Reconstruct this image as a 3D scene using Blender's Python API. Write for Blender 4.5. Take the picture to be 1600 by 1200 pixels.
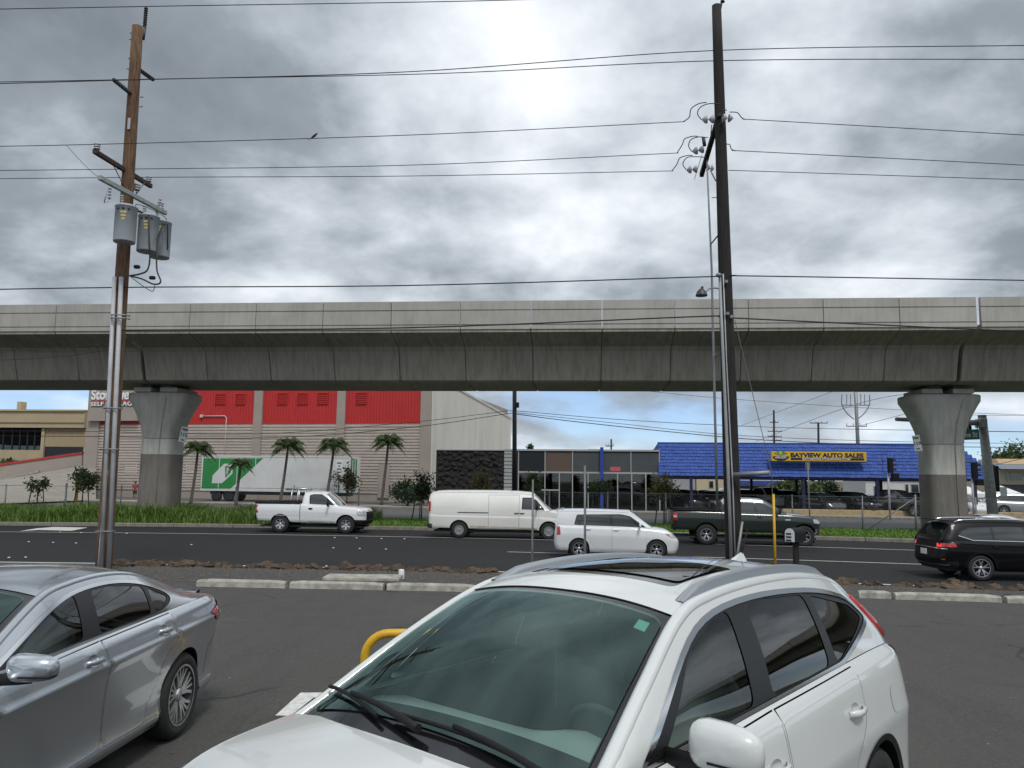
import bpy, math, random
import numpy as np
from mathutils import Vector, Matrix
from mathutils.geometry import delaunay_2d_cdt
random.seed(7); RNG = np.random.default_rng(7)
for o in list(bpy.data.objects): bpy.data.objects.remove(o)
SC = bpy.context.scene; COL = SC.collection
R = math.radians
# ------------------------------------------------------------------ camera
F_PX, CAM_H, ROLL, HOR = 1230.0, 2.7, 0.0115, 745.0
PITCH = math.atan((HOR - 600) / F_PX)
_f = Vector((0, math.cos(PITCH), math.sin(PITCH))); _r = Vector((1, 0, 0)); _u = _r.cross(_f)
CR = _r * math.cos(ROLL) + _u * math.sin(ROLL); CU = _u * math.cos(ROLL) - _r * math.sin(ROLL); CF = _f
cd = bpy.data.cameras.new('camera'); cam = bpy.data.objects.new('camera', cd); COL.objects.link(cam)
cd.sensor_width = 36; cd.lens = F_PX / 1600 * 36; cd.clip_start = 0.05; cd.clip_end = 6000
M = Matrix((CR, CU, -CF)).transposed().to_4x4(); M.translation = (0, 0, CAM_H); cam.matrix_world = M
SC.camera = cam
SC.render.resolution_x = 1024; SC.render.resolution_y = 768
SC.view_settings.view_transform = 'Standard'; SC.view_settings.look = 'None'
SC.view_settings.gamma = 1; SC.view_settings.exposure = 0.40
# ------------------------------------------------------------------ sky: cloud deck over a Nishita sky
SUN_EL, SUN_AZ = R(56), R(162)          # azimuth clockwise from +Y
SD = Vector((math.sin(SUN_AZ) * math.cos(SUN_EL), math.cos(SUN_AZ) * math.cos(SUN_EL), math.sin(SUN_EL)))
W = bpy.data.worlds.new('World'); SC.world = W; W.use_nodes = True
def nodes_of(nt):
    def N(t, **kw):
        n = nt.nodes.new('ShaderNode' + t)
        for k, v in kw.items():
            if k.startswith('i_'):
                k = k[2:]
                n.inputs[int(k) if k.isdigit() else k.replace('_', ' ')].default_value = v
            else: setattr(n, k, v)
        return n
    def Lk(a, b): nt.links.new(a, b)
    def Mth(op, a, b=None, c=None, clamp=False):
        n = nt.nodes.new('ShaderNodeMath'); n.operation = op; n.use_clamp = clamp
        for i, v in enumerate((a, b, c)):
            if v is None: continue
            if isinstance(v, (int, float)): n.inputs[i].default_value = v
            else: Lk(v, n.inputs[i])
        return n.outputs[0]
    def Ramp(fac, stops, interp='LINEAR'):
        n = nt.nodes.new('ShaderNodeValToRGB'); n.color_ramp.interpolation = interp
        while len(n.color_ramp.elements) > 1: n.color_ramp.elements.remove(n.color_ramp.elements[-1])
        for i, (p, c) in enumerate(stops):
            e = n.color_ramp.elements[0] if i == 0 else n.color_ramp.elements.new(p)
            e.position = p; c = (c, c, c) if isinstance(c, (int, float)) else c; e.color = (*c, 1)
        if fac is not None: Lk(fac, n.inputs[0])
        return n.outputs[0]
    def Mix(fac, a, b, mode='MIX'):
        n = nt.nodes.new('ShaderNodeMix'); n.data_type = 'RGBA'; n.blend_type = mode
        for s, v in ((0, fac), (6, a), (7, b)):
            if isinstance(v, (int, float)): n.inputs[s].default_value = v if s == 0 else (v, v, v, 1)
            elif isinstance(v, tuple): n.inputs[s].default_value = (*v, 1)
            else: Lk(v, n.inputs[s])
        return n.outputs[2]
    return N, Lk, Mth, Ramp, Mix
def build_world():
    nt = W.node_tree; nt.nodes.clear(); N, Lk, Mth, Ramp, Mix = nodes_of(nt)
    sky = N('TexSky', sky_type='NISHITA', sun_disc=False, sun_elevation=SUN_EL, sun_rotation=SUN_AZ)
    sky.air_density = 0.8; sky.dust_density = 0.0; sky.ozone_density = 4.0
    tc = N('TexCoord'); sep = N('SeparateXYZ'); Lk(tc.outputs['Generated'], sep.inputs[0])
    x, y, z = sep.outputs
    zz = Mth('ADD', Mth('MAXIMUM', z, 0.0), 0.34)
    cmb = N('CombineXYZ'); Lk(Mth('DIVIDE', x, zz), cmb.inputs[0]); Lk(Mth('DIVIDE', y, zz), cmb.inputs[1])
    mp = N('Mapping'); mp.inputs['Location'].default_value = (3.1, 1.35, 0.7); Lk(cmb.outputs[0], mp.inputs[0])
    n1 = N('TexNoise', i_Scale=2.0, i_Detail=7.0, i_Roughness=0.56, i_Distortion=0.25); Lk(mp.outputs[0], n1.inputs['Vector'])
    mp2 = N('Mapping'); mp2.inputs['Location'].default_value = (6.525, 14.917, 2.938); mp2.inputs['Rotation'].default_value = (0, 0, 3.223); Lk(cmb.outputs[0], mp2.inputs[0])
    n2 = N('TexNoise', i_Scale=1.5, i_Detail=6.0, i_Roughness=0.52, i_Distortion=0.15); Lk(mp2.outputs[0], n2.inputs['Vector'])
    n3 = N('TexNoise', i_Scale=6.5, i_Detail=6.0, i_Roughness=0.6, i_Distortion=0.3); Lk(mp.outputs[0], n3.inputs['Vector'])
    # coverage: closed deck overhead, breaking up towards the horizon
    low = Ramp(z, [(0.0, 0.05), (0.10, 0.15), (0.20, 0.40), (1.0, 0.40)])
    cov = Ramp(Mth('ADD', Mth('ADD', Mth('MULTIPLY', n1.outputs[0], 0.8), Mth('MULTIPLY', n3.outputs[0], 0.16)), low), [(0.46, 0), (0.68, 1)], 'EASE')
    # light through the deck: thin parts bright, thick parts grey; brighter towards the sun
    thick = Ramp(Mth('ADD', Mth('MULTIPLY', n2.outputs[0], 0.86), Mth('MULTIPLY', n3.outputs[0], 0.14)), [(0.35, 1.0), (0.455, 0.54), (0.545, 0.15), (0.65, 0.0)])
    dv = N('VectorMath', operation='DOT_PRODUCT'); Lk(tc.outputs['Generated'], dv.inputs[0]); dv.inputs[1].default_value = SD
    glow = Mth('POWER', Mth('MAXIMUM', dv.outputs['Value'], 0.0), 5.0)
    lum = Mth('ADD', Mth('ADD', Mth('ADD', 1.95, Mth('MULTIPLY', Ramp(z, [(0.0, 1.0), (0.17, 0.0)]), 2.2)), Mth('MULTIPLY', thick, 6.3)), Mth('MULTIPLY', glow, Mth('ADD', 1.0, Mth('MULTIPLY', thick, 3.0))))
    tint = Mix(thick, (0.83, 0.96, 1.10), (0.96, 1.0, 1.04))
    cl = N('VectorMath', operation='SCALE'); Lk(tint, cl.inputs[0]); Lk(lum, cl.inputs['Scale'])
    skc = Mix(0.30, Mix(1.0, sky.outputs[0], (0.70, 0.84, 1.02), 'MULTIPLY'), (5.2, 5.5, 5.8)); col = Mix(cov, skc, cl.outputs[0])
    bg = N('Background', i_Strength=0.10); Lk(col, bg.inputs[0])
    out = N('OutputWorld'); Lk(bg.outputs[0], out.inputs[0])
build_world()
sl = bpy.data.lights.new('sun', 'SUN'); sl.energy = 1.5; sl.angle = R(12); sl.color = (1, 0.96, 0.9)
so = bpy.data.objects.new('sun', sl); COL.objects.link(so); so.rotation_euler = SD.to_track_quat('Z', 'Y').to_euler()
# ------------------------------------------------------------------ pixel -> place helper (photo pixels, 1600 wide; Y = depth in metres)
def ray(px, py): return CF + CR * ((px - 800) / F_PX) - CU * ((py - 600) / F_PX)
def at(px, py, Y):
    d = ray(px, py); return Vector((0, 0, CAM_H)) + d * (Y / d.y)
def ground(px, py, z=0.0):
    d = ray(px, py); return Vector((0, 0, CAM_H)) + d * ((z - CAM_H) / d.z)
# ------------------------------------------------------------------ materials
MATS = {}
def pm(name, col, rough=0.6, metal=0.0, coat=0.0, noise=None, bump=None, spec=0.5, col2=None, stretch=None, rnd=0.0, emit=None, alpha=None, coords='Object'):
    """Principled material; noise=(scale, amount), bump=(scale, strength), col2 second colour, rnd per-object value shift."""
    m = bpy.data.materials.new(name); m.use_nodes = True; nt = m.node_tree; N, Lk, Mth, Ramp, Mix = nodes_of(nt)
    b = nt.nodes['Principled BSDF']; b.inputs['Roughness'].default_value = rough; b.inputs['Metallic'].default_value = metal
    b.inputs['Coat Weight'].default_value = coat; b.inputs['Coat Roughness'].default_value = 0.03; b.inputs['Specular IOR Level'].default_value = spec
    b.inputs['Base Color'].default_value = (*col, 1)
    vec = None
    if noise or bump or col2:
        tc = N('TexCoord'); mp = N('Mapping'); Lk(tc.outputs[coords], mp.inputs[0])
        if stretch: mp.inputs['Scale'].default_value = stretch
        oi = N('ObjectInfo'); sc = N('VectorMath', operation='SCALE'); cb = N('CombineXYZ')
        Lk(oi.outputs['Random'], cb.inputs[0]); Lk(oi.outputs['Random'], cb.inputs[1]); Lk(cb.outputs[0], sc.inputs[0]); sc.inputs['Scale'].default_value = 37.0
        ad = N('VectorMath', operation='ADD'); Lk(mp.outputs[0], ad.inputs[0]); Lk(sc.outputs[0], ad.inputs[1]); vec = ad.outputs[0]
    c = None
    if noise:
        n = N('TexNoise', i_Scale=noise[0], i_Detail=8.0, i_Roughness=0.65); Lk(vec, n.inputs['Vector'])
        f = Ramp(n.outputs[0], [(0.3, 0), (0.7, 1)])
        c2 = col2 if col2 else tuple(v * (1 - noise[1]) for v in col)
        c1 = col if col2 else tuple(min(1, v * (1 + noise[1] * 0.6)) for v in col)
        c = Mix(f, c2, c1)
        if not coat: Lk(Mth('ADD', rough - 0.06, Mth('MULTIPLY', f, 0.12)), b.inputs['Roughness'])
    if rnd:
        oi2 = N('ObjectInfo'); hv = N('HueSaturation'); Lk(Mth('ADD', 1 - rnd, Mth('MULTIPLY', oi2.outputs['Random'], 2 * rnd)), hv.inputs['Value'])
        if c is None: hv.inputs['Color'].default_value = (*col, 1)
        else: Lk(c, hv.inputs['Color'])
        c = hv.outputs[0]
    if c is not None: Lk(c, b.inputs['Base Color'])
    if bump:
        n = N('TexNoise', i_Scale=bump[0], i_Detail=6.0, i_Roughness=0.7); Lk(vec, n.inputs['Vector'])
        bp = N('Bump', i_Strength=bump[1], i_Distance=0.02); Lk(n.outputs[0], bp.inputs['Height']); Lk(bp.outputs[0], b.inputs['Normal'])
    if emit: b.inputs['Emission Color'].default_value = (*emit[0], 1); b.inputs['Emission Strength'].default_value = emit[1]
    if alpha is not None: b.inputs['Alpha'].default_value = alpha
    MATS[name] = m; return m
def glassmat(name, tint, refl=0.06, rough=0.0, gcol=(1, 1, 1)):
    m = bpy.data.materials.new(name); m.use_nodes = True; nt = m.node_tree; nt.nodes.clear(); N, Lk, Mth, Ramp, Mix = nodes_of(nt)
    tr = N('BsdfTransparent', i_Color=(*tint, 1)); gl = N('BsdfGlossy', i_Roughness=rough); gl.inputs['Color'].default_value = (*gcol, 1)
    fr = N('Fresnel', i_IOR=1.52); fac = Mth('ADD', refl, fr.outputs[0], clamp=True)
    mx = N('MixShader'); Lk(fac, mx.inputs[0]); Lk(tr.outputs[0], mx.inputs[1]); Lk(gl.outputs[0], mx.inputs[2])
    out = N('OutputMaterial'); Lk(mx.outputs[0], out.inputs[0]); MATS[name] = m; return m
def fencemat():
    m = bpy.data.materials.new('chain_link'); m.use_nodes = True; nt = m.node_tree; N, Lk, Mth, Ramp, Mix = nodes_of(nt)
    b = nt.nodes['Principled BSDF']; b.inputs['Base Color'].default_value = (0.30, 0.31, 0.31, 1); b.inputs['Metallic'].default_value = 0.6; b.inputs['Roughness'].default_value = 0.5
    tc = N('TexCoord'); s = N('SeparateXYZ'); Lk(tc.outputs['Object'], s.inputs[0])
    def dia(a):
        f = Mth('FRACT', Mth('MULTIPLY', a, 14.0)); return Mth('LESS_THAN', Mth('ABSOLUTE', Mth('SUBTRACT', f, 0.5)), 0.018)
    a = Mth('MAXIMUM', dia(Mth('ADD', s.outputs[0], s.outputs[2])), dia(Mth('SUBTRACT', s.outputs[0], s.outputs[2])))
    Lk(a, b.inputs['Alpha']); MATS['chain_link'] = m
fencemat()
def lotmat():
    m = bpy.data.materials.new('asphalt_lot'); m.use_nodes = True; nt = m.node_tree; N, Lk, Mth, Ramp, Mix = nodes_of(nt); b = nt.nodes['Principled BSDF']; b.inputs['Roughness'].default_value = .88
    tc = N('TexCoord'); o = tc.outputs['Object']
    def nz(s, d=6.0, r=.6): n = N('TexNoise', i_Scale=s, i_Detail=d, i_Roughness=r); Lk(o, n.inputs['Vector']); return n.outputs[0]
    c = Mix(Ramp(nz(.35), [(.35, 0), (.68, 1)]), (.040, .038, .035), (.052, .049, .045))
    mp = N('Mapping'); mp.inputs['Rotation'].default_value = (0, 0, .5); mp.inputs['Scale'].default_value = (3.0, .5, 1); Lk(o, mp.inputs[0]); n2 = N('TexNoise', i_Scale=1.1, i_Detail=4.0); Lk(mp.outputs[0], n2.inputs['Vector'])
    c = Mix(Mth('MULTIPLY', Ramp(n2.outputs[0], [(.50, 0), (.68, 1)]), .45), c, (.026, .025, .023)); c = Mix(Mth('MULTIPLY', Ramp(nz(.9, 8.0, .7), [(.60, 0), (.66, 1)]), .5), c, (.022, .021, .020)); c = Mix(Mth('MULTIPLY', Ramp(nz(.5, 3.0), [(.58, 0), (.72, 1)]), .45), c, (.078, .074, .066))
    c = Mix(Mth('MULTIPLY', Ramp(nz(28.0, 5.0, .8), [(.40, 0), (.62, 1)]), .62), c, (.085, .081, .075)); c = Mix(Mth('MULTIPLY', Ramp(nz(55.0, 3.0), [(.60, 0), (.70, 1)]), .5), c, (.15, .145, .135))
    dn = N('TexNoise', i_Scale=1.7, i_Detail=5.0); Lk(o, dn.inputs['Vector']); ds = N('VectorMath', operation='SCALE'); Lk(dn.outputs['Color'], ds.inputs[0]); ds.inputs['Scale'].default_value = .55; dd = N('VectorMath', operation='ADD'); Lk(o, dd.inputs[0]); Lk(ds.outputs[0], dd.inputs[1])
    v = N('TexVoronoi', i_Scale=1.6); Lk(dd.outputs[0], v.inputs['Vector']); c = Mix(Mth('MULTIPLY', Ramp(v.outputs['Distance'], [(.04, .9), (.16, 0)]), Ramp(nz(.8, 2.0), [(.52, 0), (.6, 1)])), c, (.015, .0145, .014))
    e = N('TexVoronoi', feature='DISTANCE_TO_EDGE', i_Scale=.30); Lk(dd.outputs[0], e.inputs['Vector']); c = Mix(Mth('MULTIPLY', Ramp(e.outputs['Distance'], [(.0035, .85), (.010, 0)]), Ramp(nz(.45, 2.0), [(.46, 0), (.54, 1)])), c, (.016, .015, .014)); Lk(c, b.inputs['Base Color'])
    bp = N('Bump', i_Strength=.5, i_Distance=.02); Lk(nz(45.0, 6.0, .75), bp.inputs['Height']); Lk(bp.outputs[0], b.inputs['Normal']); MATS['asphalt_lot'] = m
lotmat()
pm('asphalt_road', (0.019, 0.0195, 0.021), 0.85, spec=0.3, noise=(0.5, 0.25), bump=(90, 0.35), stretch=(0.25, 1.6, 1))
pm('asphalt_far', (0.095, 0.095, 0.095), 0.8, noise=(0.6, 0.2), bump=(60, 0.3))
pm('earth', (0.10, 0.078, 0.052), 0.95, noise=(2.5, 0.4), bump=(12, 0.6))
pm('lawn_soil', (0.070, 0.12, 0.028), 0.95, noise=(1.2, 0.45), bump=(20, 0.6))
pm('gravel_bed', (0.07, 0.066, 0.06), 0.95, noise=(30, 0.5), bump=(45, 1.0))
pm('gravel', (0.10, 0.095, 0.088), 0.95, noise=(25, 0.45), bump=(40, 0.5))
pm('lava_rock', (0.095, 0.066, 0.045), 0.95, noise=(9, 0.55), bump=(22, 0.8), rnd=0.35)
pm('concrete', (0.37, 0.355, 0.31), 0.85, noise=(5, 0.5), bump=(50, 0.5))
pm('concrete_walk', (0.30, 0.27, 0.22), 0.9, noise=(0.8, 0.2), bump=(40, 0.3))
pm('kerb_stone', (0.22, 0.205, 0.17), 0.9, noise=(4, 0.35), bump=(40, 0.4))
pm('road_paint', (0.62, 0.62, 0.59), 0.7, noise=(14, 0.35))
pm('zinc', (0.24, 0.25, 0.26), 0.5, 0.4, noise=(6, 0.2))
pm('conduit', (0.40, 0.41, 0.43), 0.55, noise=(3, 0.15))
pm('steel_dark', (0.06, 0.06, 0.062), 0.5, 0.3, noise=(8, 0.3))
pm('black_wire', (0.012, 0.012, 0.013), 0.6)
pm('grey_wire', (0.10, 0.10, 0.105), 0.5)
pm('yellow_paint', (0.62, 0.36, 0.015), 0.45, noise=(7, 0.2))
pm('black_plastic', (0.010, 0.010, 0.011), 0.6, spec=0.25)
pm('pillar_black', (0.010, 0.010, 0.011), 0.38)
pm('black_gloss', (0.008, 0.008, 0.009), 0.12, coat=0.5)
pm('rubber', (0.018, 0.018, 0.018), 0.85, bump=(60, 0.2))
pm('chrome', (0.72, 0.73, 0.74), 0.14, 1.0)
pm('satin_alu', (0.40, 0.42, 0.44), 0.34, 0.85)
pm('alloy', (0.62, 0.62, 0.63), 0.28, 0.9)
pm('alloy_dark', (0.03, 0.03, 0.032), 0.4, 0.5)
pm('steel_wheel', (0.32, 0.32, 0.33), 0.45, 0.6)
pm('red_lens', (0.42, 0.012, 0.012), 0.12, coat=1.0)
pm('clear_lens', (0.55, 0.56, 0.57), 0.12, 0.4, coat=1.0)
pm('amber_lens', (0.55, 0.14, 0.02), 0.15, coat=1.0)
pm('plate_white', (0.65, 0.66, 0.66), 0.5)
pm('interior_grey', (0.27, 0.29, 0.28), 0.9)
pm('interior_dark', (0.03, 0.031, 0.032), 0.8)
pm('seat_cover', (0.8, 0.81, 0.80), 0.9, noise=(10, 0.1))
def paint(name, col, metal=0.0, rough=0.35, coat=1.0, dirt=0.04, spec=0.5):
    pm(name, col, rough, metal, coat, noise=(0.7, dirt), spec=spec)
paint('paint_pearl', (0.58, 0.60, 0.59), 0.0, 0.28); paint('paint_silverblue', (0.52, 0.55, 0.58), 0.85, 0.24)
paint('paint_white', (0.72, 0.73, 0.74)); paint('paint_van', (0.70, 0.69, 0.655), 0, 0.45, 0.5, 0.08)
paint('paint_green', (0.022, 0.032, 0.027), 0.3, 0.3); paint('paint_black', (0.003, 0.003, 0.004), 0.0, 0.35, 0.2, spec=0.15)
paint('paint_gloss_black', (0.005, 0.005, 0.006), 0.0, 0.25, 1.0); paint('paint_silver', (0.5, 0.51, 0.52), 0.7, 0.33); paint('paint_darkgrey', (0.05, 0.052, 0.055), 0.5, 0.3)
glassmat('glass_screen', (0.78, 0.95, 0.91), 0.05, gcol=(0.74, 1.0, 0.95)); glassmat('glass_tint', (0.48, 0.55, 0.53), 0.02); glassmat('glass_privacy', (0.045, 0.05, 0.05), 0.04)
glassmat('glass_shop', (0.16, 0.18, 0.18), 0.03)
pm('glass_far', (0.012, 0.016, 0.018), 0.05, spec=0.7, coat=0.6)
# ------------------------------------------------------------------ mesh helpers
class MB:
    def __init__(s): s.v = []; s.f = []; s.sm = []
    def add(s, v, f, smooth=False):
        n = len(s.v); s.v += [tuple(p) for p in v]; s.f += [tuple(i + n for i in q) for q in f]; s.sm += [smooth] * len(f); return s
    def box(s, c, d, rz=0.0, rx=0.0, ry=0.0, bev=0.0):
        hx, hy, hz = d[0] / 2, d[1] / 2, d[2] / 2
        if bev > 0:
            b = min(bev, hx * .9, hy * .9, hz * .9); V = []; 
            for sx in (-1, 1):
                for sy in (-1, 1):
                    for sz in (-1, 1):
                        V += [(sx * (hx - b), sy * (hy - b), sz * hz), (sx * (hx - b), sy * hy, sz * (hz - b)), (sx * hx, sy * (hy - b), sz * (hz - b))]
            def I(a, b_, c_, k): return ((a > 0) * 4 + (b_ > 0) * 2 + (c_ > 0)) * 3 + k
            Fc = []
            for q in (-1, 1):
                Fc.append([I(-1, -1, q, 0), I(1, -1, q, 0), I(1, 1, q, 0), I(-1, 1, q, 0)])
                Fc.append([I(-1, q, -1, 1), I(1, q, -1, 1), I(1, q, 1, 1), I(-1, q, 1, 1)])
                Fc.append([I(q, -1, -1, 2), I(q, 1, -1, 2), I(q, 1, 1, 2), I(q, -1, 1, 2)])
                for p in (-1, 1):
                    Fc.append([I(-1, q, p, 0), I(1, q, p, 0), I(1, q, p, 1), I(-1, q, p, 1)])
                    Fc.append([I(q, -1, p, 0), I(q, 1, p, 0), I(q, 1, p, 2), I(q, -1, p, 2)])
                    Fc.append([I(q, p, -1, 1), I(q, p, 1, 1), I(q, p, 1, 2), I(q, p, -1, 2)])
                    for t in (-1, 1): Fc.append([I(q, p, t, 0), I(q, p, t, 1), I(q, p, t, 2)])
            out = []
            for fc in Fc:      # outward winding
                a, b2, c2 = (Vector(V[fc[0]]), Vector(V[fc[1]]), Vector(V[fc[2]]))
                m = sum((Vector(V[i]) for i in fc), Vector()) / len(fc)
                out.append(fc if (b2 - a).cross(c2 - a).dot(m) > 0 else fc[::-1])
            Fc = out
        else:
            V = [(x, y, z) for x in (-hx, hx) for y in (-hy, hy) for z in (-hz, hz)]
            Fc = [(0, 1, 3, 2), (4, 6, 7, 5), (0, 4, 5, 1), (2, 3, 7, 6), (0, 2, 6, 4), (1, 5, 7, 3)]
        if rz or rx or ry:
            m = Matrix.Rotation(rz, 3, 'Z') @ Matrix.Rotation(ry, 3, 'Y') @ Matrix.Rotation(rx, 3, 'X'); V = [m @ Vector(v) for v in V]
        return s.add([(v[0] + c[0], v[1] + c[1], v[2] + c[2]) for v in V], Fc)
    def tube(s, path, r, n=8, cap=True, flat=1.0, up=None):
        P = [Vector(p) for p in path]; k = len(P); rr = r if isinstance(r, (list, tuple)) else [r] * k
        V = []; prev = None
        for i in range(k):
            t = (P[min(i + 1, k - 1)] - P[max(i - 1, 0)])
            t = t.normalized() if t.length > 1e-9 else Vector((0, 0, 1))
            if prev is None:
                a = Vector(up) if up else (Vector((0, 0, 1)) if abs(t.z) < .9 else Vector((1, 0, 0)))
                e = (a - t * a.dot(t)).normalized()
            else:
                e = prev - t * prev.dot(t); e = e.normalized() if e.length > 1e-6 else prev
            prev = e; g = t.cross(e)
            for j in range(n):
                w = 2 * math.pi * j / n; V.append(P[i] + e * (math.cos(w) * rr[i]) + g * (math.sin(w) * rr[i] * flat))
        Fc = [(i * n + j, i * n + (j + 1) % n, (i + 1) * n + (j + 1) % n, (i + 1) * n + j) for i in range(k - 1) for j in range(n)]
        s.add(V, Fc, n > 5)
        if cap: 
            b = len(s.v) - len(V); s.f += [tuple(b + j for j in range(n))[::-1], tuple(b + (k - 1) * n + j for j in range(n))]; s.sm += [False, False]
        return s
    def lathe(s, prof, n=16, c=(0, 0, 0), axis='Z'):
        V = []
        for (r, h) in prof:
            for j in range(n):
                w = 2 * math.pi * j / n; a, b = r * math.cos(w), r * math.sin(w)
                p = (a, b, h) if axis == 'Z' else ((h, a, b) if axis == 'X' else (b, h, a))
                V.append((p[0] + c[0], p[1] + c[1], p[2] + c[2]))
        k = len(prof)
        Fc = [(i * n + j, i * n + (j + 1) % n, (i + 1) * n + (j + 1) % n, (i + 1) * n + j) for i in range(k - 1) for j in range(n)]
        return s.add(V, Fc, True)
    def prism(s, poly, off):
        """poly: list of 3D points (planar, CCW seen from +off), off: extrusion vector"""
        n = len(poly); o = Vector(off); A = [Vector(p) for p in poly]; Bq = [p + o for p in A]
        Fc = [tuple(range(n))[::-1], tuple(range(n, 2 * n))] + [(i, (i + 1) % n, n + (i + 1) % n, n + i) for i in range(n)]
        return s.add(A + Bq, Fc)
    def blob(s, c, d, seed=0, amp=0.2, n=8, m=5):
        r = random.Random(seed); V = []
        for i in range(m + 1):
            th = math.pi * i / m
            for j in range(n):
                ph = 2 * math.pi * j / n; q = 1 + r.uniform(-amp, amp)
                V.append((c[0] + d[0] * q * math.sin(th) * math.cos(ph), c[1] + d[1] * q * math.sin(th) * math.sin(ph), c[2] + d[2] * q * math.cos(th)))
        Fc = [(i * n + j, (i + 1) * n + j, (i + 1) * n + (j + 1) % n, i * n + (j + 1) % n) for i in range(m) for j in range(n)]
        return s.add(V, Fc)
    def mesh(s, name):
        me = bpy.data.meshes.new(name); me.from_pydata([tuple(v) for v in s.v], [], s.f)
        me.polygons.foreach_set('use_smooth', s.sm); me.update(); return me
    def build(s, name, mat=None, parent=None, loc=None, rz=None):
        return mkobj(name, s.mesh(name), mat, parent, loc, rz)
def mkobj(name, me, mat=None, parent=None, loc=None, rz=None):
    o = bpy.data.objects.new(name, me); COL.objects.link(o)
    if mat and not me.materials: me.materials.append(MATS[mat] if isinstance(mat, str) else mat)
    if parent: o.parent = parent
    if loc: o.location = loc
    if rz: o.rotation_euler[2] = rz
    return o
def tag(o, label, cat, group=None, kind=None):
    if label: o['label'] = label
    if cat: o['category'] = cat
    if group: o['group'] = group
    if kind: o['kind'] = kind
    return o
def struct(o): o['kind'] = 'structure'; return o
def thing(name, label, cat, loc=(0, 0, 0), rz=0.0, group=None):
    o = bpy.data.objects.new(name, None); COL.objects.link(o); o.location = loc; o.rotation_euler[2] = rz; o.empty_display_size = 0.2
    return tag(o, label, cat, group)
def copy_tree(o, parent=None):
    c = o.copy(); COL.objects.link(c); c.parent = parent
    for ch in o.children: copy_tree(ch, c)
    return c
def textmesh(s, size, depth=0.01, bold=0.0, spacing=1.0, align='LEFT'):
    cu = bpy.data.curves.new('lettering', 'FONT'); cu.body = s; cu.size = size; cu.extrude = depth; cu.offset = bold; cu.space_character = spacing; cu.align_x = align; cu.resolution_u = 3
    o = bpy.data.objects.new('lettering', cu); COL.objects.link(o)
    dg = bpy.context.evaluated_depsgraph_get(); me = bpy.data.meshes.new_from_object(o.evaluated_get(dg))
    bpy.data.objects.remove(o); bpy.data.curves.remove(cu); me.name = 'lettering'; return me
def text(name, s, size, mat, parent, loc, rot, depth=0.01, bold=0.0, spacing=1.0, fitw=None, align='LEFT', squash=1.0):
    me = textmesh(s, size, depth, bold, spacing, align)
    if fitw:
        xs = [v.co.x for v in me.vertices]; k = fitw / (max(xs) - min(xs)); m0 = min(xs)
        for v in me.vertices: v.co.x = (v.co.x - m0) * k
    me.materials.clear(); o = mkobj(name, me, mat, parent, loc); o.rotation_euler = rot; return o
def crv(pts, n=12):
    """Catmull-Rom through points -> dense array"""
    P = np.array(pts, float); P = np.vstack([2 * P[0] - P[1], P, 2 * P[-1] - P[-2]]); out = []
    for i in range(1, len(P) - 2):
        p0, p1, p2, p3 = P[i - 1:i + 3]
        for t in np.linspace(0, 1, n, endpoint=False):
            out.append(0.5 * ((2 * p1) + (-p0 + p2) * t + (2 * p0 - 5 * p1 + 4 * p2 - p3) * t ** 2 + (-p0 + 3 * p1 - 3 * p2 + p3) * t ** 3))
    out.append(P[-2]); return np.array(out)
def fn(pts, smooth=True):
    """function of one variable through points (sorted by x)"""
    P = sorted(pts); A = crv(P) if smooth and len(P) > 2 else np.array(P, float)
    o = np.argsort(A[:, 0], kind='stable'); xs, ys = A[o, 0], A[o, 1]
    return lambda x: np.interp(x, xs, ys)
# ------------------------------------------------------------------ curved-panel patches (vehicle bodywork)
def resample(loop, step):
    L = np.array(loop, float); out = []
    for i in range(len(L)):
        a, b = L[i], L[(i + 1) % len(L)]; d = np.hypot(*(b - a)); k = max(1, int(math.ceil(d / step)))
        for j in range(k): out.append(a + (b - a) * j / k)
    return np.array(out)
def inside(P, loops):
    r = np.zeros(len(P), bool); x, y = P[:, 0], P[:, 1]
    for L in loops:
        x1, y1 = L[:, 0], L[:, 1]; x2, y2 = np.roll(x1, -1), np.roll(y1, -1)
        for a, b, c, d in zip(x1, y1, x2, y2):
            if b == d: continue
            r ^= ((b > y) != (d > y)) & (x < (c - a) * (y - b) / (d - b) + a)
    return r
def tess(loops, step, extra=None):
    loops = [resample(l, step) for l in loops]; B = np.vstack(loops)
    lo, hi = B.min(0), B.max(0)
    g = np.stack(np.meshgrid(np.arange(lo[0] + step * .5, hi[0], step), np.arange(lo[1] + step * .5, hi[1], step)), -1).reshape(-1, 2) if extra is None else extra
    if len(g):
        g = g[inside(g, loops)]
        if len(g): g = g[np.array([np.min((B[:, 0] - p[0]) ** 2 + (B[:, 1] - p[1]) ** 2) for p in g]) > (step * .4) ** 2]
    V = np.vstack([B, g]) if len(g) else B; E = []; k = 0
    for l in loops:
        n = len(l); E += [(k + i, k + (i + 1) % n) for i in range(n)]; k += n
    vo, _, fo, _, _, _ = delaunay_2d_cdt([Vector(p) for p in V], E, [], 0, 1e-6)
    V2 = np.array([(v.x, v.y) for v in vo]); T = np.array([f for f in fo if len(f) == 3])
    T = T[inside(V2[T].mean(1), loops)]; return V2, T
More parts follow.
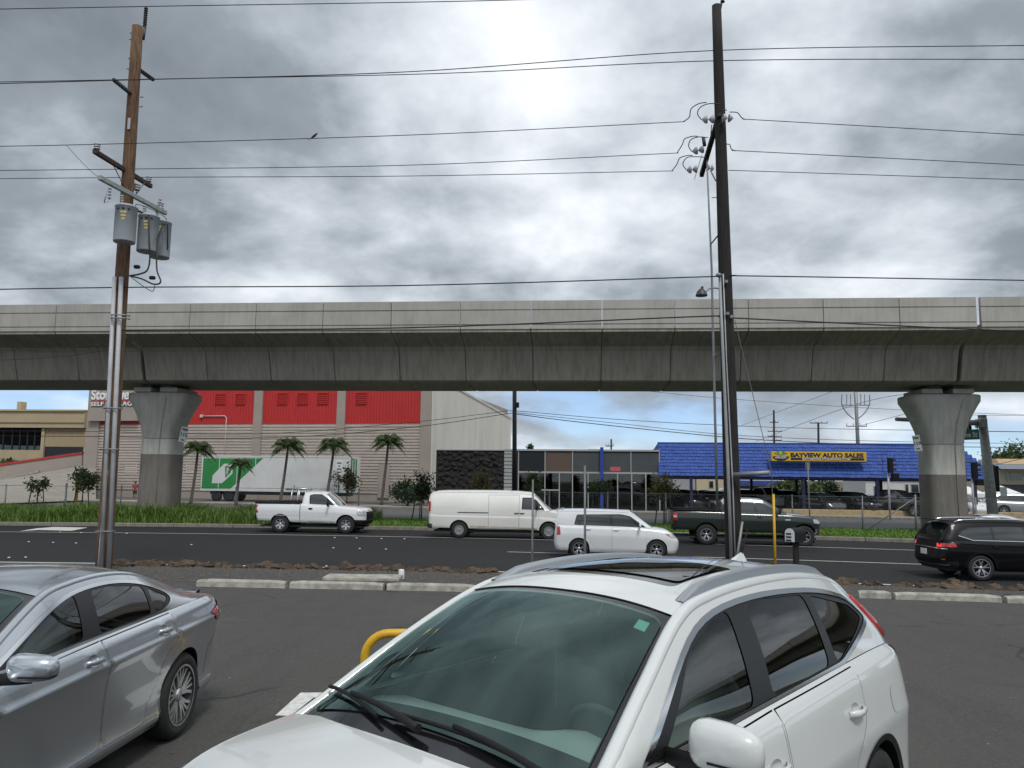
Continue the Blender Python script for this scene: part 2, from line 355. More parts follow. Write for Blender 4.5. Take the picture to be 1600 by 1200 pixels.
def offset(loop, d):
    """shrink (d>0) a polygon loop"""
    L = np.array(loop, float); a = np.sum(L[:, 0] * np.roll(L[:, 1], -1) - np.roll(L[:, 0], -1) * L[:, 1])
    if a < 0: L = L[::-1]
    p, n = np.roll(L, 1, 0), np.roll(L, -1, 0); t1 = L - p; t2 = n - L
    t1 /= np.linalg.norm(t1, axis=1)[:, None] + 1e-12; t2 /= np.linalg.norm(t2, axis=1)[:, None] + 1e-12
    n1 = np.stack([-t1[:, 1], t1[:, 0]], 1); n2 = np.stack([-t2[:, 1], t2[:, 0]], 1); m = n1 + n2; m /= np.linalg.norm(m, axis=1)[:, None] + 1e-12
    c = np.clip((m * n1).sum(1), .35, 1)[:, None]; return L + m * d / c
def rounded(poly, r, n=4):
    """round polygon corners; r float or per-corner list"""
    P = [np.array(p, float) for p in poly]; k = len(P); out = []
    for i in range(k):
        q = r[i] if isinstance(r, (list, tuple)) else r; a, b, c = P[i - 1], P[i], P[(i + 1) % k]
        if q <= 0: out.append(b); continue
        d1 = min(q, np.linalg.norm(a - b) * .48); d2 = min(q, np.linalg.norm(c - b) * .48)
        s = b + (a - b) / np.linalg.norm(a - b) * d1; e = b + (c - b) / np.linalg.norm(c - b) * d2
        for t in np.linspace(0, 1, n + 1): out.append((1 - t) ** 2 * s + 2 * t * (1 - t) * b + t * t * e)
    return np.array(out)
def patch(name, loops, mp, step, mat, parent, off=0.0, side=1, extra=None, dish=None, C0=(0, 0, .8)):
    V, T = tess([np.array(l, float) for l in loops], step, extra); e = 2e-3
    P = mp(V[:, 0], V[:, 1]); Pu = mp(V[:, 0] + e, V[:, 1]) - mp(V[:, 0] - e, V[:, 1]); Pv = mp(V[:, 0], V[:, 1] + e) - mp(V[:, 0], V[:, 1] - e)
    n = np.cross(Pu, Pv); l = np.linalg.norm(n, axis=1)[:, None]; n = np.where(l > 1e-12, n / np.maximum(l, 1e-12), (0, 0, 1))
    if np.median(((P - np.array(C0)) * n).sum(1)) < 0: n = -n
    o = np.full(len(P), off) if dish is None else off + dish(V[:, 0], V[:, 1])
    P = P + n * o[:, None]
    if side < 0: P = P * (1, -1, 1); n = n * (1, -1, 1)
    fnrm = np.cross(P[T[:, 1]] - P[T[:, 0]], P[T[:, 2]] - P[T[:, 0]]); flip = (fnrm * n[T].mean(1)).sum(1) < 0
    T = np.where(flip[:, None], T[:, ::-1], T)
    me = bpy.data.meshes.new(name); me.from_pydata(P.tolist(), [], T.tolist()); me.polygons.foreach_set('use_smooth', [True] * len(T)); me.update()
    if dish is None: me.normals_split_custom_set_from_vertices(n.tolist())
    return mkobj(name, me, mat, parent)
class Car:
    def __init__(s, root, sp, step=0.08):
        s.root = root; s.sp = sp; s.step = step; w = sp['w']; xf, xr, ef, er = sp['xf'], sp['xr'], sp['ef'], sp['er']
        nf, nr = sp.get('nf', 2.6), sp.get('nr', 2.8)
        ph = np.linspace(0, math.pi / 2, 22); bow = sp.get('bow', 0.03)
        fx = xf - ef + ef * np.cos(ph) ** (2 / nf); fy = w * np.sin(ph) ** (2 / nf)
        mx = np.linspace(xf - ef, xr + er, 40)[1:-1]; my = np.full(38, w)
        rx = xr + er - er * np.cos(ph[::-1]) ** (2 / nr); ry = w * np.sin(ph[::-1]) ** (2 / nr)
        s.xo = np.concatenate([fx, mx, rx]); s.yo = np.concatenate([fy, my, ry])
        xm, xl = (xf + xr) / 2, (xf - xr) / 2
        s.yo = s.yo * (1 - bow * np.abs((s.xo - xm) / xl) ** 3)
        s.sg = np.concatenate([[0], np.cumsum(np.hypot(np.diff(s.xo), np.diff(s.yo)))]); s.w = w
        s.ZS = fn(sp['zs']); s.ZB = fn(sp['zb'], False); s.xf, s.xr, s.ef, s.er = xf, xr, ef, er
        s.dxf = fn(sp.get('dxf', [(0, 0), (1, 0)])); s.dxr = fn(sp.get('dxr', [(0, 0), (1, 0)]))
        ins = sp['inset']; s.ins = ins if callable(ins) else (lambda v, x, f=fn(ins): f(v))
        c = crv(sp['rail'], 16); s.rail = c; s.rl = np.concatenate([[0], np.cumsum(np.linalg.norm(np.diff(c, axis=0), axis=1))])
        o = np.argsort(c[:, 0], kind='stable'); s.rx, s.ryy, s.rz = c[o, 0], c[o, 1], c[o, 2]
        s.cr = fn(sp['crown']); s.bul = sp.get('bulge', 0.02)
    def sx(s, x): return np.interp(-np.asarray(x, float), -s.xo, s.sg)
    def S(s, g, z):
        x0 = np.interp(g, s.sg, s.xo); y0 = np.interp(g, s.sg, s.yo); zs, zb = s.ZS(x0), s.ZB(x0)
        v = np.clip((z - zb) / (zs - zb), 0, 1); wf = np.clip((x0 - (s.xf - s.ef)) / s.ef, 0, 1) ** 1.5; wr = np.clip(((s.xr + s.er) - x0) / s.er, 0, 1) ** 1.5
        y = y0 * (1 - s.ins(v, x0) / s.w); return np.stack([x0 + wf * s.dxf(v) - wr * s.dxr(v), y, z], -1)
    def G(s, x, z):
        zs = s.ZS(x); zr = np.interp(x, s.rx, s.rz); yr = np.interp(x, s.rx, s.ryy)
        yb = s.S(s.sx(x), zs)[..., 1] - s.sp.get('ledge', 0.008)
        v = np.clip((z - zs) / np.maximum(zr - zs, 1e-3), -.3, 1); return np.stack([x + 0 * z, yb + (yr - yb) * v + s.bul * 4 * v * (1 - v), z], -1)
    def T(s, l, w):
        """w in metres across, scaled by 0.6 half-width"""
        q = w / 0.6; x, y, z = (np.interp(l, s.rl, s.rail[:, i]) for i in range(3))
        return np.stack([x, q * y, z + s.cr(x) * (1 - np.abs(q) ** 2.4)], -1)
    def lx(s, x): return np.interp(-np.asarray(x, float), -s.rail[:, 0], s.rl)
    def P2(s, poly): return np.array([(float(s.sx(x)), z) for x, z in poly])
    def steiner(s, vs, step):
        g = np.arange(step * .5, s.sg[-1], step); x0 = np.interp(g, s.sg, s.xo); zs, zb = s.ZS(x0), s.ZB(x0)
        return np.concatenate([np.stack([g, zb + (zs - zb) * v], 1) for v in vs])
    def body_loop(s):
        g = np.unique(np.concatenate([s.sg, np.linspace(0, s.sg[-1], 90)])); x0 = np.interp(g, s.sg, s.xo); bot = []
        arches = [(float(s.sx(xw)), s.sp['zw'], s.sp['ra']) for xw in s.sp['wheels']]
        pts = [(a, b) for a, b in zip(g, s.ZB(x0))]
        for a, b in pts:
            hit = False
            for ca, cz, ra in arches:
                if math.hypot(a - ca, b - cz) < ra: hit = True
            if not hit: bot.append((a, b))
        for ca, cz, ra in arches:
            zb = float(s.ZB(np.interp(ca, s.sg, s.xo))); h = math.asin(max(-1, min(1, (zb - cz) / ra)))
            arc = [(ca - ra * math.cos(t), cz + ra * math.sin(t)) for t in np.linspace(h, math.pi - h, 26)]
            bot = [p for p in bot if not (ca - ra * math.cos(h) - .01 < p[0] < ca + ra * math.cos(h) + .01)] + arc
        lo = [p for p in bot]; lo.sort(key=lambda p: p[0])
        # keep arch order (x sorted is fine: arcs are single valued in g above the sill)
        top = [(a, float(z)) for a, z in zip(g[::-1], s.ZS(x0[::-1]))]
        return np.array(lo + top)
    def gh_loop(s, front=True):
        sel = s.rz > s.ZS(s.rx) + .004; x = s.rx[sel]; z = s.rz[sel] - .002
        top = [(a, b) for a, b in zip(x, z)]; bx = np.linspace(x[-1], x[0], 50); return np.array(top + [(a, float(s.ZS(a))) for a in bx])
    def on_body(s, name, poly, mat, off=.004, parent=None, both=True, step=None, r=.02, raw=False):
        L = rounded(poly, r) if r else np.array(poly, float); L = L if raw else s.P2(L); out = []
        for sd in ((1, -1) if both else (both or 1,)): out.append(patch(name, [L], s.S, step or s.step, mat, parent or s.root, off, sd))
        return out
def pnt(p): return 'paint_' + p
def wheel(root, x, y, r, tw, rim, style, side, hub=None):
    wt = bpy.data.objects.new('wheel', None); COL.objects.link(wt); wt.parent = root; wt.location = (x, y, r); wt.empty_display_size = .1
    key = ('wh', r, tw, rim, style, side)
    if key not in WH:
        t = MB(); h = tw / 2
        t.lathe([(rim - .01, -h + .02), (rim + .012, -h + .004), (rim + .03, -h), (r - .05, -h - .004), (r - .018, -h + .012), (r, -h + .045), (r, h - .045), (r - .018, h - .012), (r - .05, h + .004), (rim + .03, h), (rim + .012, h - .004), (rim - .01, h - .02)], 40, axis='Y')
        rm = MB(); sp = MB(); o = side * h
        rm.lathe([(rim, o * .92), (rim - .012, o * .98), (rim - .022, o * .9), (rim - .03, o * .3), (rim - .05, -o * .1), (.03, -o * .12)], 36, axis='Y')
        def spoke(a0, a1, wd0, wd1, y0, y1, r0, r1):
            th = .012 * side; V = []
            for (a, wd, yy, rr) in ((a0, wd0, y0, r0), (a0 * .5 + a1 * .5, wd0 * .45 + wd1 * .55, y0 * .45 + y1 * .55, (r0 + r1) / 2), (a1, wd1, y1, r1)):
                for dd in (-1, 1):
                    cx, cz = rr * math.cos(a) - dd * wd * math.sin(a), rr * math.sin(a) + dd * wd * math.cos(a); V += [(cx, yy, cz), (cx, yy - th * 2.2, cz)]
            sp.add(V, [(0, 2, 6, 4), (4, 6, 10, 8), (0, 4, 5, 1), (4, 8, 9, 5), (2, 3, 7, 6), (6, 7, 11, 10)])
        kind, n = style
        ys, yo = o * .74, o * .88
        for i in range(n):
            a = 2 * math.pi * i / n + math.pi / 2
            if kind == 'twin':
                spoke(a - .05, a - .24, .020, .012, ys, yo, .05, rim - .018); spoke(a + .05, a + .24, .020, .012, ys, yo, .05, rim - .018); 
            elif kind == 'vee':
                for q, wd in ((-.44, .011), (-.14, .008), (.14, .008), (.44, .011)): spoke(a + q * .55, a + q, wd + .004, wd, ys, yo, .055, rim - .018)
            elif kind == 'wide': spoke(a, a, .040, .052, ys, yo, .05, rim - .018)
            elif kind == 'steel': spoke(a, a, .045, .055, ys, ys * 1.02, .05, rim - .03)
        sp.lathe([(.055, ys - side * .03), (.05, ys + side * .004), (.03, ys + side * .012), (.001, ys + side * .013)], 16, axis='Y')
        sp.lathe([(rim - .022, o * .9), (rim - .010, o * .99), (rim + .004, o * .97)], 36, axis='Y')
        if kind == 'steel': sp.lathe([(rim - .03, ys * .9), (rim * .72, ys * 1.06), (rim * .55, ys * .8), (rim * .4, ys * 1.0), (.05, ys)], 24, axis='Y')
        WH[key] = (t.mesh('tyre'), rm.mesh('rim'), sp.mesh('spokes'))
    a, b, c = WH[key]
    mkobj('tyre', a, 'rubber', wt); mkobj('rim', b, 'alloy_dark' if style[0] != 'steel' else 'steel_wheel', wt); mkobj('spokes', c, 'steel_wheel' if style[0] == 'steel' else 'alloy', wt)
    return wt
WH = {}
def mirror_housing(root, x, y, z, sz, mat, side, yaw=.25):
    """door mirror: rounded shell, flat rear face, stalk"""
    n, m = 20, 12; V = []; a, b, c = sz
    for i in range(m + 1):
        th = math.pi * i / m
        for j in range(n):
            ph = 2 * math.pi * j / n; e = .62
            sp = lambda q, k: math.copysign(abs(q) ** k, q)
            px = sp(math.cos(th), .8); py = sp(math.sin(th), .75) * sp(math.cos(ph), e); pz = sp(math.sin(th), .75) * sp(math.sin(ph), e)
            px = px if px > 0 else px * .18
            X, Y, Z = a * px, side * b * py, c * pz * (1 - .12 * py)
            V.append((x + X * math.cos(yaw) , y + Y - side * X * math.sin(yaw) * .6, z + Z))
    Fc = [(i * n + j, (i + 1) * n + j, (i + 1) * n + (j + 1) % n, i * n + (j + 1) % n) for i in range(m) for j in range(n)]
    o = MB().add(V, Fc if side > 0 else [q[::-1] for q in Fc], True).build('door_mirror', mat, root)
    MB().tube([(x + a * .2, y - side * (b + .10), z - c * .9), (x + a * .2, y - side * b * .5, z - c * .8), (x + a * .2, y, z - c * .75)], [.035, .03, .025], 8, flat=.6).build('stalk', 'black_plastic', o)
    MB().box((x + a * .42, y + side * b * .30, z - c * .52), (a * 1.05, b * 1.25, .008)).build('mirror_slit', 'black_plastic', o)
    g = MB().lathe([(.001, 0), (1, 0)], 20, axis='X'); g.v = [(x - a * .185, y + side * q[1] * b * .86, z + q[2] * c * .82) for q in g.v]; g.build('mirror_glass', 'chrome', o)
    return o
def handle(root, car, x, z, mat, side, ln=.2, parent=None, dish=True):
    g = float(car.sx(x)); P = car.S(np.array([g - ln / 2, g - ln / 4, g, g + ln / 4, g + ln / 2]), np.full(5, z)); pts = []
    for p, o in zip(P, (.002, .030, .036, .030, .002)): pts.append((p[0], side * (p[1] + o), p[2]))
    return MB().tube(pts, [.016, .019, .017, .018, .014], 8, flat=.62).build('handle', mat, parent or root)
def make_vehicle(name, label, cat, loc, rz, sp, tilt=0.0, group=None, detail=True):
    root = thing(name, label, cat, loc, rz, group); root.rotation_euler = (0, 0, rz)
    if tilt: root.rotation_euler = (Matrix.Rotation(tilt, 4, 'X') @ Matrix.Rotation(rz, 4, 'Z')).to_euler()
    st = sp.get('step', 0.10); c = Car(root, sp, st); body = sp['paint']; glass = sp.get('glass', 'glass_far'); dt = sp.get('dtrim', 'black_gloss')
    vs = sp.get('rows', np.linspace(.06, .97, 12)); ex = c.steiner(vs, st)
    doors = [c.P2(rounded(d, [0 if i in (0, len(d) - 1) else .06 for i in range(len(d))])) for d in sp.get('doors', [])]
    loop = c.body_loop()
    shell = None
    for sd in (1, -1):
        o = patch('body', [loop] + doors, c.S, st, body, root, 0, sd, ex)
        if doors:
            dp = [p for q in sp['doors'] for p in q]; xa, xb = max(p[0] for p in dp) + .03, min(p[0] for p in dp) - .03; za, zc = min(p[1] for p in dp) - .015, max(p[1] for p in dp)
            patch('door_gap', [c.P2(rounded([(xa, za), (xa, zc - .10), (xb, zc - .05), (xb, za + .42), (xb + .38, za)], .05))], c.S, .15, 'interior_dark', root, -.022, sd)
        for i, d in enumerate(doors):
            h = sp.get('handles', []); dl = offset(d, .0035); dd = None; hx = None
            if i < len(h): hx = h[i]
            if hx and sp.get('cups'):
                gx = float(c.sx(hx[0] + .01)); el = [(gx + .062 * math.cos(t), hx[1] + .004 + .036 * math.sin(t)) for t in np.linspace(0, 2 * math.pi, 20, endpoint=False)]
                do = patch('door', [dl, el], c.S, st, body, root, 0, sd, ex)
                patch('handle_recess', [el], c.S, .012, body, do, 0, sd, dish=lambda u, v, gx=gx, hz=hx[1]: -.022 * np.clip(1 - ((u - gx) / .062) ** 2 - ((v - hz - .004) / .036) ** 2, 0, 1) ** .6)
            else: do = patch('door', [dl], c.S, st, body, root, 0, sd, ex)
            if hx: handle(root, c, hx[0], hx[1], sp.get('hmat', body), sd, parent=do)
        # wheel houses
        for xw in sp['wheels']:
            g0 = float(c.sx(xw)); ra, zw = sp['ra'], sp['zw']; t = np.linspace(-.35, math.pi + .35, 30); gg = g0 - ra * np.cos(t); zz = zw + ra * np.sin(t)
            ok = zz > c.ZB(np.full(30, xw)) - .06; gg, zz = gg[ok], zz[ok]; P = c.S(gg, np.maximum(zz, float(c.ZB(xw)))); mb = MB(); V = []
            for p, z in zip(P, zz): V += [(p[0], sd * (p[1] - .001), z), (p[0], sd * (p[1] - .30), z)]
            mb.add(V, [(2 * i, 2 * i + 1, 2 * i + 3, 2 * i + 2) for i in range(len(P) - 1)], True)
            mb.add([(xw + q * ra * 1.0, sd * (P[:, 1].min() - .29), z) for q, z in ((-1, .12), (1, .12), (1, zw + ra), (-1, zw + ra))], [(0, 1, 2, 3)])
            mb.build('wheel_housing', 'black_plastic', root)
            if sp.get('clad'):
                wd = sp['clad']; t = np.linspace(0, math.pi, 24); A = [(g0 - (ra + wd) * math.cos(q), zw + (ra + wd) * math.sin(q)) for q in t]; Bq = [(g0 - (ra + .001) * math.cos(q), zw + (ra + .001) * math.sin(q)) for q in t[::-1]]
                patch('arch_trim', [A + Bq], c.S, .08, 'black_plastic', root, .006, sd)
    # hood and tail deck
    def deck(nm, x0, x1, crown, mat=body, off=0.0, step=None):
        g = np.linspace(0, c.sg[-1], 260); zt = c.ZS(np.interp(g, c.sg, c.xo)); P = c.S(g, zt); sel = (P[:, 0] > x0) & (P[:, 0] < x1)
        xs, ys = P[sel, 0], P[sel, 1]; o = np.argsort(xs); xs, ys = xs[o], ys[o]; cf = fn(crown)
        full = np.argsort(P[:, 0]); fx, fy, fz = P[full, 0], P[full, 1], zt[full]
        lp = [(a, b) for a, b in zip(xs, ys)] + [(a, -b) for a, b in zip(xs[::-1], ys[::-1]) if b > .004]
        def D(x, y): 
            yy = np.maximum(np.interp(x, fx, fy), .05); return np.stack([x, y, np.interp(x, fx, fz) + cf(x) * np.clip(1 - np.abs(y / yy) ** 2.2, 0, 1)], -1)
        return patch(nm, [lp], D, step or st, mat, root, off, 1, None, None, (0, 0, -3)), D
    for d in sp.get('decks', []): deck(*d)
    # greenhouse sides
    gl = c.gh_loop(); frames = []
    for sd in (1, -1):
        dlo = sp.get('dlo'); holes = []
        if dlo:
            D = rounded(dlo, sp.get('dlo_r', .05)); holes = [D]
        pil = patch('pillars', [gl] + holes, c.G, st * .8, body, root, 0, sd)
        if dlo:
            G2 = [rounded(q, sp.get('glass_r', .03)) for q in sp['panes']]
            patch('window_frame', [offset(D, .002)] + G2, c.G, st, dt, root, -.003, sd)
            for i, q in enumerate(G2):
                gm = sp.get('glasses', [glass] * 9)[i]; patch('window', [offset(q, -.002)], c.G, st, gm, root, -.007, sd)
            if sp.get('trim'):
                D3 = offset(D, -sp.get('trimw', .014)); patch('window_trim', [D3, offset(D, .004)], c.G, .05, sp['trim'], root, .004, sd)
        mb = MB(); rr = sp.get('rail_r', .03); pts = [(p[0], sd * (p[1] - rr * .5), p[2] - rr * .55) for p in c.rail if p[2] > float(c.ZS(p[0])) - .05][::3]
        mb.tube(pts, rr, 10).build('roof_edge', body, root)
    # top: windscreen, roof, rear glass
    def top(nm, xa, xb, mat, off=0, wd=.6, rnd=.05, holes=(), step=None):
        la, lb = (float(c.lx(xa)) if not isinstance(xa, tuple) else xa[0]), (float(c.lx(xb)) if not isinstance(xb, tuple) else xb[0]); wa, wb = wd if isinstance(wd, tuple) else (wd, wd)
        L = rounded([(la, -wa), (lb, -wb), (lb, wb), (la, wa)], rnd) if rnd else np.array([(la, -wa), (lb, -wb), (lb, wb), (la, wa)])
        return patch(nm, [L] + list(holes), c.T, step or st * .8, mat, root, off), L
    for i, t in enumerate(sp['tops']):
        kw = dict(t[1])
        if t[0][0] == 'windscreen_surround':
            q = sp['tops'][i + 1]; a, b_, w_ = float(c.lx(q[0][1])), float(c.lx(q[0][2])), q[1]['wd']
            kw['holes'] = [offset(rounded([(a, -w_), (b_, -w_), (b_, w_), (a, w_)], q[1]['rnd']), .006)]
        top(*t[0], **kw)
    # wheels
    for xw in sp['wheels']:
        for sd in (1, -1): wheel(root, xw, sd * (sp['w'] - sp['tw'] / 2 - sp.get('wheel_in', .03)), sp['tr'], sp['tw'], sp['rim'], sp['wstyle'], sd)
    # floor pan keeps daylight out
    MB().box(((sp['xf'] + sp['xr']) / 2, 0, .3), (sp['xf'] - sp['xr'] - .5, sp['w'] * 1.5, .08)).build('floor_pan', 'interior_dark', root)
    if sp.get('mirror'):
        mx, my, mz, sz = sp['mirror']
        for sd in (1, -1):
            if sd < 0 and sp.get('folded'): mirror_housing(root, mx - .24, sd * (my - .13), mz - .04, (sz[1] * .7, sz[0] * .8, sz[2] * .9), sp.get('mmat', body), sd)
            else: mirror_housing(root, mx, sd * my, mz, sz, sp.get('mmat', body), sd)
    return root, c, deck, top
# ------------------------------------------------------------------ vehicles
INS = [(0, .085), (.05, .05), (.14, .03), (.3, .018), (.5, .004), (.64, 0), (.78, .012), (.90, .03), (.955, .05), (.985, .075), (1, .105)]
def seam(c, pts, surf, mat='black_plastic', wd=.007, off=.0015, both=True, parent=None, name='seam'):
    pts = np.array(pts, float); d = np.gradient(pts, axis=0); d /= np.linalg.norm(d, axis=1)[:, None] + 1e-9; n = np.stack([-d[:, 1], d[:, 0]], 1) * wd / 2
    L = np.vstack([pts + n, (pts - n)[::-1]]); 
    for sd in ((1, -1) if both else (1,)): patch(name, [L], surf, .1, mat, parent or c.root, off, sd)
def std_tops(xw0, xw1, xr0, xr1, xend, body, scr, rear, roof_holes=()):
    t = [(('windscreen_surround', xw0, xw1 + .03, 'black_gloss'), dict(off=-.004, wd=.585, rnd=0)), (('windscreen', xw0 - .02, xw1 + .07, scr), dict(off=.001, wd=.535, rnd=.06)),
         (('roof', xw1 + .03, xr0, body), dict(wd=.6, rnd=0, holes=roof_holes))]
    if rear: t += [(('rear_glass', xr0 - .03, xr1, rear), dict(off=.002, wd=.52, rnd=.05))]
    t += [(('tailgate', xr0, xend, body), dict(wd=.6, rnd=0, off=-.003))]
    return t
def lamps(c, polys, name, mat, off=.006):
    for pl in polys:
        L = rounded(pl, .025)
        for sd in (1, -1): patch(name, [L], c.S, .05, mat, c.root, off, sd)
SPECS = {}
SPECS['crv'] = dict(xf=2.23, xr=-2.29, w=.91, ef=.75, er=.60, nf=2.5, nr=2.7, step=.06, paint='paint_pearl',
    zs=[(2.23, .80), (1.9, .91), (1.5, 1.0), (1.05, 1.055), (.5, 1.08), (0, 1.10), (-1, 1.135), (-1.7, 1.15), (-2.29, 1.12)],
    zb=[(2.3, .24), (1.0, .26), (-1.0, .27), (-2.3, .32)], wheels=[1.31, -1.31], zw=.345, ra=.385, tr=.345, tw=.225, rim=.225, wstyle=('wide', 5), clad=.035,
    inset=lambda v, x: np.interp(v, [0, .05, .12, .3, .5, .60, .66, .80, .90, .955, .985, 1], [.08, .05, .02, .018, .008, 0, .008, .026, .042, .06, .085, .115]),
    rows=np.array([.04, .08, .14, .22, .3, .4, .5, .55, .6, .63, .66, .72, .8, .86, .9, .93, .955, .97, .985]),
    dxf=[(0, -.12), (.3, 0), (.6, 0), (1, -.22)], dxr=[(0, -.06), (.25, .02), (.5, 0), (1, -.14)],
    rail=[(1.52, .83, .88), (1.13, .785, 1.06), (.68, .70, 1.315), (.27, .615, 1.515), (-.05, .59, 1.575), (-.6, .58, 1.60), (-1.2, .57, 1.575), (-1.65, .555, 1.50), (-1.95, .575, 1.33), (-2.13, .64, 1.14), (-2.2, .68, 1.0)],
    crown=[(-2.3, .05), (-1.9, .06), (-1.2, .055), (0, .055), (.3, .065), (.7, .10), (1.2, .10)], bulge=.022,
    dlo=[(.84, 1.085), (0, 1.112), (-1.10, 1.150), (-1.76, 1.305), (-1.64, 1.405), (-1.2, 1.495), (-.5, 1.535), (.05, 1.505), (.36, 1.40)],
    panes=[[(.68, 1.105), (-.06, 1.125), (-.12, 1.505), (.04, 1.482), (.33, 1.385)], [(-.25, 1.13), (-.95, 1.155), (-.98, 1.495), (-.5, 1.518), (-.30, 1.508)], [(-1.05, 1.162), (-1.12, 1.165), (-1.69, 1.312), (-1.59, 1.385), (-1.06, 1.485)]],
    glasses=['glass_tint', 'glass_privacy', 'glass_privacy'], trim='chrome', trimw=.020, dtrim='pillar_black', dlo_r=[.03, 0, .06, .05, .12, .4, .5, .5, .4], glass_r=.05,
    doors=[[(.90, 1.052), (.86, .36), (.80, .31), (-.12, .31), (-.165, .36), (-.15, 1.098)], [(-.163, 1.098), (-.178, .36), (-.16, .31), (-.72, .31), (-.84, .50), (-.96, .76), (-1.12, .88), (-1.13, 1.130)]],
    handles=[(-.02, .90), (-.98, .945)], cups=True,
    decks=[('hood', 1.20, 3, [(1.0, .055), (1.5, .06), (2.0, .05), (2.3, .0)]), ('cowl', .88, 1.202, [(.8, .05), (1.2, .05)], 'black_plastic', -.012), ('tail_ledge', -3, -2.0, [(-3, 0), (0, 0)])],
    tops=[], mirror=(.66, 1.015, 1.165, (.075, .135, .085)), folded=True)
SPECS['crv']['tops'] = [(('windscreen_surround', 1.50, .285, 'black_gloss'), dict(off=-.006, wd=.588, rnd=0)), (('windscreen', 1.17, .33, 'glass_screen'), dict(off=.001, wd=.552, rnd=.07)),
    (('rear_glass', -1.66, -2.02, 'glass_privacy'), dict(off=.004, wd=.50, rnd=.05)), (('tailgate', -1.60, -2.2, 'paint_pearl'), dict(wd=.6, rnd=0, off=-.003))]
SPECS['camry'] = dict(xf=2.38, xr=-2.47, w=.92, ef=.85, er=.55, nf=2.4, nr=2.9, step=.06, paint='paint_silverblue',
    zs=[(2.38, .66), (1.9, .80), (1.4, .89), (1.0, .94), (.5, .965), (0, .985), (-.8, 1.01), (-1.3, 1.025), (-1.8, 1.035), (-2.2, 1.035), (-2.47, 1.0)],
    zb=[(2.4, .17), (1.0, .19), (-1.0, .20), (-2.5, .27)], wheels=[1.4125, -1.4125], zw=.335, ra=.372, tr=.335, tw=.235, rim=.235, wstyle=('vee', 5), bow=.05,
    inset=lambda v, x: np.interp(v, [0, .04, .09, .16, .24, .4, .6, .76, .80, .835, .875, .92, .96, .985, 1], [.07, .045, .03, .05, .058, .052, .036, .012, 0, .020, .032, .045, .062, .085, .12]) - .03 * np.exp(-((x + 1.45) / .42) ** 2) * np.exp(-((v - .55) / .25) ** 2),
    rows=np.array([.03, .06, .09, .13, .16, .2, .24, .32, .4, .5, .6, .7, .76, .785, .80, .815, .835, .855, .875, .9, .92, .94, .96, .985]),
    dxf=[(0, -.1), (.3, 0), (.6, 0), (1, -.25)], dxr=[(0, -.08), (.2, .0), (.6, .02), (.9, .0), (1, -.03)],
    rail=[(1.40, .76, .80), (.98, .73, .94), (.55, .67, 1.15), (.15, .615, 1.315), (-.15, .595, 1.365), (-.6, .585, 1.38), (-1.05, .58, 1.335), (-1.5, .60, 1.21), (-1.85, .655, 1.07), (-2.05, .70, .97)],
    crown=[(-2.1, .05), (-1.5, .065), (-.6, .06), (0, .06), (.4, .08), (1, .10)], bulge=.02,
    dlo=[(.78, .985), (0, .998), (-1.2, 1.032), (-1.40, 1.085), (-1.43, 1.135), (-1.28, 1.20), (-1.0, 1.275), (-.6, 1.318), (-.2, 1.305), (.1, 1.245), (.45, 1.11)], dlo_r=[.03, 0, .2, .1, .1, .3, .3, .4, .4, .4, .4],
    panes=[[(.64, 1.0), (-.09, 1.012), (-.17, 1.292), (.05, 1.248), (.37, 1.125)], [(-.29, 1.018), (-1.02, 1.04), (-1.08, 1.242), (-.6, 1.30), (-.36, 1.293)], [(-1.075, 1.045), (-1.2, 1.05), (-1.38, 1.115), (-1.37, 1.14), (-1.14, 1.225)]],
    glasses=['glass_tint', 'glass_privacy', 'glass_privacy'], trim='chrome', trimw=.018, dtrim='pillar_black', glass_r=.05,
    doors=[[(.90, .938), (.86, .34), (.80, .285), (-.19, .285), (-.24, .34), (-.20, .984)], [(-.213, .984), (-.253, .34), (-.23, .285), (-.80, .285), (-.96, .50), (-1.05, .70), (-1.20, .80), (-1.22, 1.016)]],
    handles=[(-.05, .885), (-1.03, .915)], cups=True,
    decks=[('hood', .98, 3, [(.9, .05), (1.4, .06), (2.0, .05), (2.4, 0)]), ('cowl', .75, .982, [(.7, .05), (1.2, .05)], 'black_plastic', -.012), ('boot_lid', -3, -1.70, [(-2.5, .0), (-2.3, .03), (-1.6, .04)])],
    tops=std_tops(1.35, .12, -1.05, -1.80, -2.05, 'paint_silverblue', 'glass_screen', 'glass_privacy'), mirror=(.79, 1.02, 1.03, (.08, .14, .075)))
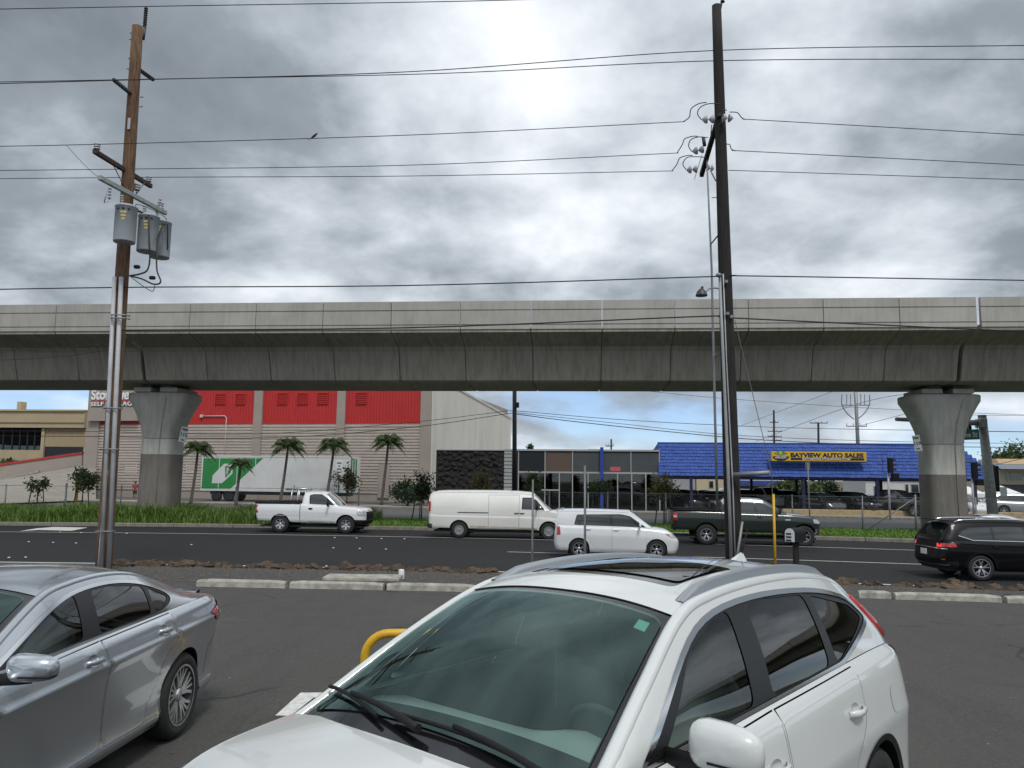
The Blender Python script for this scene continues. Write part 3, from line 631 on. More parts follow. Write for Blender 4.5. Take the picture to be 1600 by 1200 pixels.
SPECS['f150'] = dict(xf=2.50, xr=-2.82, w=1.0, ef=.55, er=.30, nf=3.2, nr=4.5, step=.10, paint='paint_white',
    zs=[(2.5, 1.06), (2.2, 1.15), (1.4, 1.22), (1.0, 1.25), (.4, 1.27), (-.25, 1.30), (-.6, 1.34), (-2.82, 1.36)], zb=[(2.6, .42), (1.0, .48), (-1.0, .50), (-2.9, .58)],
    wheels=[1.555, -1.555], zw=.40, ra=.475, tr=.40, tw=.26, rim=.225, wstyle=('wide', 6), inset=INS, dxf=[(0, -.06), (.3, 0), (.8, 0), (1, -.10)], dxr=[(0, -.04), (1, 0)],
    rail=[(1.35, .80, 1.13), (1.1, .80, 1.26), (.75, .73, 1.58), (.5, .68, 1.79), (.3, .66, 1.86), (-.1, .655, 1.885), (-.42, .66, 1.86), (-.52, .70, 1.70), (-.58, .78, 1.32), (-.6, .80, 1.2)], crown=[(-1, .05), (.3, .055), (1.2, .09)],
    dlo=[(.98, 1.29), (-.22, 1.335), (-.26, 1.74), (-.05, 1.79), (.3, 1.79), (.62, 1.60)], panes=[[(.62, 1.31), (-.18, 1.345), (-.21, 1.72), (-.04, 1.77), (.29, 1.77), (.55, 1.60)]], dtrim='black_plastic',
    doors=[[(1.02, 1.215), (1.0, .56), (.95, .52), (-.22, .52), (-.28, .56), (-.28, 1.275)]], handles=[(-.12, 1.12)], hmat='black_plastic', wheel_in=.05,
    decks=[('hood', 1.0, 3, [(1, .05), (2, .05), (2.5, 0)]), ('bed_floor', -2.76, -.6, [(-3, 0), (0, 0)], 'black_plastic', -.45)], tops=std_tops(1.3, .48, -.42, -.55, -.6, 'paint_white', 'glass_far', 'glass_far'), mirror=(.72, 1.17, 1.36, (.08, .13, .12)), mmat='black_plastic')
SPECS['van'] = dict(xf=2.82, xr=-3.38, w=1.0, ef=.55, er=.22, nf=3.0, nr=5, step=.12, paint='paint_van',
    zs=[(2.82, .98), (2.5, 1.10), (2.0, 1.19), (1.2, 1.24), (0, 1.26), (-3.38, 1.27)], zb=[(2.9, .38), (1, .40), (-1, .40), (-3.4, .46)], wheels=[1.97, -1.97], zw=.37, ra=.43, tr=.37, tw=.24, rim=.21, wstyle=('steel', 6),
    inset=[(0, .07), (.06, .03), (.3, .01), (.6, 0), (.66, .008), (.9, .012), (1, .02)], ledge=0.0, dxf=[(0, -.03), (.25, .02), (.5, -.02), (1, -.12)], dxr=[(0, 0), (1, 0)],
    rail=[(2.35, .85, 1.02), (2.02, .84, 1.20), (1.6, .79, 1.58), (1.3, .75, 1.87), (1.05, .735, 1.96), (0, .73, 2.02), (-2, .73, 2.02), (-3.0, .73, 1.99), (-3.27, .75, 1.86), (-3.34, .82, 1.4), (-3.36, .85, 1.15)], crown=[(-3.4, .06), (0, .075), (1.2, .08), (2.2, .13)], bulge=.05, rail_r=.06,
    dlo=[(1.80, 1.27), (.78, 1.285), (.80, 1.80), (1.22, 1.80), (1.42, 1.70)], panes=[[(1.38, 1.29), (.82, 1.30), (.84, 1.77), (1.2, 1.77), (1.36, 1.69)], [(1.70, 1.30), (1.44, 1.30), (1.44, 1.64)]], dtrim='black_plastic',
    doors=[[(1.55, 1.215), (1.52, .75), (1.45, .48), (.72, .48), (.68, .52), (.68, 1.232)]], handles=[(.80, 1.12)], hmat='black_plastic', wheel_in=.06,
    decks=[('hood', 1.85, 3, [(1.8, .09), (2.3, .07), (2.8, 0)]), ('tail_ledge', -4, -3.3, [(-4, 0), (0, 0)])], tops=std_tops(2.3, 1.30, -3.05, -3.32, -3.36, 'paint_van', 'glass_far', 'glass_far'), mirror=(1.45, 1.18, 1.40, (.08, .12, .13)), mmat='black_plastic')
SPECS['xb'] = dict(xf=2.1, xr=-2.15, w=.88, ef=.5, er=.30, nf=3.0, nr=4.2, step=.08, paint='paint_white',
    zs=[(2.1, .80), (1.7, .93), (1.2, 1.0), (.8, 1.03), (0, 1.06), (-2.15, 1.09)], zb=[(2.2, .20), (1, .22), (-1, .22), (-2.2, .28)], wheels=[1.3, -1.3], zw=.32, ra=.365, tr=.32, tw=.2, rim=.20, wstyle=('twin', 5),
    inset=INS, dxf=[(0, -.08), (.3, 0), (.7, 0), (1, -.18)], dxr=[(0, -.05), (.3, .02), (1, -.06)],
    rail=[(1.4, .73, .86), (1.15, .72, 1.01), (.75, .67, 1.32), (.50, .66, 1.51), (.30, .66, 1.555), (-.8, .66, 1.585), (-1.85, .66, 1.575), (-2.0, .67, 1.52), (-2.07, .72, 1.12), (-2.08, .73, 1.0)], crown=[(-2.2, .04), (0, .05), (.4, .06), (1.2, .10)],
    dlo=[(.97, 1.05), (-1.47, 1.105), (-1.37, 1.45), (.12, 1.48), (.42, 1.42)], panes=[[(.80, 1.07), (-.15, 1.09), (-.18, 1.46), (.12, 1.46), (.38, 1.40)], [(-.24, 1.09), (-1.04, 1.11), (-1.02, 1.445), (-.27, 1.46)], [(-1.10, 1.115), (-1.43, 1.12), (-1.35, 1.435), (-1.09, 1.445)]],
    doors=[[(.98, .985), (.95, .34), (.9, .29), (-.14, .29), (-.2, .34), (-.18, 1.04)], [(-.193, 1.04), (-.213, .34), (-.18, .29), (-.72, .29), (-.86, .5), (-.98, .72), (-1.12, .80), (-1.14, 1.06)]], handles=[(-.05, .95), (-1.0, .97)],
    decks=[('hood', 1.05, 3, [(1, .05), (1.6, .05), (2.1, 0)]), ('cowl', .85, 1.052, [(.7, .05), (1.2, .05)], 'black_plastic', -.012), ('tail_ledge', -3, -2.0, [(-3, 0), (0, 0)])],
    tops=std_tops(1.4, .43, -1.80, -2.04, -2.07, 'paint_white', 'glass_far', 'glass_far'), mirror=(.72, .98, 1.12, (.07, .11, .075)))
SPECS['tundra'] = dict(xf=2.74, xr=-3.39, w=1.01, ef=.6, er=.30, nf=3.0, nr=4.5, step=.10, paint='paint_green',
    zs=[(2.74, 1.08), (2.35, 1.20), (1.6, 1.27), (1.0, 1.29), (-.9, 1.33), (-1.3, 1.37), (-3.39, 1.40)], zb=[(2.8, .46), (1, .52), (-1, .54), (-3.4, .62)], wheels=[1.97, -1.97], zw=.42, ra=.50, tr=.42, tw=.28, rim=.24, wstyle=('twin', 5), inset=INS,
    dxf=[(0, -.06), (.3, 0), (.8, 0), (1, -.12)], dxr=[(0, -.04), (1, 0)],
    rail=[(1.6, .81, 1.18), (1.3, .80, 1.30), (.85, .74, 1.6), (.45, .68, 1.82), (.2, .66, 1.87), (-.4, .655, 1.89), (-.95, .655, 1.86), (-1.15, .68, 1.72), (-1.28, .78, 1.36), (-1.32, .8, 1.2)], crown=[(-1.4, .05), (.3, .055), (1.4, .09)],
    dlo=[(1.12, 1.325), (-1.08, 1.38), (-1.02, 1.74), (-.85, 1.79), (.15, 1.80), (.5, 1.68)], panes=[[(.86, 1.34), (.12, 1.36), (.10, 1.78), (.18, 1.77), (.5, 1.64)], [(.02, 1.36), (-1.0, 1.395), (-.96, 1.72), (-.82, 1.77), (0, 1.78)]],
    doors=[[(1.18, 1.24), (1.15, .60), (1.1, .56), (.1, .56), (.05, .6), (.06, 1.28)], [(.045, 1.28), (.03, .6), (.0, .56), (-1.05, .56), (-1.12, .6), (-1.12, 1.31)]], handles=[(.2, 1.16), (-.95, 1.18)], hmat='black_plastic', wheel_in=.04,
    decks=[('hood', 1.2, 3, [(1, .05), (2, .05), (2.74, 0)]), ('bed_floor', -3.33, -1.3, [(-4, 0), (0, 0)], 'black_plastic', -.45)], tops=std_tops(1.55, .43, -.95, -1.2, -1.3, 'paint_green', 'glass_far', 'glass_far'), mirror=(.92, 1.2, 1.42, (.09, .15, .13)), mmat='black_plastic')
SPECS['atlas'] = dict(xf=2.44, xr=-2.6, w=.99, ef=.7, er=.5, nf=2.8, nr=3.2, step=.09, paint='paint_black',
    zs=[(2.44, .88), (2, 1.0), (1.2, 1.06), (0, 1.09), (-2.0, 1.125), (-2.6, 1.12)], zb=[(2.5, .25), (1, .27), (-1, .27), (-2.6, .36)], wheels=[1.49, -1.49], zw=.37, ra=.42, tr=.37, tw=.245, rim=.25, wstyle=('twin', 5), inset=INS, clad=.03,
    dxf=[(0, -.08), (.3, 0), (.8, 0), (1, -.15)], dxr=[(0, -.1), (.25, .03), (.6, 0), (1, -.05)],
    rail=[(1.5, .79, .98), (1.2, .78, 1.08), (.8, .73, 1.34), (.4, .68, 1.58), (.1, .665, 1.65), (-.6, .66, 1.68), (-1.6, .65, 1.66), (-2.1, .645, 1.60), (-2.3, .66, 1.42), (-2.48, .74, 1.14), (-2.53, .76, 1.0)], crown=[(-2.6, .05), (0, .055), (.4, .06), (1.3, .10)],
    dlo=[(.95, 1.105), (-1.65, 1.145), (-2.02, 1.28), (-1.95, 1.40), (-1.7, 1.52), (-.6, 1.56), (.1, 1.53), (.45, 1.42)], panes=[[(.8, 1.12), (.0, 1.135), (-.05, 1.53), (.1, 1.51), (.42, 1.40)], [(-.12, 1.14), (-1.0, 1.155), (-1.0, 1.535), (-.6, 1.545), (-.16, 1.535)], [(-1.07, 1.158), (-1.62, 1.165), (-1.96, 1.285), (-1.9, 1.39), (-1.67, 1.50), (-1.07, 1.535)]],
    doors=[[(1.02, 1.02), (1.0, .38), (.95, .33), (.0, .33), (-.05, .38), (-.03, 1.065)], [(-.043, 1.065), (-.063, .38), (-.03, .33), (-.85, .33), (-1.0, .55), (-1.08, .75), (-1.2, .85), (-1.2, 1.10)]], handles=[(.1, .95), (-1.05, .97)],
    decks=[('hood', 1.1, 3, [(1, .05), (2, .05), (2.44, 0)]), ('tail_ledge', -3, -2.4, [(-3, 0), (0, 0)])], tops=std_tops(1.45, .40, -2.12, -2.44, -2.53, 'paint_black', 'glass_far', 'glass_far'), mirror=(.75, 1.1, 1.17, (.08, .12, .085)))
def variant(base, paint_, step=.2, **kw):
    d = dict(SPECS[base]); d['paint'] = paint_; d['step'] = step; d['glass'] = 'glass_far'; d['glasses'] = ['glass_far'] * 5; d['rows'] = np.linspace(.1, .95, 5); d['cups'] = False; d['doors'] = []; d['handles'] = []
    d['tops'] = [((t[0][0], t[0][1], t[0][2], 'glass_far' if 'glass' in t[0][3] and t[0][3] != 'black_gloss' else (paint_ if t[0][3].startswith('paint') else t[0][3])), dict(t[1])) for t in SPECS[base]['tops']]
    d['decks'] = [tuple(q if not (isinstance(q, str) and q.startswith('paint')) else paint_ for q in k) for k in SPECS[base]['decks']]; d.update(kw); return d
def stand(px, py, hd, w, z=0.0):
    """centre of a vehicle whose near-side wheels touch the ground at a photo pixel"""
    p = ground(px, py, z); return (p.x - math.sin(hd) * (w - .1), p.y + math.cos(hd) * (w - .1), z)
# ------------------------------------------------------------------ ground, roads, strips
def KB(x):                       # far kerb of the near road (depth as a function of X)
    q = np.clip(x, -26, 20); return 39.3 - .135 * q - .0045 * q * q + np.where(x > 20, (x - 20) * -.10, 0) + np.where(x < -26, (x + 26) * .02, 0)
def EW(x):                       # edge of the parking lot
    q = np.clip(x, -15, 15); return 16.55 - .03 * q - .006 * q * q + np.where(x > 15, (x - 15) * -.21, 0) + np.where(x < -15, (x + 15) * .15, 0)
def FK(x): return 62.5 - .235 * x  # far kerb of the second road
def LOT(y): return .66 - .014 * y
XS = np.concatenate([np.arange(-140, -44, 12), np.arange(-44, 44, 1.0), np.arange(44, 141, 12)])
def ribbon(name, fa, fb, za, zb, mat, xs=XS, n=1, kind='structure'):
    V = []; 
    for x in xs:
        a, b = float(fa(x)), float(fb(x)); z0 = za(a) if callable(za) else za; z1 = zb(b) if callable(zb) else zb
        for j in range(n + 1): t = j / n; V.append((x, a + (b - a) * t, z0 + (z1 - z0) * t))
    k = n + 1; o = MB().add(V, [(i * k + j, (i + 1) * k + j, (i + 1) * k + j + 1, i * k + j + 1) for i in range(len(xs) - 1) for j in range(n)], True).build(name, mat)
    if kind: o['kind'] = kind
    return o
struct(MB().add([(-3000, -400, -.32), (3000, -400, -.32), (3000, 4000, -.32), (-3000, 4000, -.32)], [(0, 1, 2, 3)]).build('ground', 'earth'))
ribbon('parking_lot', lambda x: -14, lambda x: EW(x) + .25, LOT, LOT, 'asphalt_lot')
ribbon('verge', lambda x: EW(x) + .20, lambda x: KB(x) - 16.6, lambda y: LOT(y) - .01, .02, 'gravel_bed', n=3)
ribbon('road', lambda x: KB(x) - 17.2, lambda x: KB(x) + .1, 0, 0, 'asphalt_road', n=2)
ribbon('median', lambda x: KB(x) + .2, lambda x: KB(x) + 7.2, .13, .13, 'lawn_soil')
ribbon('second_road', lambda x: KB(x) + 7.0, lambda x: FK(x) + .1, .0, .02, 'asphalt_far')
ribbon('pavement', lambda x: FK(x) + .15, lambda x: FK(x) + 3.0, .155, .17, 'concrete_walk')
ribbon('yard', lambda x: FK(x) + 2.9, lambda x: FK(x) + 70, .12, .16, 'asphalt_far')
def kerb(name, f, x0, x1, ln, w, h, mat, z=0.0, xs=None):
    """kerb of separate blocks: each block an object of its own"""
    root = struct(bpy.data.objects.new(name, None)); COL.objects.link(root); x = x0; i = 0
    while x < x1:
        a = (x + .01, float(f(x + .01))); b = (x + ln - .01, float(f(x + ln - .01))); an = math.atan2(b[1] - a[1], b[0] - a[0]); l = math.hypot(b[0] - a[0], b[1] - a[1])
        MB().box((0, 0, 0), (l, w, h), bev=.025).build('kerb_block', mat, root, ((a[0] + b[0]) / 2, (a[1] + b[1]) / 2 + w / 2, z + h / 2 - .05), an); x += ln
    return root
kerb('median_kerb', lambda x: KB(x) - .02, -44, 40, 3.0, .22, .22, 'kerb_stone')
kerb('pavement_kerb', FK, -48, 46, 4.0, .2, .22, 'kerb_stone')
ribbon('median_back_kerb', lambda x: KB(x) + 7.15, lambda x: KB(x) + 7.3, .15, .15, 'kerb_stone')
# painted lines
def line(name, off, x0, x1, w=.12, label=None):
    xs = np.arange(x0, x1 + .01, .8); return ribbon(name, lambda x: KB(x) + off, lambda x: KB(x) + off + w, .006, .006, 'road_paint', xs)
line('lane_line', -4.45, -60, 50); line('lane_line', -10.4, -.1, 50); line('edge_line', -16.45, -60, 50, .14)
line('lane_line', -4.05, 3.0, 9.5, .1)
for i, (a, b, cc, d) in enumerate([(42, 826, 96, 824)]):   # arrow-like pavement marking by the far kerb
    pts = [(30, 830), (57, 825.5), (85, 823.2), (137, 824.3), (112, 829.2), (60, 828.0)]
    struct(MB().add([tuple(ground(x, y, .007)) for x, y in pts], [tuple(range(6))[::-1]]).build('turn_marking', 'road_paint'))
dot = MB().blob((0, 0, 0), (.045, .045, .018), 3, .05, 10, 4).mesh('lane_dot')
k = 0
for (px, py) in [(45, 846.5), (83, 847.5), (119, 848.5), (299, 851), (521, 856), (562, 857), (603, 858), (94, 831.5), (127, 832.3), (198, 833.5), (523, 840), (557, 840.5), (596, 841.5), (632, 841.8), (14, 871), (402, 881), (472, 884), (510, 884.5), (551, 885), (770, 890), (40, 850.5 + 20)]:
    p = ground(px, py, .02); o = mkobj('lane_dot', dot, 'plate_white', None, tuple(p)); k += 1
    tag(o, 'small round white raised lane marker on the asphalt road', 'road marker', 'raised lane markers on the road')
# ---- parking lot edge: concrete wheel stops
def wheel_stop(px0, px1, py0, py1, label, z=None):
    a = ground(px0, py0, .44); b = ground(px1, py1, .44); d = b - a; an = math.atan2(d.y, d.x); L = d.length
    V = []; 
    for x in np.linspace(-L / 2, L / 2, 9):
        e = .02 if abs(abs(x) - L / 2) < 1e-6 else 0; j = [random.uniform(-.006, .006) for _ in range(5)]
        V += [(x * (1 - e * .3), -.09, -.05), (x * (1 - e * .3), -.075 + j[0], .10 - e + j[1]), (x * (1 - e * .3), -.045 + j[2], .135 - e), (x * (1 - e * .3), .06 + j[3], .135 - e), (x, .09, -.05)]
    m = MB().add(V, [(i * 5 + q, (i + 1) * 5 + q, (i + 1) * 5 + q + 1, i * 5 + q + 1) for i in range(8) for q in range(4)] + [(0, 1, 2, 3, 4), (44, 43, 42, 41, 40)])
    o = m.build('wheel_stop', 'concrete', None, tuple((a + b) / 2), an); tag(o, label, 'wheel stop', 'concrete wheel stops along the lot edge'); return o
WS = [(309, 448, 915, 918, 'grey concrete wheel stop nearest the silver car boot'), (454, 600, 918, 921, 'concrete wheel stop with a pale slab lying on its back'), (605, 742, 921, 924, 'concrete wheel stop right of the pale slab, beside the crossover roof'),
      (1341, 1391, 933.5, 935, 'short-looking concrete wheel stop just behind the crossover tail'), (1397, 1563, 936, 941, 'long concrete wheel stop in view right of the crossover'), (1571, 1740, 942, 947, 'concrete wheel stop cut off by the right edge')]
for w in WS: wheel_stop(*w)
a = ground(487, 911, .55); tag(MB().box((0, 0, 0), (1.55, .62, .07), bev=.012).build('concrete_slab', 'concrete', None, (a.x + .95, a.y + .42, .615), -.01), 'flat pale concrete slab resting behind a wheel stop', 'slab')
# ---- rough lava stones and gravel on the verge
rocks = [MB().blob((0, 0, 0), (1, 1, 1), 40 + i, .28, 8, 5).mesh('stone') for i in range(7)]
def stones(x0, x1, n, seed):
    r = random.Random(seed)
    for i in range(n):
        x = x0 + (x1 - x0) * (i + r.uniform(.1, .9)) / n; y = float(KB(x)) - 17.35 + r.uniform(-.35, .3)
        s = r.uniform(.10, .27); o = mkobj('stone', rocks[r.randrange(7)], 'lava_rock', None, (x, y, .07 + s * .12), r.uniform(0, 6.28)); o.scale = (s * r.uniform(.9, 1.7), s * r.uniform(.7, 1.1), s * r.uniform(.42, .78))
        tag(o, 'rough brown lava stone in the row edging the road', 'stone', 'lava stones edging the road')
stones(-11.5, -.4, 62, 3); stones(7.5, 17.5, 50, 5)
def scatter_gravel():
    n = 9000; x = RNG.uniform(-13, 18, n); t = RNG.uniform(.02, .93, n); ya = EW(x) + .35; yb = KB(x) - 16.9; y = ya + (yb - ya) * t ** .8; z = (LOT(ya) - .01) * (1 - (y - ya) / (yb - ya)) + .02 * (y - ya) / (yb - ya)
    s = RNG.uniform(.018, .05, n); V = np.zeros((n, 6, 3)); dirs = np.array([(1, 0, 0), (-1, 0, 0), (0, 1, 0), (0, -1, 0), (0, 0, .8), (0, 0, -.6)])
    V[:] = dirs[None] * (s[:, None, None] * RNG.uniform(.6, 1.3, (n, 6, 1))) + np.stack([x, y, z + s * .3], 1)[:, None]
    f = np.array([(0, 2, 4), (2, 1, 4), (1, 3, 4), (3, 0, 4)]); Fc = (f[None] + (np.arange(n) * 6)[:, None, None]).reshape(-1, 3)
    me = bpy.data.meshes.new('gravel'); me.from_pydata(V.reshape(-1, 3).tolist(), [], Fc.tolist()); o = mkobj('gravel', me, 'gravel'); tag(o, 'loose grey gravel between the lot and the road', 'gravel', kind='stuff')
scatter_gravel()
# white stall paint
struct(MB().add([tuple(ground(x, y, LOT(7.6) + .007)) for x, y in ((430, 1118), (470, 1082), (520, 1082), (520, 1089), (490, 1090), (455, 1118))], [(5, 4, 3, 2, 1, 0)]).build('stall_marking', 'road_paint'))
# ------------------------------------------------------------------ elevated railway
VM = -.088; VA = math.atan(VM); VU = Vector((math.cos(VA), math.sin(VA), 0)); VN = Vector((-math.sin(VA), math.cos(VA), 0)); VO = Vector((0, 42.1, 0))
def concrete_via(name, base, streak):
    m = bpy.data.materials.new(name); m.use_nodes = True; nt = m.node_tree; N, Lk, Mth, Ramp, Mix = nodes_of(nt); b = nt.nodes['Principled BSDF']; b.inputs['Roughness'].default_value = .85
    tc = N('TexCoord'); oi = N('ObjectInfo'); cb = N('CombineXYZ'); Lk(Mth('MULTIPLY', oi.outputs['Random'], 91.0), cb.inputs[0]); ad = N('VectorMath', operation='ADD'); Lk(tc.outputs['Object'], ad.inputs[0]); Lk(cb.outputs[0], ad.inputs[1])
    mp = N('Mapping'); mp.inputs['Scale'].default_value = (3.5, .6, .45); Lk(ad.outputs[0], mp.inputs[0])
    n1 = N('TexNoise', i_Scale=1.6, i_Detail=8.0, i_Roughness=.7); Lk(mp.outputs[0], n1.inputs['Vector']); n2 = N('TexNoise', i_Scale=.7, i_Detail=5.0); Lk(ad.outputs[0], n2.inputs['Vector']); n3 = N('TexNoise', i_Scale=30.0, i_Detail=4.0); Lk(ad.outputs[0], n3.inputs['Vector'])
    f = Mth('ADD', Mth('MULTIPLY', Ramp(n1.outputs[0], [(.42, 0), (.70, 1)]), streak), Mth('MULTIPLY', Ramp(n2.outputs[0], [(.35, 0), (.7, 1)]), .30), clamp=True)
    c = Mix(f, base, tuple(v * .45 for v in base)); c = Mix(Mth('MULTIPLY', Ramp(n3.outputs[0], [(.35, 0), (.7, 1)]), .16), c, tuple(v * .55 for v in base))
    hv = N('HueSaturation'); Lk(Mth('ADD', .93, Mth('MULTIPLY', oi.outputs['Random'], .14)), hv.inputs['Value']); Lk(c, hv.inputs['Color']); Lk(hv.outputs[0], b.inputs['Base Color'])
    bp = N('Bump', i_Strength=.25, i_Distance=.02); Lk(n3.outputs[0], bp.inputs['Height']); Lk(bp.outputs[0], b.inputs['Normal']); MATS[name] = m
concrete_via('girder_concrete', (.36, .33, .28), .65); concrete_via('parapet_concrete', (.42, .405, .37), .3); concrete_via('pier_concrete', (.50, .485, .44), .5); concrete_via('pier_coating', (.21, .19, .17), .5)
pm('joint_dark', (.05, .048, .044), .9)
PIERS = [-62.0, -19.4, 21.95, 64.0]
def railway():
    root = thing('elevated_railway', 'long grey concrete elevated railway girder with panelled parapets crossing the picture', 'viaduct', tuple(VO), VA)
    def seg(L):
        pr = [(-4.55, 9.66), (-4.55, 9.95), (4.55, 9.95), (4.55, 9.66), (2.95, 9.22), (2.75, 9.0), (2.30, 7.58), (2.1, 7.50), (-2.1, 7.50), (-2.30, 7.58), (-2.75, 9.0), (-2.95, 9.22)]
        h = L / 2; e = .03; V = []
        for x, k in ((-h, e), (-h + e, 0), (h - e, 0), (h, e)):
            for (y, z) in pr: V.append((x, y * (1 - k * .25), z + (k if z < 8 else -k * .3 if z > 9.8 else 0)))
        n = len(pr); return MB().add(V, [(i * n + j, i * n + (j + 1) % n, (i + 1) * n + (j + 1) % n, (i + 1) * n + j) for i in range(3) for j in range(n)] + [tuple(range(n))[::-1], tuple(range(3 * n, 4 * n))]).mesh('girder_segment')
    def par(L, sd):
        pr = [(-4.6, 9.80), (-4.6, 9.99), (-4.555, 10.0), (-4.555, 10.03), (-4.6, 10.045), (-4.6, 10.71), (-4.555, 10.72), (-4.555, 10.75), (-4.6, 10.765), (-4.6, 11.19), (-4.42, 11.19), (-4.40, 9.96), (-4.553, 9.94), (-4.553, 9.80)]
        h = L / 2; V = [(x, y * -sd, z) for x in (-h, h) for (y, z) in pr]; n = len(pr)
        return MB().add(V, [(j, (j + 1) % n, n + (j + 1) % n, n + j) if sd > 0 else (n + j, n + (j + 1) % n, (j + 1) % n, j) for j in range(n)] + [tuple(range(n))[::-1], tuple(range(n, 2 * n))]).mesh('parapet_panel')
    cache = {}
    edges = [-104.0] + PIERS + [106.0]
    for a, b in zip(edges[:-1], edges[1:]):
        n = round((b - a) / 3.52); L = (b - a - .16) / n
        key = round(L, 3)
        if key not in cache: cache[key] = (seg(L - .03), par(L - .035, -1), par(L - .035, 1))
        for i in range(n):
            x = a + .08 + (i + .5) * L
            mkobj('girder_segment', cache[key][0], 'girder_concrete', root, (x, 0, 0)); mkobj('parapet_panel', cache[key][1], 'parapet_concrete', root, (x, 0, 0)); mkobj('parapet_panel', cache[key][2], 'parapet_concrete', root, (x, 0, 0))
    for a, b in zip(edges[:-1], edges[1:]): MB().prism([(a + .2, -2.64, 8.95), (a + .2, -2.2, 7.62), (a + .2, 2.2, 7.62), (a + .2, 2.64, 8.95), (a + .2, 2.88, 9.30), (a + .2, 4.4, 9.72), (a + .2, 4.4, 9.8), (a + .2, -4.4, 9.8), (a + .2, -4.4, 9.72), (a + .2, -2.88, 9.30)][::-1], (b - a - .4, 0, 0)).build('girder_core', 'joint_dark', root)
    # girder ends are hollow boxes shut by a dark diaphragm inside the expansion gap
    for p in PIERS: MB().box((p, 0, 8.6), (.06, 3.6, 1.9)).build('expansion_joint', 'black_plastic', root)
railway()
def pier(s, label, lead):
    root = thing('viaduct_pier', label, 'pier', tuple(VO + VU * s), VA, 'piers under the elevated railway')
    def ring(a, b, ch):
        P = []
        for j in range(32):
            t = 2 * math.pi * (j + .5) / 32; e = .42; P.append((a * math.copysign(abs(math.cos(t)) ** e, math.cos(t)), b * math.copysign(abs(math.sin(t)) ** e, math.sin(t))))
        return P
    def loft(levels, name, mat, top=False):
        V = []; n = 32
        for (z, a, b, ch) in levels: V += [(x, y, z) for x, y in ring(a, b, ch)]
        k = len(levels); Fc = [(i * n + j, i * n + (j + 1) % n, (i + 1) * n + (j + 1) % n, (i + 1) * n + j) for i in range(k - 1) for j in range(n)]
        if top: Fc.append(tuple(range((k - 1) * n, k * n)))
        return MB().add(V, Fc, True).build(name, mat, root)
    zc = 3.70 if s < 0 else 3.05
    loft([(-.3, .93, .93, .40), (zc, .91, .91, .40)], 'coated_base', 'pier_coating')
    loft([(zc + .004, .91, .91, .40), (4.55, .90, .90, .40)], 'column', 'pier_concrete')
    t = [0, .1, .2, .32, .45, .58, .72, .86, 1.0]; loft([(4.575 + 2.15 * q, .90 + .86 * q ** 1.6, .90 + .28 * q ** 1.6, .40 - .14 * q) for q in t] + [(6.98, 1.77, 1.19, .26), (7.04, 1.74, 1.16, .22), (7.06, 1.68, 1.1, .22)], 'flared_head', 'pier_concrete', True)
    for q in (-1, 1): MB().box((q * .75, 0, 7.20), (1.0, 2.3, .24), bev=.02).build('plinth', 'pier_concrete', root)
    for q in (-1, 1):
        for y in (-.8, .8): MB().box((q * .55, y, 7.41), (.55, .55, .17)).build('bearing', 'steel_dark', root)
    mb = MB(); mb.tube([(.3, -.945, .2), (.3, -.93, 4.4), (.4, -1.0, 5.6), (.7, -1.2, 6.8)], .02, 6); mb.build('cable_conduit', 'concrete', root)
    # clearance / pier number plate
    sd = 1 if s < 0 else -1; x = sd * 1.18
    return root
pL = pier(PIERS[1], 'left concrete pier with flared head rising from tall grass beside the utility pole', 1); pR = pier(PIERS[2], 'right concrete pier with flared head and darker coated base beside the mast arm pole', -1)
pier(PIERS[0], 'far left concrete pier of the railway outside the frame', 1); pier(PIERS[3], 'far right concrete pier of the railway outside the frame', 1)
pm('sign_white', (.62, .63, .63), .5); pm('ink_black', (.015, .015, .016), .6)
def number_plate(px, py, Y, w, h, lines, label, yaw, tilt):
    p = at(px, py, Y); root = thing('number_sign', label, 'sign', tuple(p), yaw); root.rotation_euler = (0, tilt, yaw)
    MB().box((0, 0, 0), (w, .02, h), bev=.008).build('plate', 'sign_white', root)
    for t, sz, dz in lines: text('lettering', t, sz, 'ink_black', root, (0, -.013, dz - sz * .35), (R(90), 0, 0), .002, .006, align='CENTER')
number_plate(287, 679, 43.1, .40, .85, [('PIER', .16, .28), ('115', .27, .0), ('STA', .10, -.30)], 'small white number sign strapped to the left pier', .75, R(10))
number_plate(1433, 692.5, 39.2, .34, .80, [('PIER', .14, .26), ('119', .24, -.02), ('STA', .10, -.28)], 'small white number sign strapped to the right pier', -.75, R(-9))
# ------------------------------------------------------------------ buildings
class Plane:
    """vertical facade plane: local x runs along it, z up, -y towards the street"""
    def __init__(s, px, Y, slope): s.O = at(px, 745, Y); s.O.z = 0; s.A = math.atan(slope); s.u = Vector((math.cos(s.A), math.sin(s.A), 0)); s.n = Vector((-math.sin(s.A), math.cos(s.A), 0))
    def loc(s, px, py, back=0.0):
        d = ray(px, py); C = Vector((0, 0, CAM_H)); t = (s.O + s.n * back - C).dot(s.n) / d.dot(s.n); p = C + d * t; return (p - s.O).dot(s.u), p.z
    def X(s, px, back=0.0): return s.loc(px, 745, back)[0]
    def Z(s, px, py, back=0.0): return s.loc(px, py, back)[1]
    def root(s, name, label, cat): return thing(name, label, cat, tuple(s.O), s.A)
def bxp(name, mat, parent, x0, x1, y0, y1, z0, z1, bev=0.0):
    return MB().box(((x0 + x1) / 2, (y0 + y1) / 2, (z0 + z1) / 2), (abs(x1 - x0), abs(y1 - y0), abs(z1 - z0)), bev=bev).build(name, mat, parent)
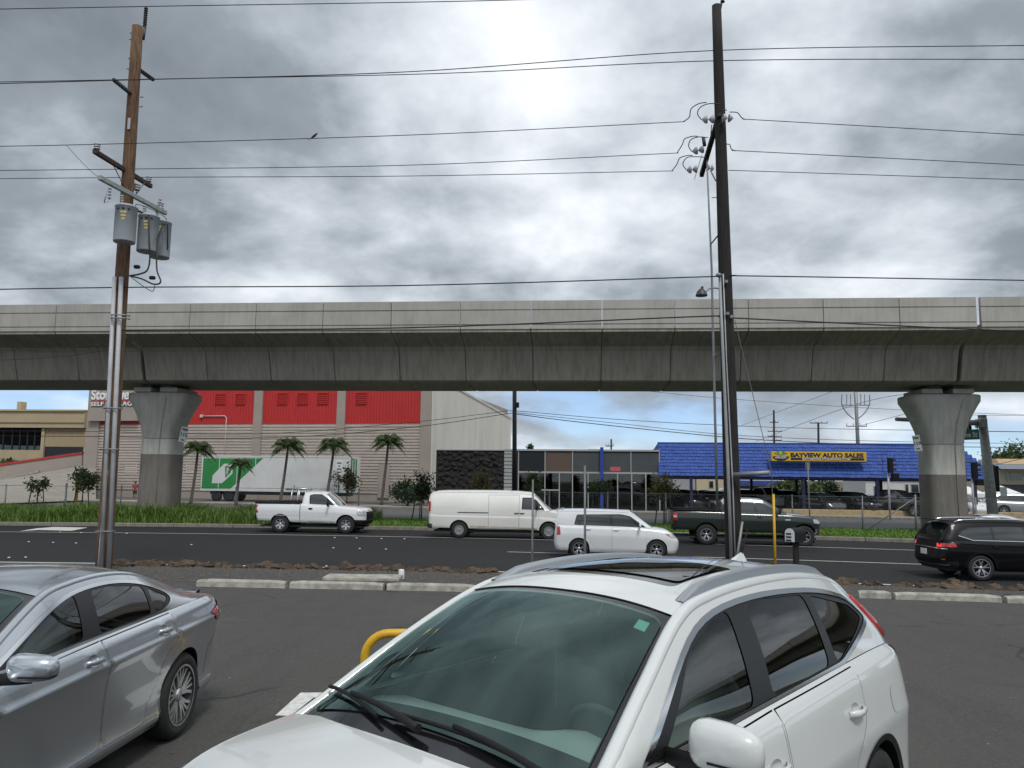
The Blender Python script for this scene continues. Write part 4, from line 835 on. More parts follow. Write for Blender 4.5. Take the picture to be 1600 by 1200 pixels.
def islandmat(name, a, b):
    m = bpy.data.materials.new(name); m.use_nodes = True; nt = m.node_tree; N, Lk, Mth, Ramp, Mix = nodes_of(nt); bs = nt.nodes['Principled BSDF']; bs.inputs['Roughness'].default_value = .7
    g = N('NewGeometry'); Lk(Mix(g.outputs['Random Per Island'], a, b), bs.inputs['Base Color']); MATS[name] = m
pm('stucco_taupe', (.33, .285, .25), .9, noise=(.8, .10)); pm('metal_red', (.46, .022, .022), .55, noise=(.7, .10)); pm('siding_beige', (.58, .51, .46), .7, noise=(1.5, .10)); pm('panel_white', (.66, .63, .56), .8, noise=(.35, .16), stretch=(1, 1, .3))
pm('letter_white', (.75, .75, .74), .5); pm('letter_dark', (.02, .02, .022), .6); pm('tan_stucco', (.42, .34, .22), .9, noise=(.6, .1)); pm('tan_dark', (.20, .155, .09), .9, noise=(.6, .1)); pm('rail_red', (.42, .04, .035), .6, noise=(3, .2))
pm('ramp_concrete', (.27, .25, .215), .9, noise=(.5, .25), bump=(30, .2), stretch=(.5, 2, 1)); pm('trailer_white', (.60, .61, .61), .6, noise=(.9, .10)); pm('trailer_green', (.022, .22, .055), .5, noise=(1, .12))
pm('lava_wall', (.020, .018, .018), .9, noise=(3.5, .6), bump=(7, 1.0)); pm('mullion', (.42, .42, .42), .5, .3); pm('brown_panel', (.105, .075, .06), .8, noise=(1, .1)); pm('grey_panel', (.07, .075, .08), .35, noise=(.8, .15)); pm('blue_paint', (.018, .055, .30), .55, noise=(2, .15)); islandmat('roof_blue', (.016, .058, .28), (.026, .088, .38))
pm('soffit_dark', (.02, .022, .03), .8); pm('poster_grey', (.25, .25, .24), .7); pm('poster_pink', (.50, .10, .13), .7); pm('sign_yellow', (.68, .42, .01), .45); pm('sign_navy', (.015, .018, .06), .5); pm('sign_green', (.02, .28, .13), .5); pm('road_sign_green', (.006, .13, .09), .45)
def storage():
    P = Plane(672, 77, -.22); r = P.root('storage_building', 'large red and beige metal clad storage building with white side wall', 'building'); X = P.X; L = X(130); H = 12.4
    bxp('core_wall', 'stucco_taupe', r, L, -.02, .30, 34, -.2, H - .35)
    bxp('plinth', 'stucco_taupe', r, L, 0, .1, .4, -.2, 1.0)
    bays = [(150, 392), (405, 523), (536, 655)]; zr = P.Z(400, 662.5)
    for a, b in ((130.5, 150), (392, 405), (523, 536), (655, 672)): bxp('pilaster', 'stucco_taupe', r, X(a), X(b), -.12, .298, -.2, H)
    for a, b in bays:
        x0, x1 = X(a) + .01, X(b) - .01; m = MB(); n = int((x1 - x0) / .32)
        for i in range(n): m.box((x0 + (i + .5) * (x1 - x0) / n, .09, (zr + H) / 2), ((x1 - x0) / n * .86, .03, H - zr))
        m.box(((x0 + x1) / 2, .20, (zr + H) / 2), (x1 - x0, .19, H - zr)); m.build('red_cladding', 'metal_red', r)['kind'] = 'stuff'
        m = MB(); pitch = .30; k = int((zr - .9) / pitch)
        for i in range(k):
            z = .9 + i * pitch; m.add([(x0, .16, z), (x1, .16, z), (x1, .02, z + .01), (x0, .02, z + .01), (x1, -.01, z + .185), (x0, -.01, z + .185), (x1, .16, z + .20), (x0, .16, z + .20), (x1, .16, z + pitch), (x0, .16, z + pitch)], [(0, 1, 2, 3), (3, 2, 4, 5), (5, 4, 6, 7), (7, 6, 8, 9)])
        m.build('siding', 'siding_beige', r)['kind'] = 'stuff'
        bxp('siding_back', 'siding_beige', r, x0, x1, .17, .29, .5, zr - .01)
    def louvre(x0, x1, y0, y1, mat, n=5):
        a, b = X(x0), X(x1); z1, z0 = P.Z((x0 + x1) / 2, y0), P.Z((x0 + x1) / 2, y1); v = MB()
        for (q0, q1, w0, w1) in ((a, b, z1, z1 + .06), (a, b, z0 - .06, z0), (a - .05, a, z0 - .06, z1 + .06), (b, b + .05, z0 - .06, z1 + .06)): v.box(((q0 + q1) / 2, .02, (w0 + w1) / 2), (q1 - q0, .12, w1 - w0))
        o = v.build('vent', mat, r)
        bxp('vent_back', mat, o, a, b, .04, .09, z0, z1)
        for i in range(n): MB().box(((a + b) / 2, .02, z0 + (i + .5) * (z1 - z0) / n), (b - a, .11, .03), rx=-.7).build('slat', mat, o)
    for x0, x1, y0, y1 in ((330, 345, 616, 631), (362, 376, 616, 631), (428, 443, 615, 631), (459.5, 475, 615, 631), (491.5, 507, 614.5, 630.5), (552.5, 568, 614, 630.5)): louvre(x0, x1, y0, y1, 'metal_red')
    for x0, x1, y0, y1 in ((196, 212, 724, 739), (291, 306, 724, 738)): louvre(x0, x1, y0, y1, 'siding_beige')
    bxp('door', 'stucco_taupe', r, X(591), X(609), -.06, .0, .5, P.Z(600, 725)); 
    mb = MB(); z = P.Z(330, 650); mb.tube([(X(310), -.02, z), (X(346), -.02, z), (X(349), -.02, z - .2), (X(349), -.02, 2.5)], .05, 6); mb.box((X(310), -.05, z), (.3, .2, .3)); mb.build('drain_pipe', 'siding_beige', r)
    # sign block with lettering
    xa, xb = X(131, -.5), X(208, -.5); zb, zt = P.Z(170, 657.5, -.5), H + .3
    sb = bxp('sign_panel', 'stucco_taupe', r, xa, xb, -.55, -.10, zb, zt)
    zl = P.Z(160, 624.0, -.6); text('lettering', 'StorQuest', 1.5, 'letter_white', sb, (X(133.5, -.6), -.60, zl), (R(90), 0, 0), .05, .035, fitw=X(206, -.6) - X(133.5, -.6))
    bxp('sign_rule', 'metal_red', sb, X(133.5, -.6), X(206, -.6), -.60, -.555, P.Z(160, 627.0, -.6), P.Z(160, 625.8, -.6))
    text('lettering', 'SELF STORAGE', .62, 'letter_dark', sb, (X(134.3, -.6), -.585, P.Z(160, 634.6, -.6)), (R(90), 0, 0), .03, .03, fitw=X(205, -.6) - X(134, -.6))
    text('lettering', 'SELF STORAGE', .62, 'letter_white', sb, (X(134, -.6), -.64, P.Z(160, 634.1, -.6)), (R(90), 0, 0), .02, .012, fitw=X(204.6, -.6) - X(134, -.6))
    # white side wall of tall panels stepping back
    ds = [0, 4.2, 8.6, 13.0, 17.0, 21.2, 24.8, 28.6, 32.0, 35.5]
    for a, b in zip(ds[:-1], ds[1:]):
        ha, hb = 12.45 - .045 * a, 12.45 - .045 * b
        MB().prism([(0, a + .03, -.2), (0, b - .03, -.2), (0, b - .03, hb), (0, a + .03, ha)], (.14, 0, 0)).build('wall_panel', 'panel_white', r)
        MB().prism([(.0, a - .05, ha + .003), (.0, b - .05, hb + .003), (.0, b - .05, hb + .24), (.0, a - .05, ha + .24)], (.22, 0, 0)).build('roof_trim', 'panel_white', r)
    bxp('seam_back', 'tan_dark', r, -.02, .05, .3, 35.4, -.2, 10.5)
storage()
def trailer():
    P = Plane(433, 73.5, -.20); r = P.root('box_trailer', 'long white box trailer with green end panel parked before the siding', 'trailer'); X = P.X; x0, x1 = X(314), X(545); zt, zb = P.Z(430, 712.5), P.Z(430, 768)
    bxp('box', 'trailer_white', r, x0, x1, 0, 2.5, zb, zt, .03); bxp('top_rail', 'trailer_white', r, x0, x1, -.03, 0, zt - .12, zt + .02); bxp('bottom_rail', 'trailer_white', r, x0, x1, -.03, 0, zb - .02, zb + .16)
    def q(pts, mat, nm, o): MB().prism([(X(a), -o, P.Z(a, b)) for a, b in pts], (0, o - .001, 0)).build(nm, mat, r)
    q([(316.5, 716), (410, 716), (361, 763.5), (315.8, 763.5)][::-1], 'trailer_green', 'green_panel', .012)
    q([(331.5, 755), (332.5, 742.5), (349.5, 724.5), (363, 724.5), (363, 740), (347.5, 755)][::-1], 'trailer_white', 'emblem', .02)
    q([(351, 728.5), (360.5, 728.5), (360.5, 738), (352.5, 747)][::-1], 'trailer_green', 'emblem', .028); q([(354, 731), (358, 731), (358, 735), (356, 735), (356, 741), (354, 742.5)][::-1], 'trailer_white', 'emblem', .034)
    for i in range(1, 8): x = x0 + (x1 - x0) * i / 8; bxp('post_seam', 'trailer_white', r, x - .03, x + .03, -.022, 0, zb + .16, zt - .12)
    bxp('end_frame', 'trailer_white', r, x1, x1 + .08, .0, 2.5, zb, zt)
    for i in range(4): bxp('end_stripe', 'trailer_green' if i < 3 else 'trailer_white', r, x1 + .08, x1 + .11, .2 + i * .55, .45 + i * .55, zb + .3, zt - .2)
    for x in (x0 + 1.6, x0 + 2.9):
        for y in (.25, 2.25): MB().lathe([(.001, -.12), (.3, -.14), (.5, -.12), (.5, .12), (.3, .14), (.001, .12)], 20, (x, y, .62), 'Y').build('wheel', 'rubber', r)
    bxp('chassis', 'steel_dark', r, x0 + .6, x1 - .3, .7, 1.8, zb - .35, zb - .01)
    for y in (.4, 2.1): bxp('landing_leg', 'steel_dark', r, x1 - 2.2, x1 - 2.05, y - .06, y + .06, .12, zb)
trailer()
def tan_building():
    P = Plane(60, 95, -.10); r = P.root('tan_building', 'tan flat roofed office building with dark ribbon windows behind the ramp', 'building'); X, Z = P.X, P.Z
    x0, x1 = X(-60), X(129.5); bxp('upper_wall', 'tan_stucco', r, x0, x1, -.5, 16, Z(60, 668.5), Z(60, 643)); bxp('roof_trim', 'tan_stucco', r, x0, x1 + .05, -.7, 16.2, Z(60, 643), Z(60, 640.5)); bxp('band', 'tan_dark', r, x0, x1, -.56, -.5, Z(60, 662), Z(60, 660))
    bxp('wall', 'tan_stucco', r, X(66), x1, 0, 15, -.2, Z(60, 668.6)); bxp('wall_below', 'tan_stucco', r, x0, X(61), 0, 15, -.2, Z(30, 703)); bxp('pier_wall', 'tan_stucco', r, X(61), X(66) - .002, -.2, 15, -.2, Z(60, 668.6))
    bxp('glass_back', 'soffit_dark', r, x0, X(61), .5, .6, Z(30, 703), Z(60, 668.6))
    xs = [X(-60), X(-30), X(0), X(14), X(26), X(38), X(49.5), X(61)]
    for a, b in zip(xs[:-1], xs[1:]):
        w = bxp('window', 'soffit_dark', r, b - .12, b, .05, .3, Z(30, 703), Z(60, 668.6)); bxp('pane', 'glass_shop', w, a + .003, b - .13, .15, .18, Z(30, 703), Z(30, 672))
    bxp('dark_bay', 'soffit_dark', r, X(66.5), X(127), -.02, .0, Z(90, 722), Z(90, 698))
    for i in range(26): xx = X(67) + (x1 - X(67)) * i / 26; bxp('batten', 'tan_stucco', r, xx, xx + .07, -.05, -.003, Z(90, 697.5), Z(60, 669.5))
    bxp('roof_vent', 'tan_stucco', r, X(-2), X(4.5), 2, 3, Z(60, 641), Z(2, 625))
tan_building()
def ramp():
    f0, f1 = ground(-60, 789, .16), ground(150, 781, .16); b0, b1 = at(-60, 760, 88), at(150, 724, 88); n = 6; V = []
    for j in range(n + 1):
        t = j / n; e = t * t * (3 - 2 * t) * .35 + t * .65
        for a, b in ((f0, b0), (f1, b1)): p = a.lerp(b, t); V.append((p.x, p.y, a.z + (b.z - a.z) * e))
    struct(MB().add(V, [(2 * j, 2 * j + 1, 2 * j + 3, 2 * j + 2) for j in range(n)], True).build('driveway', 'ramp_concrete'))
    r = thing('retaining_wall', 'taupe ramp wall with a bright red top rail climbing to the right', 'wall', tuple(at(0, 745, 88.2)), 0); o = r.location
    A = [at(-60, 759, 88.3), at(128, 728, 88.3), at(128, 708.5, 88.3), at(-60, 735.5, 88.3)]; MB().prism([p - o - Vector((0, 0, .6 * (i < 2))) for i, p in enumerate(A)], (0, .3, 0)).build('wall_face', 'stucco_taupe', r)
    Bq = [at(-60, 736, 88.2), at(128, 709, 88.2), at(128, 706, 88.2), at(-60, 732.5, 88.2)]; MB().prism([p - o for p in Bq], (0, .45, 0)).build('top_rail', 'rail_red', r)
    MB().prism([at(-60, 762, 87.9) - o, at(60, 738, 87.9) - o, at(60, 735.5, 87.9) - o, at(-60, 759, 87.9) - o], (0, .25, 0)).build('ramp_kerb', 'concrete', r)
ramp()
def showroom():
    P = Plane(810, 64, -.15); r = P.root('showroom_building', 'low glass fronted showroom with dark stone end wall and blue pilaster', 'building'); X, Z = P.X, P.Z
    zt = Z(900, 704.5); zb = .1; zm1, zm0 = Z(894, 737), Z(894, 739.5)
    # stone end wall of rough blocks
    xa, xb = X(681), X(787); bxp('stone_backing', 'lava_wall', r, xa, xb, .10, 8, -.2, zt - .02); rr = random.Random(5); wl = bxp('stone_wall', 'lava_wall', r, xa, xb, -.0, .09, -.2, zt - .05)
    ms = [MB().blob((0, 0, 0), (.5, .5, .5), 80 + i, .25, 7, 4).mesh('stone') for i in range(5)]
    for j in range(11):
        x = xa + .1
        while x < xb - .15:
            w = rr.uniform(.3, .7); w = min(w, xb - x); o = mkobj('stone', ms[rr.randrange(5)], 'lava_wall', r, (x + w / 2, -.02, .2 + (j + .5 + rr.uniform(-.35, .35)) * (zt - .35) / 11), rr.uniform(-.4, .4)); o.rotation_euler[1] = rr.uniform(-.5, .5); o.scale = (w * rr.uniform(.8, 1.3), rr.uniform(.12, .34), rr.uniform(.3, .55)); x += w
    bxp('wall_cap', 'mullion', r, xa, xb, -.12, .3, zt - .02, zt + .06)
    m = MB(); k = 16
    for i in range(k): m.box(((X(787.5) + X(800)) / 2, .0, zb + (i + .5) * (zt - zb) / k), (X(800) - X(787.5), .06, (zt - zb) / k * .7))
    m.box(((X(787.5) + X(800)) / 2, .1, (zb + zt) / 2), (X(800) - X(787.5), .1, zt - zb)); m.build('louvre_strip', 'mullion', r)['kind'] = 'stuff'
    bxp('dark_return', 'soffit_dark', r, X(800) + .003, X(809), -.05, .3, zb, zt)
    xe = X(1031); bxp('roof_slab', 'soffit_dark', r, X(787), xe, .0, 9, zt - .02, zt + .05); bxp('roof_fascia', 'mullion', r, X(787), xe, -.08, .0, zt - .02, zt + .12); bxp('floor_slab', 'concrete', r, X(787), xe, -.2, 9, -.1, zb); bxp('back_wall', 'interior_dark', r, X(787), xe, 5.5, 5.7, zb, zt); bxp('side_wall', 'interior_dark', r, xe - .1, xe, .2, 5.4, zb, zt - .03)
    tops = [810, 851.5, 894.5, 939, 986, 1030.5]; mats = ['grey_dark', 'brown_panel', 'grey_panel', 'grey_panel', 'grey_panel']; pm('grey_dark', (.012, .012, .013), .25)
    for i, (a, b) in enumerate(zip(tops[:-1], tops[1:])): bxp('upper_panel', mats[i], r, X(a) + .04, X(b) - .04, .02, .07, zm1, zt - .1)
    bxp('mid_rail', 'mullion', r, X(809), xe, -.03, .06, zm0, zm1)
    lows = [810, 830, 851.5, 874, 894.5, 919, 942, 965, 987, 1009, 1030.5]
    for x in lows: bxp('mullion', 'mullion', r, X(x) - .04, X(x) + .04, -.028, .055, zb, zm0)
    for x in tops: bxp('mullion', 'mullion', r, X(x) - .035, X(x) + .035, -.032, .058, zm1 + .002, zt - .02)
    for a, b in zip(lows[:-1], lows[1:]): bxp('pane', 'glass_shop', r, X(a) + .042, X(b) - .042, .01, .03, zb + .1, zm0)
    bxp('transom', 'mullion', r, X(830), X(874), -.02, .05, Z(851, 766.5), Z(851, 764.5)); bxp('blue_pilaster', 'blue_paint', r, X(938), X(943), -.30, -.04, zb, Z(940, 699))
    bxp('poster', 'poster_grey', r, X(972), X(982), .05, .06, Z(977, 780), Z(977, 763)); bxp('poster', 'poster_pink', r, X(1015), X(1026), .05, .06, Z(1020, 781), Z(1020, 763)); bxp('window_sign', 'poster_pink', r, X(953.5), X(969.5), .005, .018, Z(961, 736), Z(961, 729.5))
    for x, w in ((955, .5), (990, .4), (1000, .6)): bxp('display_stand', 'poster_grey', r, X(x), X(x) + w, 1.5, 1.8, zb, 1.2)
    bxp('roof_unit', 'steel_dark', r, X(915), X(935), 3, 5, zt, zt + .25)
showroom()
def sales_canopy():
    P = Plane(1030, 62, -.13); r = P.root('sales_canopy', 'open car sales canopy with a bright blue shingled mansard roof', 'canopy'); X, Z = P.X, P.Z; W_ = X(1538); z0, z1 = 2.98, 5.50; dp = .95; rows = 10
    rr = random.Random(2); m = MB(); h = (z1 - z0) / rows
    for j in range(rows):
        za, zb = z0 + j * h - .03, z0 + (j + 1) * h + .02; ya, yb = dp * j / rows, dp * (j + 1) / rows; xe = W_ - max(0, (j - 4)) * .26; x = 0
        while x < xe - .02:
            w = min(rr.uniform(.17, .34), xe - x); t = rr.uniform(.075, .10); dz = rr.uniform(-.02, .02)
            m.add([(x + .006, ya - t, za + dz), (x + w - .006, ya - t, za + dz), (x + w - .006, yb - .01, zb), (x + .006, yb - .01, zb), (x + .006, ya + .03, za + dz), (x + w - .006, ya + .03, za + dz)], [(0, 1, 2, 3), (4, 5, 1, 0), (0, 3, 4), (1, 5, 2)]); x += w
    m.build('shingles', 'roof_blue', r)['kind'] = 'stuff'
    MB().prism([(0, .02, z0), (W_, .02, z0), (W_, .02 + dp * .4, z0 + 4 * h), (W_ - 2.2, dp, z1), (0, dp, z1)], (0, .06, 0)).build('roof_deck', 'blue_paint', r)
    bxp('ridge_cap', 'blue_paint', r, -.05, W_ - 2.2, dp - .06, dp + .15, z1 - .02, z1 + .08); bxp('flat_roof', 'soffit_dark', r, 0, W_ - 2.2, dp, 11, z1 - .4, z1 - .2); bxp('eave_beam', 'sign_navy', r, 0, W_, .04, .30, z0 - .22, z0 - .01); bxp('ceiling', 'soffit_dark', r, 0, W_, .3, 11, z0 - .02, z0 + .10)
    bxp('back_beam', 'blue_paint', r, 0, W_, 10.7, 11, z0 - .3, z0 - .03); MB().prism([(0, 0, z0), (0, 11, z0), (0, 11, z1 - .4), (0, dp, z1)], (-.04, 0, 0)).build('end_panel', 'roof_blue', r)
    for px, y in ((1080, .15), (1163, 6), (1255.5, .15), (1281, 8), (1297, 8), (1371, .15), (1371 + 60, 8), (1524, .2), (1515, 8), (1205, 9)):
        b = bxp('post', 'sign_navy', r, X(px) - .11, X(px) + .11, y - .11, y + .11, .0, z0 - .2); MB().box((X(px), y, .2), (.36, .36, .08)).build('base_plate', 'blue_paint', b)
    kb = MB().box((W_ / 2 + 5.5, -1.2, .30), (W_ - 7, .3, .5), bev=.03).build('yellow_kerb', 'kerb_yellow', r)
    # illuminated-style sign board
    xa, xb = X(1206, -.3), X(1355, -.3); za, zb = Z(1280, 721, -.3), Z(1280, 706, -.3); s = bxp('sign_board', 'sign_yellow', r, xa, xb, -.34, -.05, za, zb, .02); bxp('sign_edge', 'sign_navy', s, xa - .03, xb + .03, -.30, -.06, za - .06, za - .002)
    wd = xb - xa; ht = zb - za
    text('lettering', 'BAYVIEW AUTO SALES', .44, 'sign_navy', s, (xa + wd * .205, -.345, za + ht * .44), (R(90), 0, 0), .004, .022, fitw=wd * .765)
    bxp('sign_band', 'sign_navy', s, xa + wd * .205, xa + wd * .975, -.346, -.341, za + ht * .12, za + ht * .36); text('lettering', 'BAYVIEWAUTOHAWAII.COM', .20, 'letter_white', s, (xa + wd * .33, -.349, za + ht * .16), (R(90), 0, 0), .002, .004, fitw=wd * .50)
    cx = xa + wd * .10; MB().prism([(cx + .62 * math.cos(t), -.343, za + ht * .50 + .34 * math.sin(t)) for t in np.linspace(math.pi, 2 * math.pi, 14)], (0, -.006, 0)).build('emblem', 'sign_navy', s)
    text('lettering', '676-0271', .2, 'letter_white', s, (cx - .40, -.352, za + ht * .28), (R(90), 0, 0), .002, .004, fitw=.80)
    for t in (.55, 1.05, 2.1, 2.6): MB().prism([(cx, -.343, za + ht * .56), (cx + .50 * math.cos(t - .18), -.343, za + ht * .56 + .36 * math.sin(t - .18)), (cx + .58 * math.cos(t), -.343, za + ht * .56 + .40 * math.sin(t)), (cx + .46 * math.cos(t + .2), -.343, za + ht * .56 + .36 * math.sin(t + .2))], (0, -.006, 0)).build('emblem', 'sign_green', s)
pm('kerb_yellow', (.42, .32, .17), .8, noise=(4, .3))
sales_canopy()
def simple_block(name, label, px0, px1, py0, py1, Y, mat, roofmat=None, depth=8, wins=(), slope=-.1, base=-.1):
    P = Plane(px0, Y, slope); r = P.root(name, label, 'building'); X, Z = P.X, P.Z; x1 = X(px1); zt = Z((px0 + px1) / 2, py0)
    bxp('wall', mat, r, 0, x1, 0, depth, base, zt)
    bxp('roof', roofmat or mat, r, -.2, x1 + .2, -.3, depth + .2, zt, zt + .25)
    for (a, b, c, d) in wins:
        w = bxp('window', 'mullion', r, X(a) - .06, X(b) + .06, -.05, -.002, Z(a, d) - .06, Z(a, c) + .06); bxp('pane', 'glass_far', w, X(a), X(b), -.07, -.052, Z(a, d), Z(a, c))
    return r, P
pm('wall_grey', (.30, .31, .32), .85, noise=(.8, .1)); pm('wall_cream', (.50, .43, .30), .85, noise=(.8, .1)); pm('wall_white', (.55, .55, .53), .85, noise=(.8, .1)); pm('wall_yellow', (.55, .38, .06), .8, noise=(.8, .1)); pm('roof_tan', (.42, .30, .18), .85, noise=(1, .15)); pm('roof_slate', (.16, .20, .24), .7, noise=(1, .15)); pm('tent_white', (.68, .69, .70), .7)
simple_block('warehouse', 'plain grey warehouse wall seen under the left of the blue canopy', 1052, 1086, 742, 785, 95, 'wall_grey')
simple_block('cream_building', 'cream building with yellow end behind the sales cars', 1088, 1150, 738, 785, 100, 'wall_cream', wins=((1108, 1114, 752, 762),))
r, P = simple_block('office_building', 'white office with a blue band and yellow panel behind the sales cars', 1152, 1222, 741, 790, 98, 'wall_white')
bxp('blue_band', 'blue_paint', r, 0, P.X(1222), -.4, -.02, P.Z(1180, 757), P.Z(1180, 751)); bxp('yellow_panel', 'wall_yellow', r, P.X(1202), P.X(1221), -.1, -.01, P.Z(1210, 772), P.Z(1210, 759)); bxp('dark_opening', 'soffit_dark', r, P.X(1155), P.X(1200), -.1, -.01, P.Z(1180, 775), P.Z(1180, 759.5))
simple_block('white_house', 'small white house with blue windows left of the right pier', 1352, 1445, 748, 800, 90, 'wall_white', 'wall_white', wins=((1414, 1418, 757, 768), (1423, 1434, 757, 770), (1365, 1372, 760, 775)))
r, P = simple_block('beige_building', 'two storey beige building with tan roof at the right edge', 1562, 1660, 733, 800, 82, 'wall_cream', 'roof_slate', wins=((1571, 1574.5, 740, 751), (1579, 1596, 740, 750)), base=-.1)
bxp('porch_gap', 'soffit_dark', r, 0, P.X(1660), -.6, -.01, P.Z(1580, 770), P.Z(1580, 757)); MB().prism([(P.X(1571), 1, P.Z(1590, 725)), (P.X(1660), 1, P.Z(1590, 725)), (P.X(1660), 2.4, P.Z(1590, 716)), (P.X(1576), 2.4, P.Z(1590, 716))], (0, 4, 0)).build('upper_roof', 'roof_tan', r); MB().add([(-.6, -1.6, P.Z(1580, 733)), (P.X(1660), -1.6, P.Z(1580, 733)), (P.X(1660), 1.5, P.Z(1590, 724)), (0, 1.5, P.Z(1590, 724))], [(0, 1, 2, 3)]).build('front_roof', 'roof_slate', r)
def tent(px0, px1, py0, py1, Y, label):
    a, b = at(px0, py1, Y), at(px1, py1, Y); zt = at((px0 + px1) / 2, py0, Y).z; w = b.x - a.x; r = thing('canopy_tent', label, 'tent', (a.x, a.y, 0)); z = a.z
    MB().add([(0, 0, z), (w, 0, z), (w, w, z), (0, w, z), (w / 2, w / 2, zt), (0, 0, z - .35), (w, 0, z - .35), (w, w, z - .35), (0, w, z - .35)], [(0, 1, 4), (1, 2, 4), (2, 3, 4), (3, 0, 4), (5, 6, 1, 0), (6, 7, 2, 1), (7, 8, 3, 2), (8, 5, 0, 3)]).build('fabric_roof', 'tent_white', r)
    for x, y in ((.05, .05), (w - .05, .05), (.05, w - .05), (w - .05, w - .05)): MB().tube([(x, y, 0), (x, y, z)], .04, 6).build('leg', 'zinc', r)
tent(1505, 1541, 760, 771, 72, 'white pop-up canopy tent left of the mast arm pole'); tent(1557, 1598, 759, 771, 74, 'white pop-up canopy tent right of the mast arm pole')
# ------------------------------------------------------------------ utility poles and wires
def wood(name, a, b):
    m = bpy.data.materials.new(name); m.use_nodes = True; nt = m.node_tree; N, Lk, Mth, Ramp, Mix = nodes_of(nt); bs = nt.nodes['Principled BSDF']; bs.inputs['Roughness'].default_value = .9
    tc = N('TexCoord'); mp = N('Mapping'); mp.inputs['Scale'].default_value = (14, 14, 1.2); Lk(tc.outputs['Object'], mp.inputs[0]); n = N('TexNoise', i_Scale=1.5, i_Detail=8.0, i_Roughness=.75); Lk(mp.outputs[0], n.inputs['Vector'])
    Lk(Ramp(n.outputs[0], [(.36, a), (.62, b)]), bs.inputs['Base Color']); bp = N('Bump', i_Strength=.6, i_Distance=.02); Lk(n.outputs[0], bp.inputs['Height']); Lk(bp.outputs[0], bs.inputs['Normal']); MATS[name] = m
wood('wood_brown', (.045, .028, .018), (.19, .105, .055)); wood('wood_black', (.006, .0055, .0055), (.024, .020, .018)); wood('wood_arm', (.02, .014, .012), (.075, .05, .035))
pm('porcelain', (.42, .43, .45), .3); pm('arm_grey', (.30, .34, .32), .7, noise=(6, .25)); pm('tank_grey', (.33, .36, .39), .45, noise=(2, .12)); pm('insul_dark', (.03, .028, .03), .5); pm('label_yellow', (.5, .42, .12), .6)
def V3(p): return Vector(p)
YL, YR = 20.5, 19.5
def rel(root, p): return Vector(p) - root.location
def insul_line(mb, a, b, r, n, core=.012):
    a, b = Vector(a), Vector(b); mb.tube([a, b], core, 6)
    d = (b - a)
    for i in range(n): p = a + d * ((i + .5) / n); q = d.normalized() * (d.length / n * .32); mb.tube([p - q, p - q * .2, p + q], [r, r * .92, r * .35], 12)
pm('conduit_dark', (.30, .31, .32), .55, noise=(3, .15))
